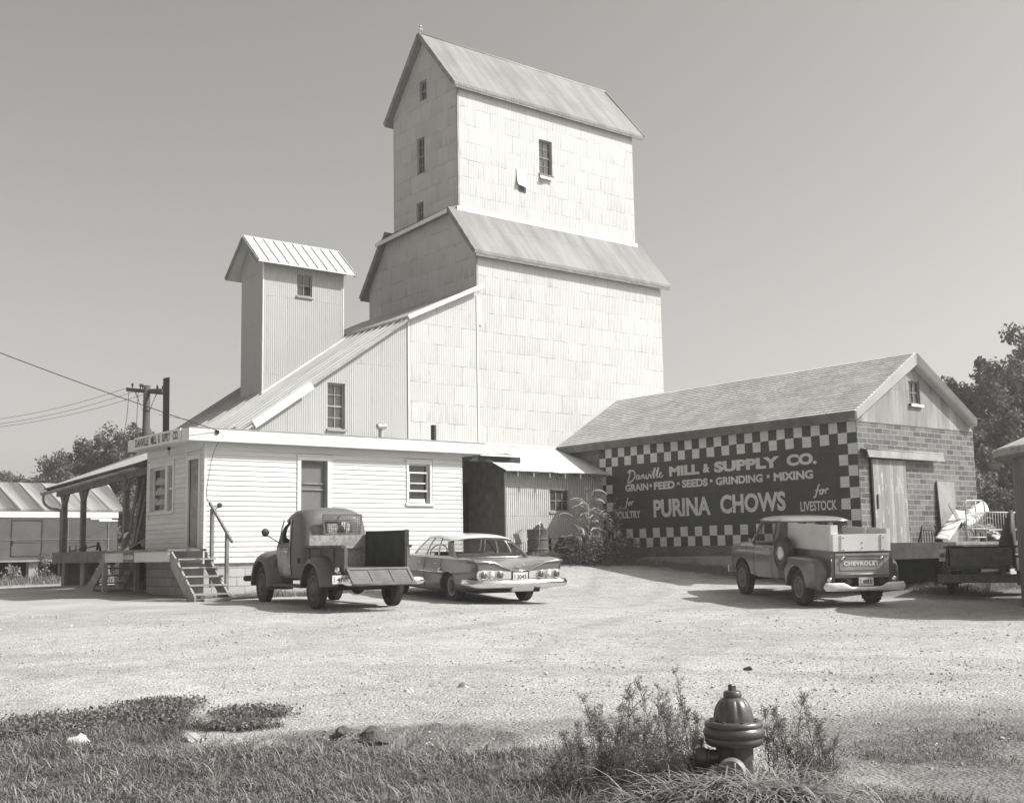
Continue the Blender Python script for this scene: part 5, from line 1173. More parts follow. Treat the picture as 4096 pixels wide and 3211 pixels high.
    for p, q in (((gx0 + .03, gy, gz0), (gx0, gy, gz1)), ((gx0, gy, gz1), (gx1, gy, gz1)), ((gx1, gy, gz1), (gx1 - .03, gy, gz0)), ((gx1 - .03, gy, gz0), (gx0 + .03, gy, gz0))): b.beam(p, q, .035, .015, (0, 1, 0))
    for k in range(1, 17): xx = gx0 + .02 + (gx1 - gx0 - .04) * k / 17; b.tube([(xx, gy, gz0), (xx, gy, gz1)], .006, 4)
    for k in range(1, 11): zz = gz0 + (gz1 - gz0) * k / 11; b.tube([(gx0 + .02, gy, zz), (gx1 - .02, gy, zz)], .006, 4)
    b.beam((-.2, gy, 1.38), (-.2, .98, 1.38), .02, .02); b.beam((.3, gy, 1.38), (.3, .98, 1.38), .02, .02); b.beam((.1, gy, 1.72), (.1, 1.06, 1.72), .02, .02); b.build('window_guard', M['dirtymetal'], t)
    # hood and cowl
    b = MB(); b.loft([[(w_ * math.cos(a), yy, .72 + (h - .72) * (abs(math.sin(a)) ** .75)) for a in [math.pi * k / 20 for k in range(21)]] for yy, w_, h in ((2.4, .66, 1.2), (2.7, .56, 1.17), (3.1, .46, 1.13), (3.4, .38, 1.08), (3.55, .3, 1.0), (3.6, .2, .88))], closed=True); b.build('hood', paint, t)
    b = MB(); b.loft([[(w_ * s_, yy, z) for s_, z in ((1, .45), (1, .95), (-1, .95), (-1, .45))] for yy, w_ in ((2.4, .62), (3.5, .4))], sm=False); b.build('engine_bay', M['black'], t)
    for s in (-1, 1):
        f = fender(s * .42, s * .89, wb + .0, r + .03, .66, .45, -6, 190, 1.12, bulge=.8); o = f.build('front_fender', paint, t, fix=False); solid(o, .012)
        f = MB(); f.loft([[(s * a, yy, z) for a, z in q] for yy, q in ((2.55, ((.6, 1.02), (.72, .98), (.84, .84), (.87, .6), (.87, .3), (.82, .28), (.6, .4))), (2.35, ((.6, 1.0), (.68, .96), (.76, .8), (.8, .55), (.82, .28), (.78, .27), (.6, .4))))]); f.build('fender_skirt', paint, t)
        b = MB(); b.lathe([(.1, 0), (.11, .03), (.1, .1), (.05, .2), (.0, .24)], 18, (s * .5, 3.4, .86), 'Y'); b.build('headlamp', M['chrome'], t)
        f = fender(s * .6, s * .9, .02, r + .02, .56, .44, 2, 178, 1.22, bulge=.9); o = f.build('rear_fender', paint, t, fix=False); solid(o, .012)
        b = MB(); b.box(min(s * .6, s * .87), max(s * .6, s * .87), .5, 2.5, .36, .41); b.build('running_board', M['bedsteel'], t, bevel=.015)
        wheel(t, s * .745, 0, r, .17, .22, .13, s, hubmat='dirtymetal'); wheel(t, s * .745, wb, r, .17, .22, .13, s, hubmat='dirtymetal')
    # box
    y0, y1, wv, zf, zs = -1.0, .88, .6, .74, 1.1
    b = MB(); b.box(-wv, wv, y0, y1, zf - .04, zf, 0)
    b.build('bed_floor', M['oldwoody'] if False else M['bedsteel'], t)
    for s in (-1, 1):
        b = MB(); x0, x1 = sorted((s * wv, s * (wv + .025))); b.box(x0, x1, y0, y1, zf - .06, zs); xa, xb = sorted((s * (wv - .01), s * (wv + .085))); b.box(xa, xb, y0 - .01, y1, zs, zs + .025)
        for yy in (-.55, .1, .7): x2, x3 = sorted((s * (wv + .0252), s * (wv + .05))); b.box(x2, x3, yy, yy + .05, zf - .04, zs - .002)
        b.tube([(s * (wv + .045), y0 - .01, zs + .012), (s * (wv + .045), y1, zs + .012)], .032, 10)
        x4, x5 = sorted((s * (wv - .03), s * (wv + .03))); b.box(x4, x5, y0 - .03, y0 - .002, zf - .1, zs - .002)
        b.build('bed_side', M['bedsteel'], t, auto=30)
    b = MB(); b.box(wv - .05, wv - .025, y0, y1 - .05, zf + .02, zs + .3); b.box(wv - .06, wv + .02, y0 - .02, y0 - .001, zf, zs + .31); part(b.build('side_board', M['timber'], t), 'tall dark board standing along the right side of the bed')
    b = MB(); b.box(-wv, wv, y1 - .03, y1, zf, zs); b.box(-wv + .05, wv - .06, y1 - .075, y1 - .032, zs - .02, zs + .235); b.box(-wv + .0, -wv + .045, y1 - .08, y1 - .032, zs - .02, zs + .24); part(b.build('front_board', M['planks'], t), 'rough pale plank across the front of the bed')
    b = MB(); a = R(40); L = .42; ux = Vector((0, -math.cos(a), -math.sin(a))); un = Vector((0, -math.sin(a), math.cos(a))); h = Vector((0, y0 - .03, zf - .01)); wd = wv - .0
    def TP(u, v, d): return h + Vector((1, 0, 0)) * u + ux * v + un * d
    def tb(u0, u1, v0, v1, d0, d1): b.hexa([TP(u0, v0, d0), TP(u1, v0, d0), TP(u1, v1, d0), TP(u0, v1, d0), TP(u0, v0, d1), TP(u1, v0, d1), TP(u1, v1, d1), TP(u0, v1, d1)])
    tb(-wd, wd, 0, L, -.02, 0)
    for e in ((-wd, -wd + .05, 0, L), (wd - .05, wd, 0, L), (-wd + .05, wd - .05, 0, .05), (-wd + .05, wd - .05, L - .04, L)): tb(*e, 0.0002, .016)
    for u in (-.2, .2): tb(u - .012, u + .012, .05, L - .04, .0002, .012)
    b.tube([TP(-wd - .02, L, -.01), TP(wd + .02, L, -.01)], .02, 8); part(b.build('tailgate', M['oldtail'], t), 'tailgate hanging open at the back')
    # rear bumper ends, lamp and plate
    for s in (-1, 1):
        b = MB(); b.loft([[(s * xx, -1.2 + .1 * k_ + .05 * math.cos(a) * q, .5 + .075 * math.sin(a) * q) for a in [2 * math.pi * i / 14 for i in range(14)]] for xx, q, k_ in [(u * (1.2 if s > 0 else 1), q_, w_) for u, q_, w_ in ((.4, .7, 0), (.5, .95, 0), (.6, .95, .1), (.68, .75, .3), (.72, .35, .5))]]); b.build('bumper_end', M['chrome'], t)
    b = MB(); b.box(-.45, .45, -1.17, -1.13, .42, .56); b.box(-.4, -.3, -1.12, .6, .5, .6); b.box(.3, .4, -1.12, .6, .5, .6); b.box(-.35, .35, -.95, -.9, .5, .58); b.lathe([(.0, -.75), (.05, -.7), (.055, .7), (0, .75)], 12, (0, 0, .37), 'X'); b.lathe([(0, -.14), (.11, -.08), (.13, 0), (.11, .08), (0, .14)], 16, (.05, 0, .37), 'Y'); b.build('chassis', M['black'], t)
    b = MB(); b.lathe([(.0, -.07), (.06, -.065), (.068, -.04), (.06, .02), (.03, .06), (0, .07)], 18, (-.69, -.86, .7), 'Y'); b.build('tail_lamp', M['chrome'], t)
    plate(t, -.7, -1.02, .47, .3, .15, '403', '29')
    b = MB(); b.tube([(-.7, 2.12, 1.18), (-.98, 2.2, 1.36)], .01, 6); b.lathe([(0, -.015), (.075, -.01), (.08, .0), (.05, .02), (0, .025)], 20, (-1.01, 2.18, 1.41), 'Y'); b.build('mirror', M['black'], t)
    b = MB(); b.lathe([(.055, 0), (.055, -.02), (.0, -.025)], 16, (-.695, 1.12, .86), 'X', caps=False); b.build('fuel_cap', M['black'], t)
    b = MB(); b.box(-.85, .85, 3.72, 3.76, .42, .54); b.tube([(-.85, 3.74, .48), (-.93, 3.68, .48)], .06, 8); b.build('front_bumper', M['black'], t)
    return t
M['oldtail'] = plain('worn open tailgate paint', .135, .5, .4, var=.2, scale=5, grime=.4)
oldtruck()
# ---------------------------------------------------------------- the finned sedan
def sedan():
    hd = 12.; wb = 3.02; x, y = 15.42, 19.85
    fx, fy = x + wb * math.sin(R(hd)), y + wb * math.cos(R(hd))
    t = vehicle('finned_sedan', 'grey four door sedan with a white roof and flat gull wing tail fins', 'car', x, y, hd, GZ(x, y), GZ(fx, fy), wb)
    r = .345; P = M['sedanpaint']
    def ring(yy, W, xf, zt, zf, zb, dip=.0, m=.6):
        v = sst(-.6, -1.2, yy)
        half = [(0, zt), (.24 * xf, zt + .05 * v * (zf - zt)), (.58 * xf, zt + (.25 + .6 * v) * (zf - zt)), (.85 * xf, zt + (.8 + .17 * v) * (zf - zt)), (xf, zf), (xf + .004, zf - .025), (W * .955, zf - .09), (W * .985, m + .1), (W, m), (W * .975, m - .06), (W * .985, m - .2), (W * .95, zb + .05), (W * .88, zb)]
        return [(a, yy, b) for a, b in half] + [(-a, yy, b) for a, b in half[:0:-1]]
    S = [(-1.36, .93, .97, .70, .885, .42, .0, .72), (-1.28, .97, .99, .75, .91, .38, .0, .7), (-1.1, .99, .985, .83, .925, .33, .0, .68), (-.8, 1., .975, .9, .935, .28, 0, .66), (-.35, 1., .96, .935, .935, .24, 0, .63), (.3, 1., .95, .94, .93, .22, 0, .61), (1.2, 1., .94, .94, .925, .21, 0, .6), (2.2, 1., .94, .95, .925, .21, 0, .6), (2.7, .99, .93, .96, .92, .22, 0, .6), (3.3, .97, .92, .92, .89, .26, 0, .6), (3.7, .95, .9, .86, .84, .3, 0, .58), (3.86, .9, .84, .78, .78, .36, 0, .56)]
    b = MB(); b.loft([ring(*q) for q in S]); body = b.build('body', P, t, auto=30)
    cut = []
    for s in (-1, 1):
        for yy, rr in ((0, .37), (wb, .4)):
            m = MB(); ring_ = []
            for k in range(25):
                a = math.pi * k / 24; ring_.append((yy + rr * 1.08 * math.cos(a), yy * 0 + .345 + (rr - .07) * math.sin(a)))
            ring_ += [(yy - rr * 1.08, .1), (yy + rr * 1.08, .1)]
            m.loft([[(s * .62, a, b_) for a, b_ in ring_], [(s * 1.2, a, b_) for a, b_ in ring_]], sm=False); cut.append(m)
    carve(body, cut, 0, 28)
    for s in (-1, 1):
        wheel(t, s * .8, 0, r, .19, .2, .13, s, rimmat='chromeish', hubmat='dirtymetal'); wheel(t, s * .8, wb, r, .19, .2, .13, s, rimmat='chromeish', hubmat='dirtymetal')
    # greenhouse
    zb, zt = .925, 1.315
    low = [(.0, -.46), (.5, -.42), (.78, -.28), (.86, -.05), (.87, .6), (.87, 1.3), (.86, 2.0), (.8, 2.28), (.5, 2.42), (0, 2.47)]
    top = [(.0, .24), (.4, .25), (.62, .3), (.71, .42), (.715, .8), (.71, 1.2), (.69, 1.6), (.62, 1.78), (.42, 1.86), (0, 1.88)]; zto = [1.315, 1.305, 1.265, 1.25, 1.3, 1.315, 1.31, 1.305, 1.31, 1.315]
    rf = MB(); rings = []
    for u, z in ((1., 0), (1.025, .012), (1.0, .03), (.86, .058), (.6, .08), (.3, .09), (.03, .092)):
        pts = [(a * u, 1.0 + (yy - 1.0) * u, z + zt + (zo - zt) * min(1., u * u)) for (a, yy), zo in zip(top, zto)]; rings.append(pts + [(-a, c, d) for a, c, d in pts[-2:0:-1]])
    rf.loft(rings); rf.build('roof', M['sedanroof'], t, auto=50)
    def mix(i, f): return Vector((low[i][0] + (top[i][0] - low[i][0]) * f, low[i][1] + (top[i][1] - low[i][1]) * f, zb + (zto[i] - zb) * f))
    def at(u, f):                                             # u is a fractional index along the outline
        i = min(int(u), len(low) - 2); k = u - i; p = mix(i, f).lerp(mix(i + 1, f), k); p.x += .03 * math.sin(math.pi * f); return p
    def band(u0, u1, n=10, name='glass', s=1, mat='carglass'):
        g = MB(); mir = lambda p: (s * p.x, p.y, p.z)
        g.grid([[mir(at(u0 + (u1 - u0) * j / n, f)) for j in range(n + 1)] for f in (0, .25, .5, .75, 1.)], sm=True); return g
    g = band(0, 2.75); h = band(0, 2.75, s=-1); i = len(g.v); g.v += h.v; g.f += [[k + i for k in f] for f in h.f]; g.m += h.m; g.sm += h.sm; g.build('rear_glass', M['carglass'], t)
    g = band(7., 9); h = band(7., 9, s=-1); i = len(g.v); g.v += h.v; g.f += [[k + i for k in f] for f in h.f]; g.m += h.m; g.sm += h.sm; g.build('windshield', M['carglass'], t)
    for s in (-1, 1):
        g = band(3.15, 6.9, 16, s=s); g.build('side_glass', M['carglass'], t, fix=False)
        p = MB()
        p.loft([[(s * at(3. + d, f).x * k_, at(3. + d, f).y, at(3. + d, f).z) for d, k_ in ((-.3, 1.005), (.3, 1.012), (.3, .97), (-.3, .965))] for f in (0, .25, .5, .75, 1.0)], sm=True)
        p.build('rear_pillar', M['sedanpaint'], t, auto=50)
        p = MB()
        for u in (4.15, 5.15, 6.35, 6.95): p.tube([(s * at(u, f).x, at(u, f).y, at(u, f).z) for f in (0, .25, .5, .75, 1)], .018 if u < 6 else .013, 6)
        p.tube([(s * at(3 + k / 4, 1).x, at(3 + k / 4, 1).y, at(3 + k / 4, 1).z) for k in range(17)], .016, 6); p.tube([(s * at(3 + k / 4, 0).x, at(3 + k / 4, 0).y, zb + .01) for k in range(17)], .014, 6)
        p.build('window_trim', M['chrome'], t)
        p = MB()                                             # side trim: long spear and the jet ornament
        p.tube([(s * .958, -1.3, .9), (s * .972, -.6, .918), (s * .956, .6, .915), (s * .95, 2.4, .905)], .012, 6); p.tube([(s * 1.0, .15, .62), (s * 1.003, 1.2, .61), (s * 1.003, 2.4, .605)], .01, 6)
        p.loft([[(s * 1.0, .18, .6), (s * 1.01, .18, .66), (s * 1.02, .18, .63)], [(s * 1.0, .5, .62), (s * 1.03, .42, .66), (s * 1.03, .42, .64)], [(s * 1.0, .3, .72), (s * 1.03, .35, .72), (s * 1.01, .28, .7)]])
        for yy in (.42, 1.32): p.tube([(s * .985, yy + .08, .79), (s * 1.005, yy + .1, .79), (s * 1.005, yy + .22, .79), (s * .985, yy + .24, .79)], .01, 6)
        p.build('side_trim', M['chrome'], t)
        for yy in (.36, 1.24, 2.2): p = MB(); p.tube([(s * .953, yy, .9), (s * .975, yy, .82), (s * 1.0, yy, .62), (s * .99, yy, .45), (s * .965, yy, .28)], .004, 4); p.build('door_gap', M['black'], t)
        # fin edges meeting in a shallow V over the number plate
        p = MB(); p.tube([(s * .97, -1.37, .89), (s * .8, -1.375, .888), (s * .57, -1.372, .865), (s * .23, -1.37, .715)], [.018, .016, .013, .01], 8); p.tube([(s * .97, -1.37, .89), (s * .985, -1.15, .925), (s * .975, -.7, .94)], .012, 6); p.build('fin_trim', M['chrome'], t)
        p = MB()
        for k, xx in enumerate((.44, .62, .8)):
            pass
        pn = MB(); pn.loft([[(s * a, -1.375, z) for a, z in ((.2, .545), (.9, .535), (.945, .56), (.95, .64), (.93, .7), (.8, .725), (.2, .685))], [(s * a, -1.335, z) for a, z in ((.2, .545), (.9, .535), (.945, .56), (.95, .64), (.93, .7), (.8, .725), (.2, .685))]], sm=False); pan = pn.build('tail_panel', M['silver'], t)
        for k, xx in enumerate((.46, .64, .82)):
            l = MB(); l.lathe([(.082, .0), (.084, -.02), (.07, -.025), (.066, -.012)], 24, (s * xx, -1.375, .622), 'Y', caps=False); lr = l.build('lamp_ring', M['chrome'], pan)
            l = MB(); l.lathe([(.068, -.008), (.062, -.022), (.04, -.034), (0, -.042)], 20, (s * xx, -1.375, .622), 'Y', caps=False); l.build('tail_lamp', M['lenswhite' if k == 1 else 'lens'], pan)
    b = MB(); b.box(-.2, .2, -1.36, -1.33, .5, .7); b.build('plate_recess', M['dirtymetal'], t)
    plate(t, 0, -1.385, .5, .33, .17, '3045', '67')
    b = MB(); b.tube([(-.24, -1.375, .7), (.24, -1.375, .7)], .012, 6); b.box(-.07, .03, -1.33, -1.3, .775, .79); b.box(-.01, .03, -1.35, -1.31, .7, .74); b.build('deck_ornament', M['chrome'], t)
    b = MB(); b.tube([(-.62, -.5, .935), (-.3, -.56, .945), (.3, -.56, .945), (.62, -.5, .935)], .016, 6); b.build('rear_glass_trim', M['chrome'], t)
    b = MB()                                                 # wrap-round bumper
    prof = [(0, .36), (-.06, .38), (-.1, .42), (-.105, .47), (-.08, .52), (-.02, .535), (.01, .45)]
    path = [(-1.0, -.95), (-1.02, -1.2), (-.97, -1.36), (-.85, -1.42), (-.3, -1.45), (.3, -1.45), (.85, -1.42), (.97, -1.36), (1.02, -1.2), (1.0, -.95)]
    rings = []
    for k, (px, py) in enumerate(path):
        a = Vector(path[max(k - 1, 0)]); c = Vector(path[min(k + 1, len(path) - 1)]); d = (c - a).normalized(); nrm = Vector((d.y, -d.x))
        rings.append([(px - nrm.x * q[0] * (-1), py - nrm.y * q[0] * (-1), q[1]) for q in [(-u, v) for u, v in prof]])
    b.loft(rings); b.build('rear_bumper', M['chrome'], t, auto=50)
    b = MB(); b.loft([[(xx, -1.46 - .05 * q, z) for z, q in ((.3, .4), (.36, 1), (.44, 1), (.5, .4))] + [(xx, -1.42, .5), (xx, -1.42, .3)] for xx in (-.24, -.2, .2, .24)], sm=False); b.build('bumper_guard', M['silver'], t)
    b = MB(); b.box(-.7, .7, -.9, 3.6, .24, .3); b.box(-.62, .62, -.5, .5, .3, .5); b.build('floor_pan', M['black'], t)
    b = MB(); b.box(-.72, .72, .15, .35, .5, 1.0); b.box(-.72, .72, .3, .75, .45, .62); b.box(-.72, .72, 1.2, 1.36, .5, 1.0); b.box(-.72, .72, 1.3, 1.8, .45, .62); b.build('seats', M['seat'], t, bevel=.05)
    b = MB(); ring_ = [Vector((-.38, 1.85, .98)) + Vector((.2 * math.cos(a), -.1 * math.sin(a), .17 * math.sin(a))) for a in [2 * math.pi * k / 20 for k in range(21)]]; b.tube(ring_, .012, 6); b.tube([(-.38, 1.85, .98), (-.38, 2.3, .8)], .02, 6); b.tube([(-.58, 1.85, .98), (-.18, 1.85, .98)], .01, 5); b.build('steering_wheel', M['black'], t)
    b = MB(); b.tube([(.75, -.75, .93), (.74, -.85, 1.7)], .004, 5); b.build('aerial', M['chrome'], t)
    b = MB(); b.loft([[(xx, yy, z) for xx, z in ((-.8, .86), (.8, .86), (.8, .93), (-.8, .93))] for yy in (2.05, 2.4)], sm=False); b.build('dashboard', M['seat'], t)
M['chromeish'] = plain('pale steel wheel', .3, .5, .4, var=.1, scale=5)
sedan()
# ---------------------------------------------------------------- the step-side pickup with high white boards
def pickup():
    hd = 25.; wb = 2.9; x, y = 20.8, 15.05
    fx, fy = x + wb * math.sin(R(hd)), y + wb * math.cos(R(hd))
    t = vehicle('stepside_pickup', 'grey step side pickup with high white sideboards and a side mounted spare wheel', 'pickup truck', x, y, hd, GZ(x, y), GZ(fx, fy), wb); t.scale = (1.0, .94, 1.0)
    r = .37; P = M['pickpaint']
    # lower body of the cab and the front end
    def sec(yy, W, zt, zs, zb, crown=.0):
        half = [(0, zt + crown), (W * .5, zt + crown * .8), (W * .8, zt + crown * .2), (W * .93, zt - .02), (W * .985, zt - .075), (W * .955, zs + .04), (W * .985, zs), (W, zs - .05), (W * .995, .75), (W * .97, zb + .03), (W * .9, zb), (W * .5, zb)]
        return [(a, yy, b) for a, b in half] + [(-a, yy, b) for a, b in half[:0:-1]]
    b = MB(); S = [(1.0, .87, 1.17, .98, .46), (1.06, .885, 1.18, .98, .45), (1.7, .89, 1.18, .98, .44), (2.1, .89, 1.18, .98, .44, .01), (2.25, .885, 1.18, .98, .45, .02), (2.9, .87, 1.17, .97, .48, .03), (3.35, .85, 1.14, .95, .52, .03), (3.62, .82, 1.09, .92, .55, .02), (3.7, .76, 1.02, .9, .6, 0)]
    b.loft([sec(*q) for q in S]); body = b.build('body', P, t, auto=30); cut = []
    for s in (-1, 1):
        m = MB(); ring_ = [(wb + .47 * math.cos(math.pi * k / 24) * (1 if k < 12 else 1), .36 + .46 * (math.sin(math.pi * k / 24) ** .7)) for k in range(25)] + [(wb - .47, .1), (wb + .47, .1)]
        m.loft([[(s * .5, a, c) for a, c in ring_], [(s * 1.2, a, c) for a, c in ring_]], sm=False); cut.append(m)
    m = MB(); m.box(-.8, .8, 1.08, 2.1, .7, 1.4); cut.append(m)
    carve(body, cut, 0, 28)
    # cab top: pillars, roof with its overhanging lip
    top = [(1.0, .76), (1.06, .8), (1.3, .81), (1.75, .8), (1.98, .76), (2.06, .66)]
    rf = MB(); rings = []
    def outline(u, yo=0.): 
        pts = [(w_ * u[0], 1.5 + (yy - 1.5) * u[1]) for yy, w_ in [(.94, .5), (.95, .7), (1.02, .79), (1.3, .815), (1.75, .805), (1.98, .77), (2.12, .66), (2.16, .4)]]; return pts + [(-a, c) for a, c in pts[::-1]]
    for z, u in ((1.66, (.97, .97)), (1.675, (1.03, 1.05)), (1.69, (1.05, 1.08)), (1.705, (1.04, 1.07)), (1.745, (.95, .93)), (1.78, (.75, .7)), (1.795, (.45, .4)), (1.8, (.05, .05))): rings.append([(a, c, z) for a, c in outline(u)])
    rf.loft(rings); rf.build('roof', M['pickroof'], t, auto=40)
    for s in (-1, 1):
        p = MB(); p.loft([[(s * a, c, z) for a, c in q] for z, q in ((1.16, ((.87, 1.02), (.87, 1.2), (.8, 1.2), (.75, 1.02))), (1.42, ((.83, 1.0), (.83, 1.17), (.77, 1.17), (.72, 1.0))), (1.68, ((.79, .98), (.79, 1.14), (.73, 1.14), (.66, .98))))], sm=True); p.build('rear_pillar', P, t, auto=40)
        p = MB(); p.loft([[(s * a, c, z) for a, c in q] for z, q in ((1.16, ((.86, 2.28), (.86, 2.34), (.82, 2.34), (.82, 2.28))), (1.3, ((.85, 2.16), (.85, 2.23), (.8, 2.23), (.8, 2.16))), (1.68, ((.79, 1.93), (.79, 2.0), (.74, 2.0), (.74, 1.93))))]); p.build('front_pillar', P, t, auto=40)
        p = MB(); p.tube([(s * .86, 1.24, 1.18), (s * .835, 1.2, 1.4), (s * .795, 1.17, 1.65), (s * .785, 1.9, 1.65), (s * .83, 2.12, 1.32), (s * .85, 2.2, 1.19)], .016, 6); p.tube([(s * .86, 1.97, 1.18), (s * .795, 1.86, 1.65)], .012, 6); p.build('window_frame', M['dirtymetal'], t)
        p = MB(); p.poly([(s * .857, 1.24, 1.18), (s * .857, 2.2, 1.18), (s * .79, 1.92, 1.66), (s * .79, 1.17, 1.66)]); p.build('side_glass', M['carglass'], t, fix=False)
        p = MB(); p.tube([(s * .89, 1.24, 1.16), (s * .895, 1.24, .95), (s * .9, 1.24, .6), (s * .87, 1.27, .48)], .004, 4); p.build('door_gap', M['black'], t); p = MB(); p.tube([(s * .89, 2.18, 1.16), (s * .9, 2.2, .95), (s * .9, 2.2, .6), (s * .87, 2.15, .48)], .005, 4); p.build('door_gap', M['black'], t); p = MB(); p.tube([(s * .875, 2.62, 1.14), (s * .87, 2.64, .97)], .004, 4); p.build('door_gap', M['black'], t)
        p = MB(); p.tube([(s * .885, 1.32, 1.08), (s * .93, 1.33, 1.08), (s * .93, 1.44, 1.085), (s * .885, 1.46, 1.085)], .014, 8); p.build('door_handle', M['chrome'], t)
        p = MB(); p.lathe([(.095, 0), (.09, .02), (0, .03)], 20, (s * .55, 3.69, .98), 'Y'); p.build('headlamp', M['chrome'], t)
        wheel(t, s * .78, 0, r, .2, .21, .1, s, lug=True, hubmat='dirtymetal', rimmat='dustyrim'); wheel(t, s * .78, wb, r, .18, .21, .1, s, hubmat='dirtymetal', rimmat='dustyrim')
        # rear wing: flat topped, square at the back, with a round wheel opening
        f = MB(); pr = smoothpath([(.6, .36, 0), (.63, .62, 0), (.62, .84, 0), (.5, .97, 0), (.25, 1.0, 0), (-.5, .99, 0), (-.78, .95, 0), (-.9, .84, 0), (-.93, .62, 0), (-.9, .38, 0)], 3); c0 = Vector((-.12, .62, 0))
        f.loft([[(s * xx, c0.x + (p.x - c0.x) * q, max(.36, c0.y + (p.y - c0.y) * q)) for p in pr] for xx, q in ((.62, 1.), (.84, 1.), (.89, .975), (.92, .93), (.93, .86))]); o = f.build('rear_wing', P, t)
        k_ = MB(); rg = [(.02 + .43 * math.cos(math.pi * k / 20), .38 + .43 * math.sin(math.pi * k / 20)) for k in range(21)] + [(-.41, .1), (.45, .1)]
        k_.loft([[(s * .55, a, c) for a, c in rg], [(s * 1.1, a, c) for a, c in rg]], sm=False); carve(o, [k_], 0, 40)
        f = MB(); f.box(min(s * .63, s * .9), max(s * .63, s * .9), .55, 1.0, .42, .46); f.build('side_step', M['bedsteel'], t, bevel=.01)
    g = MB(); g.grid([[(-.8, 2.26, 1.18), (.8, 2.26, 1.18)], [(-.72, 1.96, 1.66), (.72, 1.96, 1.66)]]); g.build('windshield', M['carglass'], t, fix=False)
    g = MB(); g.box(-.75, .75, .985, 1.03, 1.1, 1.3); g.box(-.75, -.6, .985, 1.02, 1.3, 1.66); g.box(.6, .75, .985, 1.02, 1.3, 1.66); g.build('cab_back', P, t)
    g = MB(); g.box(-.7, .7, 1.08, 1.25, .8, 1.22); g.box(-.7, .7, 1.25, 1.6, .75, .9); g.build('bench_seat', M['seat'], t, bevel=.04)
    b = MB(); ring_ = [Vector((-.4, 1.78, 1.2)) + Vector((.2 * math.cos(a), -.12 * math.sin(a), .15 * math.sin(a))) for a in [2 * math.pi * k / 20 for k in range(21)]]; b.tube(ring_, .012, 6); b.tube([(-.4, 1.78, 1.2), (-.4, 2.1, .95)], .02, 6); b.build('steering_wheel', M['black'], t)
    # box
    y0, y1, wv, zf, zs = -1.02, .93, .635, .72, 1.11
    b = MB(); b.box(-wv, wv, y0, y1, zf - .04, zf); b.build('bed_floor', M['bedsteel'], t)
    for s in (-1, 1):
        b = MB(); a, c = sorted((s * wv, s * (wv + .03))); b.box(a, c, y0, y1, zf - .06, zs); a, c = sorted((s * (wv - .02), s * (wv + .06))); b.box(a, c, y0, y1, zs, zs + .03); a, c = sorted((s * (wv - .03), s * (wv + .055))); b.box(a, c, y0 - .035, y0 - .001, .55, zs + .03); b.tube([(s * (wv + .045), y0 - .04, .74), (s * (wv + .045), y0 - .04, 1.0)], .014, 6)
        b.build('bed_side', P, t)
        b = MB(); a, c = sorted((s * (wv - .005), s * (wv + .02))); hgt = 1.66 if s < 0 else 1.58
        b.box(a, c, y0 + .05, y1 - .02, zs + .032, hgt); o = part(b.build('side_board', M['greyboard'], t), ('tall pale board on the left side of the bed' if s < 0 else 'tall pale board on the right side of the bed'))
        b = MB(); a, c = sorted((s * (wv - .13), s * (wv + .025))); b.box(a if s < 0 else wv - .05, c, y0 - .012, y0 + .04, zs + .032, hgt); b.build('stake', M['whiteboard'], o); b = MB(); a, c = sorted((s * (wv - .05), s * (wv - .007))); b.box(a, c, -.2, -.1, zs + .032, hgt - .02); b.build('stake', M['whiteboard'], o)
    b = MB(); b.box(-wv + .0, wv - .05, y0 - .05, y0 - .015, zs + .035, zs + .37); part(b.build('tail_board', M['whiteboard'], t), 'white board standing above the tailgate')
    b = MB(); b.box(-.47, -.44, y0 - .066, y0 - .051, zs + .04, zs + .36); b.box(.42, .45, y0 - .066, y0 - .051, zs + .04, zs + .36); b.build('cleat', M['greyboard'], t)
    b = MB()
    for xx, zz in ((0, .1), (0, .2), (-.41, .06), (-.41, .3), (.48, .06), (.48, .3)): b.lathe([(.012, 0), (.012, -.008), (0, -.01)], 8, (xx, y0 - .052, zs + zz), 'Y')
    b.build('bolt', M['black'], t)
    b = MB(); yb = y0 - .02
    b.box(-wv + .04, wv - .04, yb - .03, yb + .01, .62, 1.1); b.box(-wv + .04, wv - .04, yb - .05, yb - .031, 1.06, 1.1); b.tube([(-wv + .05, yb - .03, .68), (wv - .05, yb - .03, .68)], .028, 8)
    for e in ((-.5, .5, .77, .785), (-.5, .5, .995, 1.01), (-.5, -.485, .785, .995), (.485, .5, .785, .995)): b.box(e[0], e[1], yb - .038, yb - .031, e[2], e[3])
    tg = part(b.build('tailgate', M['tailpaint'], t), 'dusty tailgate with raised pale lettering'); textmesh('CHEVROLET', .78, .085, (-.41, yb - .031, .86), (1, 0, 0), (0, 0, 1), .006, .05, spacing=1.15).build('lettering', M['whiteboard'], tg, fix=False)
    for xx in (-.43, .43):
        b = MB(); b.lathe([(.045, -.0), (.047, -.02), (.03, -.032), (0, -.036)], 16, (xx, yb - .031, 1.0), 'Y', caps=False); b.build('reflector', M['chrome'], tg)
    for s in (-1, 1):
        b = MB(); b.lathe([(.0, .08), (.045, .05), (.06, 0), (.055, -.03), (.02, -.045), (0, -.047)], 18, (s * .71, y0 - .02, .58), 'Y'); b.build('tail_lamp', M['chrome'], t)
    b = MB(); n = 14; rings = []
    for xx in [(-.9 + 1.8 * k / 40) for k in range(41)]:
        ax = abs(xx); dip = sst(.52, .3, ax); hgt = .085 - .045 * dip; zc = .455 - .04 * dip; e = 1 - .75 * sst(.86, .9, ax)
        rings.append([(xx, y0 - .2 + .06 * sst(.7, .9, ax) + .035 * math.cos(a) * e, zc + hgt * math.sin(a) * e) for a in [2 * math.pi * i / n for i in range(n)]])
    b.loft(rings); b.build('rear_bumper', M['whitebump'], t)
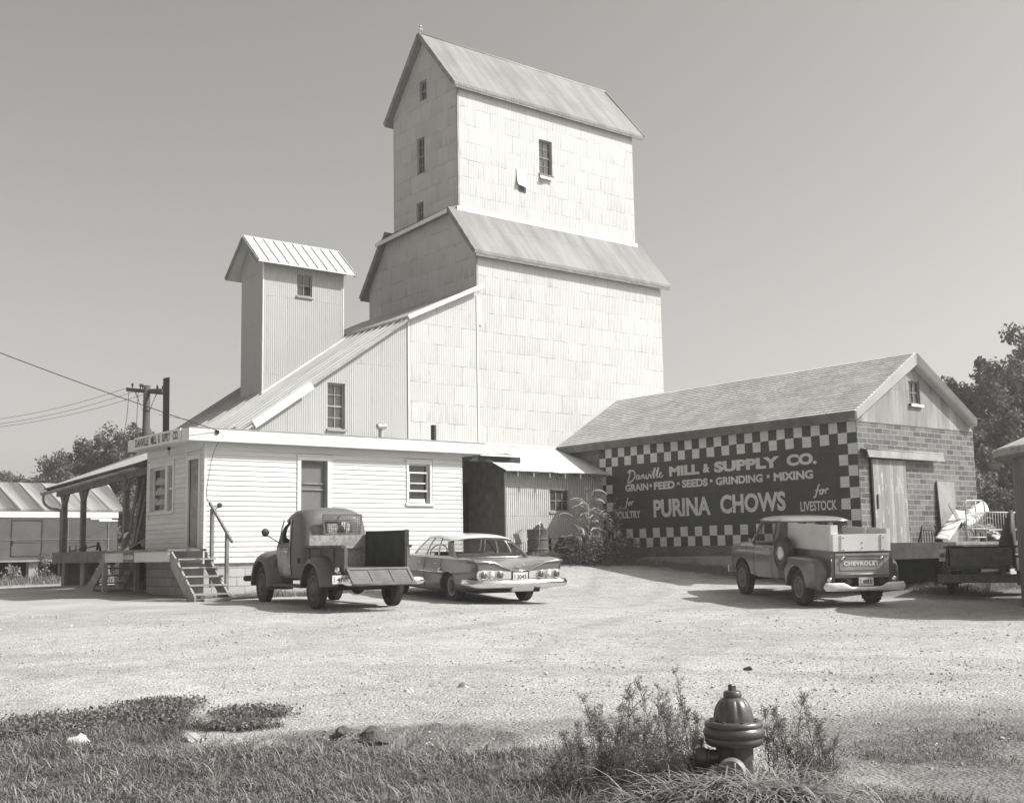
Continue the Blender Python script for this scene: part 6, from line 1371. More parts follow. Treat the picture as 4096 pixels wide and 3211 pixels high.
    plate(t, .0, y0 - .19, .47, .32, .165, '985', '56')
    b = MB(); b.box(-.4, -.32, -1.2, 3.5, .5, .6); b.box(.32, .4, -1.2, 3.5, .5, .6); b.lathe([(0, -.72), (.05, -.7), (.055, .7), (0, .72)], 12, (0, 0, .37), 'X'); b.lathe([(0, -.16), (.12, -.1), (.14, 0), (.12, .1), (0, .16)], 16, (-.05, 0, .37), 'Y'); b.box(-.75, .75, wb - .05, wb + .05, .33, .4); b.build('chassis', M['black'], t)
    # spare wheel on the left, mirror, front bumper
    sp = wheel(t, -.86, .72, r * .98, .17, .23, .15, -1, hubmat='silver', rimmat='dirtymetal', name='spare_wheel'); sp.location.z = .66
    b = MB(); b.tube([(-.89, 2.05, 1.17), (-.97, 2.1, 1.22), (-.98, 2.1, 1.3)], .01, 6); b.lathe([(0, -.012), (.075, -.008), (.08, 0), (.05, .02), (0, .025)], 20, (-.98, 2.1, 1.36), 'Y'); b.build('mirror', M['black'], t)
    b = MB(); b.loft([[(xx, 3.78 - q + .03 * math.cos(a), .53 + .08 * math.sin(a)) for a in [2 * math.pi * i / 12 for i in range(12)]] for xx, q in ((-.88, .14), (-.84, .04), (-.5, 0), (.5, 0), (.84, .04), (.88, .14))]); b.build('front_bumper', M['whitebump'], t)
    b = MB(); b.tube([(-.6, -.95, 1.32), (-.57, -.98, 1.3), (-.54, -1.06, 1.31)], .02, 6); b.build('latch', M['black'], t)
M['pickroof'] = plain('grey pickup roof paint', .2, .3, .5, var=.06, scale=2, coat=.5); M['dustyrim'] = plain('dusty painted rim', .2, .8, .2, var=.2, scale=6)
pickup()
# ---------------------------------------------------------------- the black truck by the grain bin
def boxtrailer():
    hd = 68.; wb = 2.9; x, y = 24.75, 13.9
    t = vehicle('box_trailer', 'black box trailer with a covered bed and rear step half behind the bin', 'trailer', x, y, hd, GZ(x, y), GZ(x, y), wb)
    P = M['blackpaint']; r = .37; y0, y1, wv, zf, zs = -1.0, .95, .66, .62, 1.02
    b = MB(); b.box(-wv, wv, y0, y1, zf - .05, zf); b.box(-wv, wv, y1 - .03, y1, zf, zs + .03); b.build('bed_floor', M['blackpaint'], t)
    for s in (-1, 1):
        b = MB(); a, c = sorted((s * wv, s * (wv + .04))); b.box(a, c, y0, y1, zf - .1, zs); a, c = sorted((s * (wv - .02), s * (wv + .09))); b.box(a, c, y0 - .01, y1, zs, zs + .035); b.build('bed_side', P, t)
        f = fender(s * .64, s * .9, .02, r + .02, .53, .43, -20, 200, 1.12, bulge=.7); o = f.build('rear_fender', P, t, fix=False); solid(o, .012)
        wheel(t, s * .76, 0, r, .18, .21, .12, s, hubmat='dirtymetal')
        b = MB(); b.lathe([(0, .08), (.06, .04), (.07, 0), (.06, -.03), (0, -.045)], 16, (s * .74, y0 + .03, .86), 'Y'); b.build('tail_lamp', M['chrome' if s > 0 else 'lens'], t)
    b = MB(); b.box(-wv + .02, wv - .02, y0 - .46, y0 - .005, zf - .03, zf + .01); b.box(-wv + .02, wv - .02, y0 - .5, y0 - .461, zf - .05, zf + .02); part(b.build('tailgate', P, t, bevel=.01), 'flat step at the rear')
    b = MB(); b.box(-wv + .03, wv - .03, y0 - .004, y0 + .03, zf + .012, zs - .005); b.box(-wv - .02, wv + .02, y0 - .03, y1, zs + .037, zs + .06); part(b.build('bed_cover', M['dirtymetal'], t), 'dusty flat cover over the box'); b = MB(); b.lathe([(.05, -.0), (.05, -.03), (0, -.035)], 16, (-.785, y0 - .03, zs - .15), 'Y', caps=False); b.build('tail_lamp', M['lens'], t)
    b = MB(); b.box(-.86, .86, y0 - .3, y0 - .22, .28, .46); b.build('rear_bumper', M['dirtymetal'], t, bevel=.02)
    b = MB(); b.box(-.85, -.72, y0 - .02, y0 + .0, zs - .28, zs - .02); b.build('lamp_bracket', M['palegrey'], t)
    b = MB(); b.beam((-.3, .9, .5), (0, 2.4, .5), .07, .08); b.beam((.3, .9, .5), (0, 2.4, .5), .07, .08); b.lathe([(0, -.72), (.05, -.7), (.055, .7), (0, .72)], 12, (0, 0, .37), 'X'); b.build('drawbar', M['black'], t)
    b = MB(); b.loft([[(xx, -.9 + .35 * k, zf + .02) for xx in (.22, .64)] + [(xx, -.9 + .35 * k, zf + h * q) for xx, q in ((.64, 1.), (.56, 1.), (.46, .8), (.34, .5))] for k, h in ((0, .5), (.5, .85), (1, 1.12), (1.5, 1.2), (2, .9))]); o = b.build('tarped_load', M['black'], t)
boxtrailer()
grainbin(23.53, 9.57, 2.6, 1.83, 'corrugated grain bin with a low cone roof cut by the right edge of the picture')
# ================================================================ growing things
def leafmat(name, v, var=.35, sc=.6, rough=.7, spec=.25):
    if name in MATS: return MATS[name]
    g = G(name, rough, spec); n = g.noise(g.pos(), sc, 3.); m = g.noise(g.pos(), sc * 14, 2.)
    g.color(g.math('MULTIPLY', v, g.math('MULTIPLY', g.ramp(n, ((.3, 1 - var), (.7, 1 + var))), g.ramp(m, ((.25, .6), (.75, 1.4))))))
    tr = g.n.new('ShaderNodeBsdfTranslucent'); tr.inputs[0].default_value = (v * 1.1, v * 1.08, v, 1)
    mx = g.n.new('ShaderNodeMixShader'); mx.inputs[0].default_value = .25
    g.l.new(g.b.outputs[0], mx.inputs[1]); g.l.new(tr.outputs[0], mx.inputs[2]); g.l.new(mx.outputs[0], g.n['Material Output'].inputs[0])
    MATS[name] = g.mat; return g.mat
M['foliage'] = leafmat('tree foliage', .115); M['foliage2'] = leafmat('lighter tree foliage', .19); M['bark'] = plain('tree bark', .07, .9, .1, var=.3, scale=2)
M['grassblade'] = leafmat('grass blades', .185, .4, 1.2); M['clover'] = leafmat('low clover leaves', .17, .3, 2.); M['weed'] = leafmat('weed leaves', .2, .3, 3.); M['corn'] = leafmat('drying corn leaves', .3, .4, 2.5, .6, .3); M['corn2'] = leafmat('shaded green corn leaves', .16, .4, 2.5); M['broad'] = leafmat('broad grass leaves', .26, .3, 4.)  # corn2 is the darker copy of corn, shade painted into the leaves
class Fast:
    """plain vertex and face arrays for foliage"""
    def __init__(s): s.v = []; s.f = []
    def leaf(s, p, d, n, L, W):
        sd = d.cross(n)
        if sd.length < 1e-5: return
        sd = sd.normalized() * W / 2; i = len(s.v); m = p + d * L * .5
        s.v += [tuple(p), tuple(m + sd), tuple(p + d * L), tuple(m - sd)]; s.f.append((i, i + 1, i + 2, i + 3))
    def blade(s, p, lean, L, W, droop, side, n=3):
        """tapering arching blade: lean = horizontal direction of bend"""
        i = len(s.v); up = Vector((0, 0, 1)); q = Vector(p); a = 1.45 - droop * .25; seg = L / n
        for k in range(n):
            w_ = W * (1 - .8 * k / n) / 2; s.v += [tuple(q - side * w_), tuple(q + side * w_)]
            q = q + (up * math.sin(a) + lean * math.cos(a)) * seg; a -= droop * 1.6 / n
        s.v.append(tuple(q))
        for k in range(n - 1): b = i + 2 * k; s.f.append((b, b + 1, b + 3, b + 2))
        b = i + 2 * (n - 1); s.f.append((b, b + 1, b + 2))
    def build(s, name, mat, parent=None, smooth=False):
        me = bpy.data.meshes.new(name); me.from_pydata(s.v, [], s.f); me.materials.append(mat)
        if smooth: me.polygons.foreach_set('use_smooth', [True] * len(me.polygons))
        o = bpy.data.objects.new(name, me); C.objects.link(o); adopt(o, parent); return o
def rdir(r):
    while True:
        v = Vector((r.uniform(-1, 1), r.uniform(-1, 1), r.uniform(-1, 1)))
        if .05 < v.length < 1: return v.normalized()
def tree(x, y, h, rad, label, seed, nleaf=5000, size=.3, mat='foliage', low=.25, group='trees beyond the mill'):
    r = random.Random(seed); g = GZ(x, y); t = thing('broadleaf_tree', label, 'tree', (x, y, g), 0, group)
    base = Vector((x, y, g - .3)); blobs = []; tr = MB(); top = Vector((x + r.uniform(-.3, .3), y, g + h * .7))
    tr.tube(smoothpath([base, base.lerp(top, .4) + Vector((r.uniform(-.2, .2), r.uniform(-.2, .2), 0)), top], 4), [h * .028 * (1 - .75 * k / 8) for k in range(9)], 8)
    nb = 15
    for k in range(nb):
        a = k * 2.4 + r.uniform(-.4, .4); f = low + (1.0 - low) * (k + .5) / nb; el = f
        rr = rad * math.sin(math.pi * min(.97, max(.14, .12 + .8 * (f - low) / (1 - low)))) * r.uniform(.42, .74)
        c = Vector((x + rr * math.cos(a), y + rr * math.sin(a), g + h * f * .93)); blobs.append((c, rad * r.uniform(.34, .5)))
        st = base.lerp(top, min(.95, f * .8)); tr.tube(smoothpath([st, st.lerp(c, .55) + Vector((0, 0, .1 * rad)), c], 3), [h * .009, h * .008, h * .007, h * .006, h * .005, h * .004, h * .003], 6)
    tr.build('trunk', M['bark'], t)
    F = Fast(); blobs += [(Vector((x, y, g + h * .72)), rad * .5)]
    per = int(nleaf * 5.2) // len(blobs); size *= .7
    for c, br in blobs:
        # every bough carries small twig clusters rather than one even ball
        cl = [(c + rdir(r) * br * r.uniform(.35, 1.05) * Vector((1, 1, .8)).x, br * r.uniform(.18, .4)) for _ in range(14)]
        for _ in range(per):
            q, s_ = r.choice(cl); d = rdir(r); p = q + d * s_ * (r.random() ** .5); p.z -= abs(d.x) * s_ * .2
            n = (d + rdir(r) * .9 + Vector((0, 0, .5))).normalized(); F.leaf(p, rdir(r), n, size * r.uniform(.6, 1.3), size * r.uniform(.45, .8))
    F.build('crown', M[mat], t); return t
tree(56.8, 30.4, 9.6, 4.4, 'tall dark tree rising above the right end of the warehouse roof', 1, 9000, .34)
tree(53.2, 31.6, 7.2, 3.0, 'lower leafy tree just behind the right wall corner of the warehouse', 2, 6000, .3)
tree(60.5, 29.6, 11.4, 4.8, 'tallest dark tree at the right edge of the picture', 3, 8000, .36)
tree(48.5, 27.9, 4.2, 2.3, 'round bushy tree low between the warehouse and the grain bin', 4, 5000, .24, 'foliage2', .05)
tree(50., 25.2, 4.4, 2.6, 'dark bushy tree behind the iron crib and the grain bin', 5, 5000, .25, 'foliage', .05)
tree(26.6, 94., 7.6, 2.6, 'small isolated tree at the far left edge above the shed', 6, 3500, .34, group='trees behind the long shed')
tree(25.4, 76.0, 6.4, 3.4, 'leftmost low tree of the row behind the shed roof', 7, 4000, .3, group='trees behind the long shed')
tree(26.6, 80., 7.6, 4.2, 'broad tree in the row behind the shed, left of the highest ones', 8, 5000, .32, group='trees behind the long shed')
tree(28.2, 79., 8.7, 4.2, 'tall tree in the row behind the shed and left of the utility pole', 9, 5500, .32, group='trees behind the long shed')
tree(30.0, 77.2, 9.8, 4.2, 'highest tree of the row, right behind the office name board', 10, 5500, .32, group='trees behind the long shed')
tree(32.6, 78.5, 9.0, 3.4, 'tree half hidden behind the annex roof at the right end of the row', 11, 4000, .32, group='trees behind the long shed')
tree(23.3, 62.2, 4.2, 2.2, 'leafy bush seen through the porch beyond the end of the shed', 12, 4500, .22, 'foliage2', .03, group='trees behind the long shed')
tree(25.5, 63.5, 5.0, 2.4, 'bush seen between the porch posts and the annex wall', 13, 4000, .24, 'foliage', .03, group='trees behind the long shed')
# a broad distant wood closes the horizon
def farwood():
    F = Fast(); r = random.Random(21)
    for a in range(-70, 260, 2):
        ang = R(a * .5 + 10); dist = 190 + 25 * math.sin(a * .7); cx, cy = dist * math.sin(ang), dist * math.cos(ang); hh = 5.5 + 2.5 * noise.noise(Vector((a * .13, 1, 2)))
        for _ in range(150):
            p = Vector((cx + r.uniform(-3, 3), cy + r.uniform(-3, 3), -1.2 + hh * r.random() ** .7)); F.leaf(p, rdir(r), rdir(r), r.uniform(.8, 1.6), r.uniform(.6, 1.2))
    tag(F.build('distant_wood', M['foliage']), 'dark line of distant woodland along the horizon', 'woodland', kind='stuff')
farwood()
# ---------------------------------------------------------------- grass in the foreground
def inframe(x, y, z=-1.5, m=.04):
    v = Vector((x, y, z)); d = v.dot(_fw)
    return d > .5 and abs(v.dot(_r2) / d) < .434 + m and -.34 - m < v.dot(_u2) / d < .34
def grass():
    r = random.Random(31); F = Fast(); Cl = Fast(); n = 0
    for _ in range(300000):
        a = r.uniform(-5.3, 3.9); d = r.uniform(6.9, 11.9); x, y = a * _c + d * _s, -a * _s + d * _c
        if not inframe(x, y): continue
        m = grassmask(x, y)
        if r.random() > m: continue
        z = GZ(x, y) + .005; cl = (d > 10.1 - .1 * a and a < -2.) or nz(x, y, 1.1, 5.) > .28
        if cl and r.random() < .42:
            for _k in range(2): Cl.leaf(Vector((x + r.gauss(0, .055), y + r.gauss(0, .055), z + r.uniform(.01, .06))), rdir(r), (Vector((0, 0, 1.2)) + rdir(r)).normalized(), r.uniform(.02, .045), r.uniform(.015, .03))
            continue
        if r.random() < .6 + .5 * nz(x, y, 1.6, 8.): continue
        an = r.uniform(0, 6.283); ln = Vector((math.cos(an), math.sin(an), 0)); tall = 1 + .9 * max(0, nz(x, y, .8, 7.)) + .6 * sst(-1., 1., a)
        F.blade((x, y, z), ln, r.uniform(.03, .13) * tall * (.4 if a > 2.1 else 1), r.uniform(.004, .012), r.uniform(.7, 2.5), Vector((-ln.y, ln.x, 0)), 3); n += 1
    tag(F.build('grass', M['grassblade']), 'short mown grass along the front edge of the yard', 'grass', kind='stuff')
    tag(Cl.build('clover', M['clover']), 'low dark clover patches creeping over the gravel', 'ground cover', kind='stuff')
    # rank weeds and grass at the foot of the walls
    F = Fast()
    for _ in range(60000):
        k = r.random()
        if k < .32: x, y = 24.72 - abs(r.gauss(0, .45)), r.uniform(17.2, 26)
        elif k < .62: x, y = r.uniform(20.7, 24.6), 25.35 - .25 * (r.random()) + r.gauss(0, .3)
        elif k < .72: x, y = r.uniform(11.0, 18.3), 24.6 - abs(r.gauss(0, .14))
        elif k < .9: x, y = r.uniform(6, 22), 51.5 + r.gauss(0, .9)
        else: x, y = r.uniform(24.3, 28.5), 15.0 + r.gauss(0, .35)
        if y > 25.7 and x > 18 and y < 40: continue
        an = r.uniform(0, 6.283); ln = Vector((math.cos(an), math.sin(an), 0)); far = y > 40
        F.blade((x, y, GZ(x, y) - .01), ln, r.uniform(.06, .2) * (1 + 1.8 * max(0, nz(x, y, .9, 3.))) * (2.2 if far else 1), r.uniform(.008, .016) * (2.5 if far else 1), r.uniform(.3, 1.4), Vector((-ln.y, ln.x, 0)), 2)
    tag(F.build('wall_grass', M['broad']), 'rough grass growing along the foot of the buildings', 'grass', kind='stuff')
    F = Fast()
    for _c2 in range(420):                                    # scattered taller tufts in the verge
        a0, d0 = r.uniform(-4.6, 2.2), r.uniform(7.3, 9.4); x0, y0 = a0 * _c + d0 * _s, -a0 * _s + d0 * _c
        if r.random() > grassmask(x0, y0): continue
        for _ in range(r.randint(8, 22)):
            x, y = x0 + r.gauss(0, .03), y0 + r.gauss(0, .03); an = r.uniform(0, 6.283); ln = Vector((math.cos(an), math.sin(an), 0)); F.blade((x, y, GZ(x, y)), ln, r.uniform(.08, .22), r.uniform(.006, .014), r.uniform(.8, 2.2), Vector((-ln.y, ln.x, 0)), 4)
    tag(F.build('grass_tufts', M['broad']), 'scattered coarse pale tufts standing in the short verge grass', 'grass', kind='stuff')
    F = Fast()
    for _ in range(3600):                                     # broad arching blades round the hydrant
        a = r.gauss(1.4, .42); d = r.uniform(6.75, 7.45) if _ % 2 else r.uniform(6.8, 7.18)
        if _ % 4 == 0: a = r.gauss(1.28, .22); x, y = a * _c + d * _s, -a * _s + d * _c
        if (x - 5.69) ** 2 + (y - 4.92) ** 2 < .018: continue
        an = r.uniform(0, 6.283); ln = Vector((math.cos(an), math.sin(an), 0))
        F.blade((x, y, GZ(x, y)), ln, r.uniform(.25, .66), r.uniform(.011, .024), r.uniform(1.0, 2.2), Vector((-ln.y, ln.x, 0)), 6)
    tag(F.build('broad_grass', M['broad']), 'tall arching broad bladed grass around the fire hydrant', 'grass', kind='stuff')
grass()
def weed(a, d, h, seed, label, group, mat='weed'):
    r = random.Random(seed); x, y = a * _c + d * _s, -a * _s + d * _c; g = GZ(x, y)
    t = thing('tall_weed', label, 'weed', (x, y, g), 0, group); S = MB(); F = Fast()
    for st in range(r.choice((2, 3, 4))):
        hh = h * r.uniform(.55, 1.) if st else h; ln = Vector((r.uniform(-.3, .3), r.uniform(-.3, .3), 1)).normalized() * hh; b0 = Vector((x + r.uniform(-.03, .03), y + r.uniform(-.03, .03), g)); bend = Vector((r.uniform(-.08, .08), r.uniform(-.08, .08), 0)) * hh
        P = lambda f: b0 + ln * f + bend * f * f
        S.tube([P(0), P(.35), P(.7), P(1)], [.0045, .0035, .0025, .001], 5)
        for k in range(26):
            f = r.uniform(.1, 1.); p = P(f); an = r.uniform(0, 6.283); L = r.uniform(.05, .17) * (1.25 - f) * 1.2; d_ = Vector((math.cos(an) * .8, math.sin(an) * .8, r.uniform(.5, 1.6))).normalized()
            S.tube([p, p + d_ * L * .6, p + (d_ + Vector((0, 0, -.12))) * L], [.0016, .0012, .0006], 4)
            for q in range(17): F.leaf(p + d_ * L * r.random() + rdir(r) * .012, (d_ + rdir(r) * 1.1).normalized(), rdir(r), r.uniform(.008, .03), r.uniform(.003, .008))
    S.build('stem', M[mat], t); F.build('foliage', M[mat], t)
WL = [(.38, 7.9, .42), (.52, 7.75, .5), (.62, 8.0, .62), (.72, 7.7, .48), (.8, 7.9, .66), (.9, 7.75, .5), (.98, 7.95, .54), (1.06, 7.75, .44), (1.14, 7.85, .78), (1.2, 7.7, .55), (1.0, 7.5, .42), (.66, 7.5, .4), (.45, 7.6, .46), (.57, 8.1, .6), (.68, 7.85, .64), (.77, 8.05, .55), (.86, 7.6, .48), (1.08, 8.05, .58), (.94, 8.1, .7), (.75, 7.4, .38), (1.12, 7.5, .4), (.3, 7.7, .36)]
for k, (a, d, h) in enumerate(WL): weed(a, d, h, 40 + k, 'feathery upright weed in the clump left of the fire hydrant', 'weeds left of the hydrant')
WR = [(1.62, 7.75, .55), (1.7, 7.6, .68), (1.8, 7.7, .5), (1.92, 7.6, .6), (2.0, 7.75, .45), (1.78, 7.4, .4)]
for k, (a, d, h) in enumerate(WR): weed(a, d, h, 60 + k, 'thin upright weed in the clump right of the fire hydrant', 'weeds right of the hydrant')
def shedweeds():
    r = random.Random(77)
    for k in range(11):
        x, y = 8 + k * 1.15 + r.uniform(-.3, .3), 51.2 + r.uniform(-.5, .5); g = GZ(x, y); h = r.uniform(.7, 1.25); F = Fast()
        for _ in range(260):
            f = r.random(); p = Vector((x + r.gauss(0, .22) * (1.1 - f * .6), y + r.gauss(0, .2), g + h * f)); F.leaf(p, rdir(r), (rdir(r) + Vector((0, 0, .6))).normalized(), r.uniform(.08, .17), r.uniform(.05, .1))
        t = thing('bushy_weed', 'pale bushy weed growing along the foot of the long shed', 'weed', (x, y, g), 0, 'weeds along the long shed'); F.build('foliage', M['broad'], t); S = MB(); S.tube([(x, y, g - .05), (x + .03, y, g + h * .5), (x, y, g + h * .9)], [.02, .014, .005], 5); S.build('stem', M['weed'], t)
shedweeds()
def cornweeds():
    r = random.Random(78)
    for k, (x, y) in enumerate(((21.5, 24.0), (21.9, 23.6), (22.4, 23.5), (22.8, 23.5), (23.2, 23.5), (22.6, 24.1), (22.1, 24.2))):
        g = GZ(x, y); h = r.uniform(.5, .95); F = Fast(); t = thing('bushy_weed', 'dark leafy weed crowding the foot of the corn stalks', 'weed', (x, y, g), 0, 'weeds under the corn')
        for _ in range(420):
            f = r.random() ** .8; F.leaf(Vector((x + r.gauss(0, .16) * (1.2 - f * .6), y + r.gauss(0, .16), g + h * f)), rdir(r), (rdir(r) + Vector((0, 0, .6))).normalized(), r.uniform(.05, .13), r.uniform(.02, .05))
        F.build('foliage', M['corn2'], t); S = MB(); S.tube([(x, y, g - .05), (x + .03, y, g + h * .5), (x, y, g + h * .95)], [.012, .009, .004], 5); S.build('stem', M['corn2'], t)
cornweeds()
def corn(x, y, h, seed, label, group, mat):
    r = random.Random(seed); g = GZ(x, y); t = thing('corn_plant', label, 'corn', (x, y, g), 0, group)
    S = MB(); ln = Vector((r.uniform(-.1, .1), r.uniform(-.1, .1), 1)); tip = Vector((x, y, g)) + ln * h; S.tube([Vector((x, y, g - .05)), Vector((x, y, g)) + ln * h * .5, tip], [.016, .012, .006], 6)
    S.build('stalk', M[mat], t); F = Fast(); n = 15
    for k in range(n):
        f = .14 + .82 * k / n; p = Vector((x, y, g)) + ln * h * f; an = k * 2.6 + r.uniform(-.5, .5); hd = Vector((math.cos(an), math.sin(an), 0)); sd = Vector((-hd.y, hd.x, 0))
        L = r.uniform(.45, .8); W = r.uniform(.05, .08); a = r.uniform(.9, 1.25); q = p; N = 9; i = len(F.v); tw = r.uniform(-1.2, 1.2)
        for j in range(N + 1):
            w_ = W * math.sin(math.pi * min(.98, .12 + .88 * j / N)) ** .7 / 2; s2 = (sd * math.cos(tw * j / N) + Vector((0, 0, 1)) * math.sin(tw * j / N)); F.v += [tuple(q - s2 * w_), tuple(q + s2 * w_)]
            q = q + (hd * math.cos(a) + Vector((0, 0, 1)) * math.sin(a)) * L / N; a -= r.uniform(.1, .36)
        for j in range(N): b = i + 2 * j; F.f.append((b, b + 1, b + 3, b + 2))
    F.build('leaf_blades', M[mat], t, True)
    S = MB()
    for k in range(7): an = k * .9; S.tube([tip, tip + Vector((.05 * math.cos(an), .05 * math.sin(an), .12)), tip + Vector((.16 * math.cos(an), .16 * math.sin(an), .17 + .03 * k % 2))], .004, 4)
    S.build('tassel', M[mat], t)
for k, (x, y, h) in enumerate(((21.75, 23.95, 1.3), (21.95, 23.85, 1.65), (22.2, 24.0, 1.95), (22.35, 23.75, 1.6), (22.3, 24.1, 1.75))): corn(x, y, h, 80 + k, 'dry sunlit corn stalk in the clump in front of the lean-to wall', 'sunlit corn by the lean-to', 'corn')
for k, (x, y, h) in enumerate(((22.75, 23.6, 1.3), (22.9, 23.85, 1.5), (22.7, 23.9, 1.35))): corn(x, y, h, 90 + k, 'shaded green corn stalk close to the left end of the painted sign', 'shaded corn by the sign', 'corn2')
# ---------------------------------------------------------------- stones
def stones():
    r = random.Random(15); F = Fast()
    def stone(x, y, s, F):
        z = GZ(x, y); i = len(F.v); n = 6; a0 = r.uniform(0, 6)
        for lv, (q, hz) in enumerate(((1., -.2), (.95, .35), (.5, .75))):
            for k in range(n): a = a0 + 6.283 * k / n; rr = s * q * r.uniform(.7, 1.2); F.v.append((x + rr * math.cos(a), y + rr * math.sin(a), z + s * hz * r.uniform(.7, 1.1)))
        for lv in (0, 1):
            for k in range(n): a, b = i + lv * n + k, i + lv * n + (k + 1) % n; F.f.append((a, b, b + n, a + n))
        F.f.append(tuple(range(i + 2 * n, i + 3 * n)))
    cnt = 0
    while cnt < 9000:
        d = 8.2 * math.exp(r.random() * 1.05); a = r.uniform(-.47, .47) * d; x, y = a * _c + d * _s, -a * _s + d * _c
        g_ = grassmask(x, y)
        if r.random() < g_ or r.random() < .6 * dirtmask(x, y): continue
        stone(x, y, r.uniform(.005, .011) * (1 + 1.4 * r.random() ** 8) * (d / 10) ** .35, F); cnt += 1
    tag(F.build('gravel_stones', M['stone']), 'loose pale gravel stones scattered over the yard', 'gravel', kind='stuff')
    def rock(a, d, s, label, mat, seed):
        rr = random.Random(seed); x, y = a * _c + d * _s, -a * _s + d * _c; b = bmesh.new(); bmesh.ops.create_icosphere(b, subdivisions=2, radius=s)
        for v in b.verts:
            n = noise.noise(v.co * (1.6 / s) * .6 + Vector((seed, 0, 0))); v.co *= 1 + .8 * n; v.co.z *= .62
            for ax in (Vector((.6, .5, .6)), Vector((-.7, .3, .5)), Vector((.1, -.8, .5))):
                ax = ax.normalized(); o_ = v.co.dot(ax) - s * .62
                if o_ > 0: v.co -= ax * o_ * .85
        me = bpy.data.meshes.new('rock'); b.to_mesh(me); b.free(); me.materials.append(M[mat]); o = bpy.data.objects.new('rock', me); C.objects.link(o); o.location = (x, y, GZ(x, y) + s * .2); o.rotation_euler = (0, 0, seed)
        tag(o, label, 'rock')
    rock(-3.47, 9.62, .11, 'white jagged rock lying in the grass at the lower left', 'whiterock', 1)
    rock(-1.42, 9.9, .11, 'dark lump of earth beside the ruts in the dirt', 'clod', 2)
    rock(-1.15, 9.62, .14, 'larger dark clod at the near side of the ruts', 'clod', 3)
    rock(-1.2, 10.0, .09, 'small dark clod behind the other lumps of earth', 'clod', 4)
    rock(-.55, 12.6, .06, 'single grey stone standing out on the open gravel', 'stone', 5)
    rock(-2.6, 9.75, .08, 'flat grey stone half sunk at the edge of the grass', 'stone', 6)
    rock(-1.1, 12.3, .05, 'small pale stone on the gravel left of the hydrant', 'whiterock', 7)
    rock(-4.3, 9.9, .07, 'grey stone in the grass left of the white rock', 'stone', 8)
    rock(2.6, 13.5, .05, 'dark stone on the gravel behind the hydrant at the right', 'clod', 9)
M['stone'] = plain('limestone chips', .37, .9, .15, var=.35, scale=1.4); M['whiterock'] = plain('white limestone', .5, .9, .15, var=.15, scale=5, bump=.01); M['clod'] = plain('dry earth clod', .1, .95, .1, var=.3, scale=6, bump=.02)
stones()
# ================================================================ the hydrant
def hydrant():
    cx, cy = 5.69, 4.92; g = GZ(cx, cy); t = thing('fire_hydrant', 'glossy dark fire hydrant with a fluted dome standing in the weeds', 'fire hydrant', (cx, cy, g), 0, None)
    red = M['hydrant']; c = (cx, cy, 0)
    b = MB(); b.lathe([(.15, g - .05), (.15, g + .03), (.118, g + .04), (.112, g + .12), (.112, -1.2), (.125, -1.165)], 36, c); b.build('barrel', red, t, auto=40)
    b = MB(); b.lathe([(.1, -1.185), (.15, -1.178), (.172, -1.165), (.178, -1.145), (.172, -1.128), (.182, -1.12), (.186, -1.1), (.182, -1.078), (.172, -1.068), (.178, -1.055), (.172, -1.035), (.155, -1.03), (.11, -1.03)], 48, c, caps=False); b.build('flange', red, t, auto=60)
    b = MB(); n = 64; rings = []
    for z, r_ in ((-1.035, .121), (-1.02, .122), (-.995, .119), (-.965, .112), (-.94, .102), (-.92, .09), (-.905, .076), (-.895, .062), (-.89, .052)):
        rings.append([(cx + (r_ - .011 * max(0, math.cos(8 * a)) ** 2.5 * sst(-.895, -.93, z) * sst(-1.03, -1.005, z)) * math.cos(a + .2), cy + (r_ - .011 * max(0, math.cos(8 * a)) ** 2.5 * sst(-.895, -.93, z) * sst(-1.03, -1.005, z)) * math.sin(a + .2), z) for a in [2 * math.pi * k / n for k in range(n)]])
    b.loft(rings); b.build('bonnet', red, t, auto=60)
    b = MB(); b.lathe([(.045, -.9), (.054, -.895), (.056, -.88), (.054, -.862), (.046, -.853), (0, -.85)], 28, c, caps=False); b.build('collar', red, t, auto=60)
    b = MB(); b.lathe([(.025, -.856), (.025, -.82), (.019, -.814), (0, -.814)], 5, c, sm=False, caps=False); b.build('operating_nut', red, t)
    for k in range(8):
        a = k * math.pi / 4 + .3; m = MB(); m.lathe([(.012, -1.034), (.012, -1.024), (0, -1.022)], 6, (cx + .145 * math.cos(a), cy + .145 * math.sin(a), 0), sm=False); m.build('bolt', red, t)
    def nozzle(dx, dy, r_, L, z, label, mat, mcap):
        ax = Vector((dx, dy, 0)).normalized(); M_ = Matrix.Translation((cx, cy, z)) @ Vector((0, 0, 1)).rotation_difference(ax).to_matrix().to_4x4()
        b = MB(); b.lathe([(r_ * .85, .08), (r_ * .85, L - .05), (r_ * .98, L - .045), (r_ * .98, L - .03)], 28); b.xf(M_); o = b.build('nozzle', M[mat], t, auto=40)
        b = MB(); b.lathe([(r_ * .98, L - .028), (r_ * 1.1, L - .025), (r_ * 1.1, L + .02), (r_ * .95, L + .035), (r_ * .3, L + .04), (r_ * .28, L + .075), (0, L + .075)], 24); b.xf(M_); part(b.build('hose_cap', M[mcap], o, auto=40), label)
    nozzle(-.72, .7, .055, .2, -1.25, 'dark side hose cap', 'hydrant', 'hydrant'); 
    nozzle(-.83, -.56, .08, .19, -1.31, 'large pale hose cap facing the road', 'hydrant', 'hydrantcap')
    b = MB(); rows = [Vector((cx - .2, cy - .17, -1.24 - .03 * k + .006 * (k % 2))) for k in range(9)]; b.tube(rows, .006, 5); b.build('cap_chain', M['galvdull'], t)
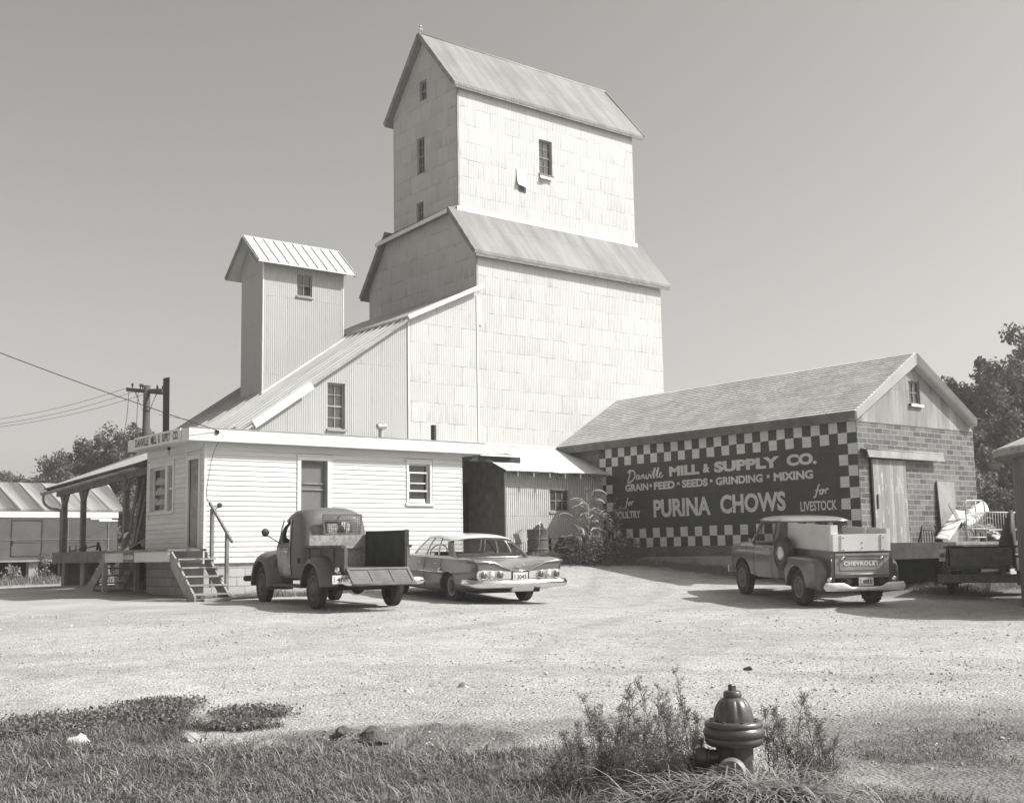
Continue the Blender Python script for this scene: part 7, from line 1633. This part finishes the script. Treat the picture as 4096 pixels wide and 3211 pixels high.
M['hydrant'] = plain('glossy hydrant paint', .065, .36, .5, var=.15, scale=9, coat=.3, grime=.35, bump=.0015); M['hydrantcap'] = plain('worn pale hydrant cap', .22, .5, .4, var=.25, scale=14, grime=.4)
hydrant()
# ================================================================ odds and ends in front of the lean-to
def odds():
    x, y = 21.62, 25.6; g = GZ(x, y); b = MB(); r = .3
    pr = [(0, g + .01), (r, g), (r + .012, g + .015), (r, g + .03), (r, g + .27), (r + .016, g + .285), (r + .016, g + .305), (r, g + .32), (r, g + .55), (r + .016, g + .565), (r + .016, g + .585), (r, g + .6), (r, g + .83), (r + .012, g + .85), (r - .01, g + .86), (r - .02, g + .83), (0, g + .828)]
    b.lathe(pr, 40, (x, y, 0), caps=False); item('oil_drum', b, M['drum'], 'grey ribbed oil drum standing upright against the lean-to wall', 'drum', auto=40)
    x, y = 21.2, 25.42; g = GZ(x, y); b = MB(); b.lathe([(0, g), (.1, g), (.125, g + .24), (.13, g + .25), (.118, g + .24), (.1, g + .02)], 24, (x, y, 0), caps=False); b.tube(smoothpath([(x - .125, y, g + .24), (x - .08, y - .02, g + .38), (x + .04, y - .02, g + .42), (x + .125, y, g + .24)]), .006, 5); item('bucket', b, M['drum'], 'small bucket with a wire handle on the ground left of the oil drum', 'bucket', auto=40)
    x, y = 20.75, 25.75; g = GZ(x, y); b = MB(); b.lathe([(0, g), (.17, g), (.2, g + .25), (.17, g + .5), (0, g + .5)], 18, (x, y, 0), caps=False); item('keg', b, M['timber'], 'dark keg left of the bucket and under the tilted can', 'keg')
    b = MB(); b.box(-.15, .15, -.1, .1, -.16, .16); b.box(-.13, .13, -.104, -.1, -.14, .14); b.xf(Matrix.Translation((20.95, 25.55, g + .66)) @ Matrix.Rotation(R(-25), 4, 'Y') @ Matrix.Rotation(R(12), 4, 'Z')); item('square_can', b, M['galvdull'], 'square tin can tipped at an angle on top of the dark keg', 'can', bevel=.008)
    for k, (x, y, w_, h, lab) in enumerate(((22.2, 25.6, .5, .66, 'dark wooden crate right beside the oil drum'), (22.8, 25.62, .66, .62, 'longer dark crate next to the corn stalks'))):
        g = GZ(x, y) - .03; b = MB()
        for j in range(3): b.box(x - w_ / 2, x + w_ / 2, y - .2, y - .18, g + .02 + j * h / 3, g + h * (j + .93) / 3); b.box(x - w_ / 2, x + w_ / 2, y + .18, y + .2, g + .02 + j * h / 3, g + h * (j + .93) / 3); b.box(x - w_ / 2, x - w_ / 2 + .02, y - .178, y + .178, g + .02 + j * h / 3, g + h * (j + .93) / 3); b.box(x + w_ / 2 - .02, x + w_ / 2, y - .178, y + .178, g + .02 + j * h / 3, g + h * (j + .93) / 3)
        b.box(x - w_ / 2 + .021, x + w_ / 2 - .021, y - .178, y + .178, g + h * .8, g + h * .84); item('crate', b, M['crate'], lab, 'crate', 'crates by the lean-to')
    b = MB(); b.hexa([(22.1, 25.95, .42), (22.4, 25.95, .38), (22.44, 26.0, .4), (22.14, 26.0, .44), (21.95, 26.1, .78), (22.2, 26.1, .88), (22.23, 26.14, .88), (21.98, 26.14, .78)]); item('dark_panel', b, M['timber'], 'dark tilted panel leaning on the wall between drum and crate', 'panel')
    b = MB(); b.lathe([(0, 0), (.1, .01), (.12, .05), (.07, .1), (0, .11)], 12, (22.6, 25.6, GZ(22.8, 25.6) + .6), caps=False); item('pale_bundle', b, M['paper'], 'small pale bundle lying on the dark crates', 'bundle')
    b = MB(); b.tube(smoothpath([(22.75, 25.0, GZ(22.7, 25) - .02), (22.8, 24.95, .15), (23.05, 24.9, .2), (23.3, 24.85, .1), (23.4, 24.8, -.1)]), .008, 5); item('bent_wire', b, M['palegrey'], 'pale wire hoop bent over the ground beside the corn', 'wire')
M['drum'] = plain('rusting drum steel', .12, .65, .35, var=.2, scale=4, grime=.2); M['crate'] = boards('dark crate boards', .07, 'Z', .14, .25, streak='X')
odds()
# ================================================================ thin veiling haze added over the whole yard
def haze():  # volume added to lift the darks as a lens veil would
    b = MB(); b.box(-302, 422, -222, 422, -8, 19.5)
    m = bpy.data.materials.new('veiling haze'); m.use_nodes = True; n = m.node_tree.nodes; n.remove(n['Principled BSDF'])
    v = n.new('ShaderNodeVolumePrincipled'); v.inputs['Color'].default_value = (.95, .94, .92, 1); v.inputs['Density'].default_value = .0013; v.inputs['Anisotropy'].default_value = .25
    m.node_tree.links.new(v.outputs[0], n['Material Output'].inputs['Volume'])
    tag(b.build('haze', m), 'thin even veiling haze added over the yard to lift dark tones', 'haze', kind='stuff')
haze()
